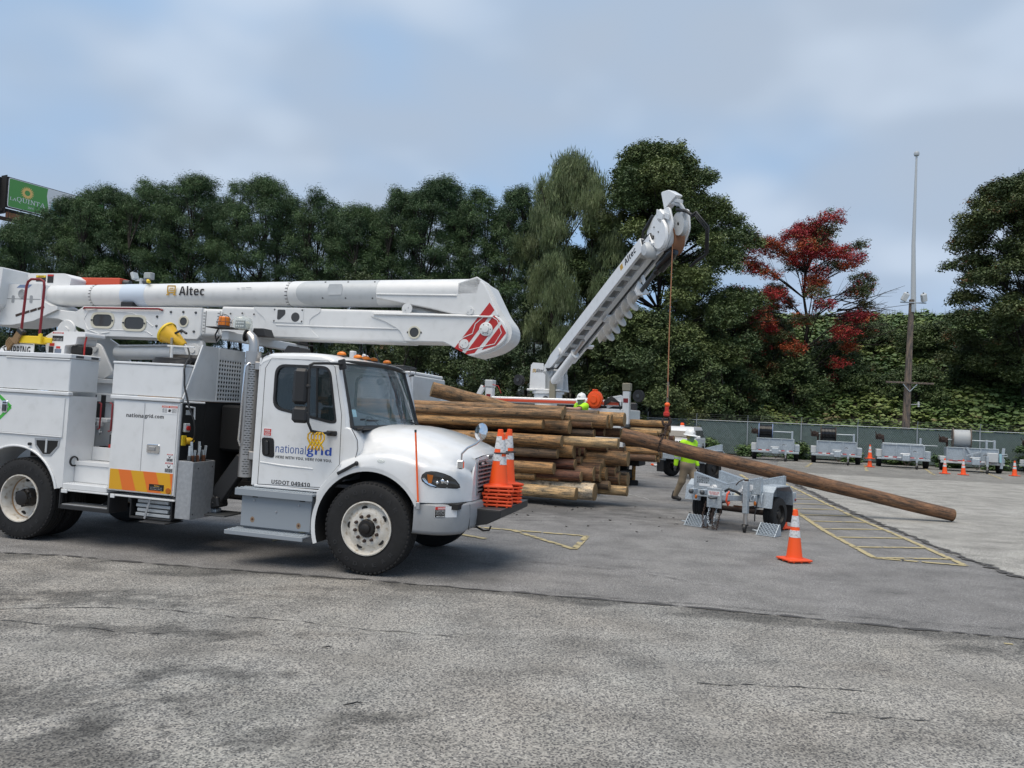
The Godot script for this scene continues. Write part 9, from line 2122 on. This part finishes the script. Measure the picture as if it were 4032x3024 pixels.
func build_cones() -> void:
	var g := "traffic cones standing on the lot"
	cone("large orange cone standing nearest the camera in front of the pole trailer", Transform3D(Basis(Vector3.UP, 0.25), Vector3(4.04, 0.004, -10.82)), g)
	cone("orange cone half hidden behind the pole trailer's right wheel", Transform3D(Basis(Vector3.UP, 0.5), Vector3(5.05, 0.004, -14.2)), g)
	cone("lower orange cone of the two stacked left of the empty reel trailer", Transform3D(Basis(Vector3.UP, 0.1), Vector3(18.25, 0.004, -39.0)), g)
	cone("upper orange cone of the two stacked left of the empty reel trailer", Transform3D(Basis(Vector3.UP, 0.3), Vector3(18.25, 0.42, -39.0)), g)
	cone("left one of the two orange cones before the white-wire reel trailer", Transform3D(Basis(Vector3.UP, 0.4), Vector3(20.1, 0.004, -35.55)), g)
	cone("right one of the two orange cones before the white-wire reel trailer", Transform3D(Basis(Vector3.UP, 0.1), Vector3(20.75, 0.004, -35.2)), g)
	cone("orange cone at the right edge before the blue-disc reel trailer", Transform3D(Basis(Vector3.UP, 0.2), Vector3(23.75, 0.004, -36.2)), g)
	cone("small far orange cone lying low under the parked pole trailer", Transform3D(Basis(Vector3.UP, 0.2) * Basis(Vector3.BACK, 1.35), Vector3(5.75, 0.17, -27.6)), g)
	# two nested stacks on the truck's front deck
	for s in 2:
		var n := 6
		for k in n:
			var nm: String = ["bottom", "second", "third", "fourth", "fifth", "topmost"][k]
			cone("%s cone counted upwards in the %s stack of orange cones on the truck's bumper" % [nm, ["nearer", "farther"][s]], TT * Transform3D(Basis(Vector3.UP, 0.22 + s * 0.3 + (k % 3) * 0.05) * Basis(Vector3.BACK, rnd(-0.012, 0.012)), Vector3([1.20, 1.17][s] + rnd(-0.008, 0.008), 0.777 + k * 0.043, [-1.03, -1.47][s] + rnd(-0.008, 0.008))), "cones stacked on the truck's front deck")
		var ring := []
		for k in 25: ring.append(Vector3(cos(TAU * k / 24.0) * 0.072, 0, sin(TAU * k / 24.0) * 0.072) + (Vector3(0.07, -0.01, 0.0) if k == 3 else V))
		var st := top("rubber_strap", MB.new().tube(ring, 0.009, 6, false), "black_plastic", ["black rubber strap round the nearer stacked cone's collar", "black rubber strap round the farther stacked cone's collar"][s], "strap", "straps round the stacked cones")
		st.transform = TT * Transform3D(Basis(Vector3.BACK, 0.05), Vector3([1.20, 1.17][s], 0.777 + 5 * 0.043 + 0.425, [-1.03, -1.47][s]))

# ---------- the car ----------
func build_vehicles() -> void:
	var p := at(2680, 1800, 40.0)
	var t := thing("car", "white boxy off-road car with orange roof beacon parked before the fence", "car", Vector3(p.x, 0, -40.0), deg_to_rad(-114.0))
	# local x forward, z to its right side
	part(t, "body", MB.new().prism(rp([-2.1, 0.35, 0.08, 2.15, 0.35, 0.08, 2.2, 0.62, 0.05, 2.15, 1.0, 0.06, 0.75, 1.08, 0.04, -2.1, 1.06, 0.06]), -0.88, 0.88, 0.05), "white_paint")
	var gh := MB.new()
	var rows := []
	for q in [[1.07, 0.85, -2.08, 0.82], [1.30, 0.62, -2.06, 0.78], [1.54, 0.36, -2.02, 0.70], [1.63, 0.18, -1.95, 0.66], [1.655, -0.1, -1.8, 0.60]]:
		rows.append(PackedVector3Array([Vector3(q[1], q[0], -q[3]), Vector3(q[1] + 0.06, q[0], 0), Vector3(q[1], q[0], q[3]), Vector3(q[2], q[0], q[3]), Vector3(q[2], q[0], -q[3])]))
	for i in rows.size() - 1:
		for j in 5: gh.quad(rows[i][j], rows[i][(j + 1) % 5], rows[i + 1][(j + 1) % 5], rows[i + 1][j])
	gh.fan(rows[-1])
	part(t, "cabin", gh, "white_paint")
	part(t, "windscreen", MB.new().prism(pv([-0.74, 1.10, 0.74, 1.10, 0.64, 1.52, -0.64, 1.52]), 0.0, 0.02, 0.0, Transform3D(Basis(Vector3(0, 0, 1), Vector3(-0.5, 0.87, 0).normalized(), Vector3(0.87, 0.5, 0).normalized()), Vector3(1.47, -0.02, 0)).translated(Vector3(0.0, 0.12, 0))), "smoked")
	for s in [-1.0, 1.0]:
		for q in [[0.45, -0.35], [-0.45, -1.15], [-1.25, -1.9]]:
			part(t, "side_window", MB.new().prism(pv([q[0] - (0.0 if q[0] < 0.4 else 0.05), 1.12, q[1], 1.12, q[1], 1.50, q[0] - (0.0 if q[0] < 0.4 else 0.28), 1.50]), 0.0, 0.012 * s, 0.0, Transform3D(Basis(Vector3.RIGHT, -0.22 * s), Vector3(0, -0.0, 0.82 * s + 0.27 * s - 0.01 * s))), "smoked")
		for xx in [1.35, -1.35]:
			small_wheel(t, Vector3(xx, 0.34, 0.80 * s), Vector3(0, 0, s), 0.34, 0.22, "silver_plastic")
			part(t, "wheel_arch", MB.new().lathe([Vector2(0.40, 0.0), Vector2(0.44, 0.01), Vector2(0.44, 0.03), Vector2(0.40, 0.03)], Vector3(xx, 0.36, 0.86 * s), Vector3(0, 0, s), 24), "black_plastic")
		part(t, "roof_rail", MB.new().tube([Vector3(0.0, 1.66, 0.58 * s), Vector3(-0.1, 1.70, 0.58 * s), Vector3(-1.6, 1.70, 0.58 * s), Vector3(-1.7, 1.66, 0.58 * s)], 0.02, 7), "black_plastic")
		part(t, "mirror", MB.new().box(Vector3(0.55, 1.12, 0.98 * s), Vector3(0.1, 0.16, 0.2), 0.03), "white_paint")
		var hl := part(t, "headlight", MB.new().lathe([Vector2(0.11, 0), Vector2(0.10, 0.02), Vector2(0.05, 0.035), Vector2(0, 0.04)], Vector3(2.17, 0.84, 0.60 * s), Vector3.RIGHT, 20), "led")
		part(hl, "bezel", MB.new().lathe([Vector2(0.13, 0.0), Vector2(0.125, 0.025), Vector2(0.105, 0.02)], Vector3(2.165, 0.84, 0.60 * s), Vector3.RIGHT, 20), "grey_white")
	for k in 7: part(t, "grille_slot", MB.new().b2(2.16, 0.70, -0.36 + k * 0.12 - 0.03, 2.195, 0.95, -0.36 + k * 0.12 + 0.03, 0.004), "black_matte")
	part(t, "bumper", MB.new().b2(2.1, 0.36, -0.86, 2.28, 0.60, 0.86, 0.05), "white_paint")
	part(t, "lower_grille", MB.new().b2(2.27, 0.40, -0.5, 2.285, 0.5, 0.5, 0.002), "black_matte")
	part(t, "wiper", MB.new().bar(Vector3(0.93, 1.12, -0.5), Vector3(0.88, 1.16, 0.3), 0.02, 0.02), "black_plastic")
	var bc := part(t, "roof_beacon", MB.new().lathe([Vector2(0.12, 0), Vector2(0.12, 0.05), Vector2(0.0, 0.05)], Vector3(-0.4, 1.655, 0.05), Vector3.UP, 16), "paper")
	part(bc, "lens", MB.new().lathe([Vector2(0.10, 0.05), Vector2(0.10, 0.15), Vector2(0.06, 0.18), Vector2(0, 0.185)], Vector3(-0.4, 1.655, 0.05), Vector3.UP, 16), "cone_orange")

# ---------- people ----------
func sdf_mesh(bones: Array, cell: float, k := 0.03, grow := 0.0, cut = null) -> MB:
	var lo := Vector3(1e9, 1e9, 1e9); var hi := -lo
	for b in bones:
		for e in [[b[0], b[2]], [b[1], b[3]]]:
			lo = lo.min(e[0] - Vector3.ONE * (e[1] + grow + cell * 2.0)); hi = hi.max(e[0] + Vector3.ONE * (e[1] + grow + cell * 2.0))
	var n := Vector3i(((hi - lo) / cell).ceil()) + Vector3i.ONE
	var f := PackedFloat32Array(); f.resize(n.x * n.y * n.z); f.fill(1.0)
	for b in bones:
		var a: Vector3 = b[0]; var d: Vector3 = b[1] - b[0]; var dl := maxf(d.length_squared(), 1e-8)
		var m: float = maxf(b[2], b[3]) + grow + 0.07
		var i0 := Vector3i(((a.min(b[1]) - Vector3.ONE * m - lo) / cell).floor()).clamp(Vector3i.ZERO, n - Vector3i.ONE); var i1 := Vector3i(((a.max(b[1]) + Vector3.ONE * m - lo) / cell).ceil()).clamp(Vector3i.ZERO, n - Vector3i.ONE)
		for z in range(i0.z, i1.z + 1):
			for y in range(i0.y, i1.y + 1):
				for x in range(i0.x, i1.x + 1):
					var p := lo + Vector3(x, y, z) * cell
					var t := clampf((p - a).dot(d) / dl, 0, 1)
					var ds: float = (p - a - d * t).length() - lerpf(b[2], b[3], t) - grow
					var ix := (z * n.y + y) * n.x + x
					var o := f[ix]
					var h := clampf(0.5 + 0.5 * (o - ds) / k, 0, 1)
					f[ix] = lerpf(o, ds, h) - k * h * (1.0 - h)
	var idx := {}; var vs := PackedVector3Array(); var mb := MB.new()
	var quads := []
	var off := [0, 1, n.x, n.x + 1, n.x * n.y, n.x * n.y + 1, n.x * n.y + n.x, n.x * n.y + n.x + 1]
	for z in n.z - 1:
		for y in n.y - 1:
			for x in n.x - 1:
				var ix := (z * n.y + y) * n.x + x
				var c := 0
				for q in 8:
					if f[ix + off[q]] < 0.0: c |= 1 << q
				if c == 0 or c == 255: continue
				var s := Vector3.ZERO; var cnt := 0
				for e in [[0, 1], [2, 3], [4, 5], [6, 7], [0, 2], [1, 3], [4, 6], [5, 7], [0, 4], [1, 5], [2, 6], [3, 7]]:
					var u := f[ix + off[e[0]]]; var w := f[ix + off[e[1]]]
					if (u < 0.0) == (w < 0.0): continue
					var t := u / (u - w)
					s += Vector3(e[0] & 1, (e[0] >> 1) & 1, e[0] >> 2).lerp(Vector3(e[1] & 1, (e[1] >> 1) & 1, e[1] >> 2), t); cnt += 1
				idx[ix] = vs.size(); vs.append(lo + (Vector3(x, y, z) + s / cnt) * cell)
	for ix in idx:
		var x: int = ix % n.x; var y: int = (ix / n.x) % n.y; var z: int = ix / (n.x * n.y)
		for ax in 3:
			var st: int = [1, n.x, n.x * n.y][ax]; var u: int = [n.x, n.x * n.y, 1][ax]; var w: int = [n.x * n.y, 1, n.x][ax]
			if [y, z, x][ax] == 0 or [z, x, y][ax] == 0: continue
			var a := f[ix] < 0.0
			if a == (f[ix + st] < 0.0): continue
			if not (idx.has(ix - u) and idx.has(ix - w) and idx.has(ix - u - w)): continue
			var q := [idx[ix], idx[ix - u], idx[ix - u - w], idx[ix - w]]
			quads.append(q if not a else [q[0], q[3], q[2], q[1]])
	var nn := PackedVector3Array(); nn.resize(vs.size())
	for q in quads:
		var m := (vs[q[2]] - vs[q[0]]).cross(vs[q[1]] - vs[q[0]]) + (vs[q[3]] - vs[q[0]]).cross(vs[q[2]] - vs[q[0]])
		for j in 4: nn[q[j]] += m
	for q in quads:
		var cen: Vector3 = (vs[q[0]] + vs[q[2]]) * 0.5
		if cut != null and not cut.call(cen): continue
		for j in [0, 1, 2, 0, 2, 3]:
			mb.v.append(vs[q[j]]); mb.n.append(nn[q[j]].normalized()); mb.t.append(Vector2(vs[q[j]].x, vs[q[j]].y))
	return mb
func person(label: String, at0: Vector3, yaw: float, J: Dictionary) -> void:
	# J: joints in metres, x forward, z to the right-hand side
	var t := thing("person", label, "person", at0, yaw)
	var arms := []; var legs := []; var hands := []
	for s in ["l", "r"]:
		arms += [[J["sh_" + s], J["el_" + s], 0.058, 0.046], [J["el_" + s], J["wr_" + s], 0.044, 0.030]]
		legs += [[J["hip_" + s], J["kn_" + s], 0.088, 0.060], [J["kn_" + s], J["an_" + s], 0.058, 0.042]]
		var w: Vector3 = J["wr_" + s]; var d: Vector3 = (w - J["el_" + s]).normalized()
		var sd := d.cross(Vector3.UP if absf(d.y) < 0.8 else Vector3.RIGHT).normalized()
		hands.append([w, w + d * 0.075, 0.030, 0.034])
		for k in 4:
			var b := w + d * 0.08 + sd * (k - 1.5) * 0.020
			var e: Vector3 = b + d * ([0.036, 0.042, 0.040, 0.032][k]) + Vector3(0, -0.006, 0)
			hands.append([b, e, 0.0105, 0.010]); hands.append([e, e + (d * 0.8 + Vector3(0, -0.5, 0)).normalized() * 0.026, 0.010, 0.008])
		hands.append([w + d * 0.03 + sd * 0.03, w + d * 0.075 + sd * 0.055, 0.012, 0.0095])
	var torso := [[J.pel, J.chest, 0.135, 0.150], [J.pel + Vector3(0, 0, 0.06), J.chest + Vector3(0, 0.02, 0.09), 0.10, 0.105], [J.pel + Vector3(0, 0, -0.06), J.chest + Vector3(0, 0.02, -0.09), 0.10, 0.105], [J.chest + Vector3(0, 0.08, -0.03), J.sh_l, 0.09, 0.065], [J.chest + Vector3(0, 0.08, 0.03), J.sh_r, 0.09, 0.065]]
	var neck := [[J.chest + Vector3(0, 0.12, 0), J.head, 0.055, 0.05]]
	var hd: Vector3 = J.head; var fw: Vector3 = J.get("face", Vector3.RIGHT)
	var head := [[hd + Vector3(0, 0.03, 0) - fw * 0.012, hd + Vector3(0, 0.085, 0) - fw * 0.018, 0.082, 0.088], [hd + fw * 0.03 + Vector3(0, -0.035, 0), hd + fw * 0.03 + Vector3(0, 0.05, 0), 0.052, 0.066], [hd + fw * 0.088 + Vector3(0, 0.045, 0), hd + fw * 0.108 + Vector3(0, 0.012, 0), 0.012, 0.016]]
	var sdv := fw.cross(Vector3.UP)
	for s in [-1.0, 1.0]: head.append([hd + sdv * 0.085 * s + Vector3(0, 0.045, 0), hd + sdv * 0.09 * s + Vector3(0, 0.01, 0), 0.02, 0.014])
	var feet := []
	for s in ["l", "r"]:
		var a: Vector3 = J["an_" + s]
		feet += [[a + Vector3(-0.03, -0.035, 0), J["toe_" + s], 0.045, 0.036], [a + Vector3(0, 0.02, 0), a + Vector3(-0.03, -0.04, 0), 0.05, 0.045]]
	var body := part(t, "body", sdf_mesh(torso + arms + legs + neck + head + feet, 0.024, 0.035), "skin")
	var hm := sdf_mesh(hands, 0.007, 0.010)
	part(body, "hands", hm, "steel_dark" if J.get("gloves", false) else "skin")
	part(t, "shirt", sdf_mesh(torso + arms, 0.022, 0.05, 0.02, J.get("sleeve", func(p: Vector3) -> bool: return true)), "hivis")
	for s in ["l", "r"]:
		for f in [0.35]:
			if J.has("bare_" + s): continue
			var c: Vector3 = J["el_" + s].lerp(J["wr_" + s], f); var d: Vector3 = (J["wr_" + s] - J["el_" + s]).normalized()
			part(t, "reflective_band", MB.new().tube([c - d * 0.025, c + d * 0.025], [0.068, 0.066], 14, false), "silver_tape")
	part(t, "trousers", sdf_mesh([[J.pel + Vector3(0, -0.06, 0), J.pel + Vector3(0, 0.05, 0), 0.135, 0.135], [J.pel + Vector3(0, -0.03, 0.07), J.hip_r, 0.11, 0.10], [J.pel + Vector3(0, -0.03, -0.07), J.hip_l, 0.11, 0.10]] + legs, 0.022, 0.045, 0.022), "khaki")
	for s in ["l", "r"]:
		var a: Vector3 = J["an_" + s]
		part(t, "boot", sdf_mesh([[a + Vector3(-0.03, -0.035, 0), J["toe_" + s], 0.050, 0.040], [a + Vector3(0, 0.07, 0), a + Vector3(-0.03, -0.04, 0), 0.055, 0.050]], 0.016, 0.03, 0.006), "black_plastic")
	# neck gaiter over mouth and neck, dark glasses, hard hat
	part(t, "gaiter", sdf_mesh([[J.chest + Vector3(0, 0.13, 0), hd + Vector3(0, -0.03, 0), 0.075, 0.062], [hd + fw * 0.030 + Vector3(0, -0.045, 0), hd + fw * 0.045 + Vector3(0, 0.012, 0), 0.056, 0.064]], 0.014, 0.03, 0.006), "gaiter")
	var hb := Basis(fw, Vector3.UP, fw.cross(Vector3.UP))
	var gl := part(t, "sunglasses", MB.new().box(hd + fw * 0.088 + Vector3(0, 0.062, 0), Vector3(0.02, 0.034, 0.13), 0.008, hb).box(hd + sdv * 0.078 + fw * 0.03 + Vector3(0, 0.066, 0), Vector3(0.12, 0.012, 0.008), 0.003, hb).box(hd - sdv * 0.078 + fw * 0.03 + Vector3(0, 0.066, 0), Vector3(0.12, 0.012, 0.008), 0.003, hb), "black_gloss")
	var hat := part(t, "hard_hat", MB.new().lathe([Vector2(0.0, 0.125), Vector2(0.045, 0.12), Vector2(0.085, 0.098), Vector2(0.108, 0.06), Vector2(0.118, 0.015), Vector2(0.120, 0.0), Vector2(0.150, -0.008), Vector2(0.152, -0.014), Vector2(0.118, -0.010)], V, Vector3.UP, 28), "helmet_white")
	hat.transform = Transform3D(hb * Basis(Vector3.BACK, -0.06) * Basis.from_scale(Vector3(1.08, 1.0, 0.95)), hd + Vector3(0, 0.085, 0) - fw * 0.012)
	part(hat, "brim_peak", MB.new().lathe([Vector2(0.10, -0.004), Vector2(0.165, -0.016), Vector2(0.167, -0.021), Vector2(0.10, -0.012)], Vector3(0.014, 0, 0), Vector3.UP, 20), "helmet_white")
	part(hat, "ridge", MB.new().tube([Vector3(0.112, 0.03, 0), Vector3(0.08, 0.105, 0), Vector3(0.0, 0.13, 0), Vector3(-0.08, 0.105, 0), Vector3(-0.112, 0.03, 0)], 0.012, 8), "helmet_white")
	part(hat, "badge", MB.new().box(Vector3(0.113, 0.045, 0), Vector3(0.006, 0.02, 0.05), 0.002), "line_black")
func build_people() -> void:
	person("walking person in yellow high-visibility shirt, white hard hat and khaki trousers", Vector3(4.24, 0.004, -18.3), deg_to_rad(-52.0), {
		"pel": v3(0.0, 0.90, 0), "chest": v3(0.03, 1.24, 0), "head": v3(0.06, 1.50, 0.0), "face": v3(0.98, -0.06, 0.0).normalized(), "gloves": true,
		"sh_l": v3(0.02, 1.37, -0.19), "el_l": v3(0.0, 1.10, -0.25), "wr_l": v3(0.10, 0.86, -0.24), "sh_r": v3(0.02, 1.37, 0.19), "el_r": v3(-0.10, 1.11, 0.26), "wr_r": v3(-0.12, 0.86, 0.28),
		"hip_l": v3(0, 0.86, -0.085), "kn_l": v3(0.17, 0.48, -0.09), "an_l": v3(0.22, 0.10, -0.09), "toe_l": v3(0.38, 0.045, -0.09),
		"hip_r": v3(0, 0.86, 0.085), "kn_r": v3(-0.08, 0.47, 0.09), "an_r": v3(-0.27, 0.115, 0.09), "toe_r": v3(-0.13, 0.045, 0.09)})
	var hx := at(2290, 1600, 18.8)
	person("person in yellow high-visibility vest and white hard hat leaning over the pole pile", Vector3(hx.x + 0.02, hx.y - 1.37, -18.8), deg_to_rad(-160.0), {
		"pel": v3(0.0, 0.90, 0), "chest": v3(0.02, 1.24, 0), "head": v3(0.04, 1.49, 0.0), "face": v3(0.75, -0.08, -0.65).normalized(), "bare_l": true, "bare_r": true,
		"sleeve": func(p: Vector3) -> bool: return Vector2(p.x, p.z).length() < 0.33,
		"sh_l": v3(0.02, 1.37, -0.19), "el_l": v3(0.24, 1.29, -0.26), "wr_l": v3(0.48, 1.30, -0.20), "sh_r": v3(0.04, 1.37, 0.19), "el_r": v3(0.08, 1.12, 0.26), "wr_r": v3(0.26, 1.0, 0.24),
		"hip_l": v3(0, 0.86, -0.085), "kn_l": v3(0.03, 0.48, -0.10), "an_l": v3(0.0, 0.10, -0.10), "toe_l": v3(0.15, 0.045, -0.11),
		"hip_r": v3(0, 0.86, 0.085), "kn_r": v3(0.03, 0.48, 0.10), "an_r": v3(0.0, 0.10, 0.10), "toe_r": v3(0.15, 0.045, 0.11)})
	var pf := thing("work_platform", "low steel work platform behind the near pole pile", "platform", Vector3(hx.x, 0, -18.85), -0.38)
	part(pf, "deck", MB.new().b2(-0.5, hx.y - 1.42, -0.35, 0.5, hx.y - 1.375, 0.35, 0.006), "galvanised")
	for q in [[-0.45, -0.3], [0.45, -0.3], [-0.45, 0.3], [0.45, 0.3]]: part(pf, "leg", MB.new().b2(q[0] - 0.03, 0, q[1] - 0.03, q[0] + 0.03, hx.y - 1.42, q[1] + 0.03, 0.004), "galvanised")

func build_litter() -> void:
	var lt := [[-0.92, -4.93, 0.06, 0.5, "thin black scrap of rubber lying on the near asphalt"], [-1.35, -6.05, 0.035, 0.2, "tiny dark twig lying on the asphalt before the truck's front wheel"], [5.75, -11.2, 0.06, 1.0, "small dark pebble-sized scrap beside the painted hatching"], [3.1, -14.1, 0.05, 0.3, "small dark scrap between the pole pile and pole trailer"]]
	for l in lt:
		var o := top("litter", MB.new().tube([Vector3(-l[2], 0.008, 0), Vector3(-l[2] * 0.2, 0.014, 0.012), Vector3(l[2] * 0.5, 0.010, -0.008), Vector3(l[2], 0.007, 0.01)], [0.003, 0.006, 0.005, 0.002], 6), "black_plastic", l[4], "litter", "scraps on the asphalt")
		o.transform = Transform3D(Basis(Vector3.UP, l[3]), Vector3(l[0], 0.002, l[1]))
	var m := MB.new()
	var r2 := RandomNumberGenerator.new(); r2.seed = 17
	for k in 70:
		var u := r2.randf_range(-3.5, 4.2); var w := r2.randf_range(-1.0, 3.2)
		var p := Vector3(0.5 + u * 0.93 - w * 0.37, 0.0, -16.6 + u * 0.37 + w * 0.93)
		var s := r2.randf_range(0.008, 0.026)
		m.box(p + Vector3(0, s * 0.25, 0), Vector3(s * 2.0, s * 0.5, s), 0.0, Basis(Vector3.UP, r2.randf_range(0, TAU)))
	var o := top("bark_scraps", m, "bark", "scattered bark scraps on the asphalt around the near pole pile", "bark")
	o.set_meta("kind", "stuff")
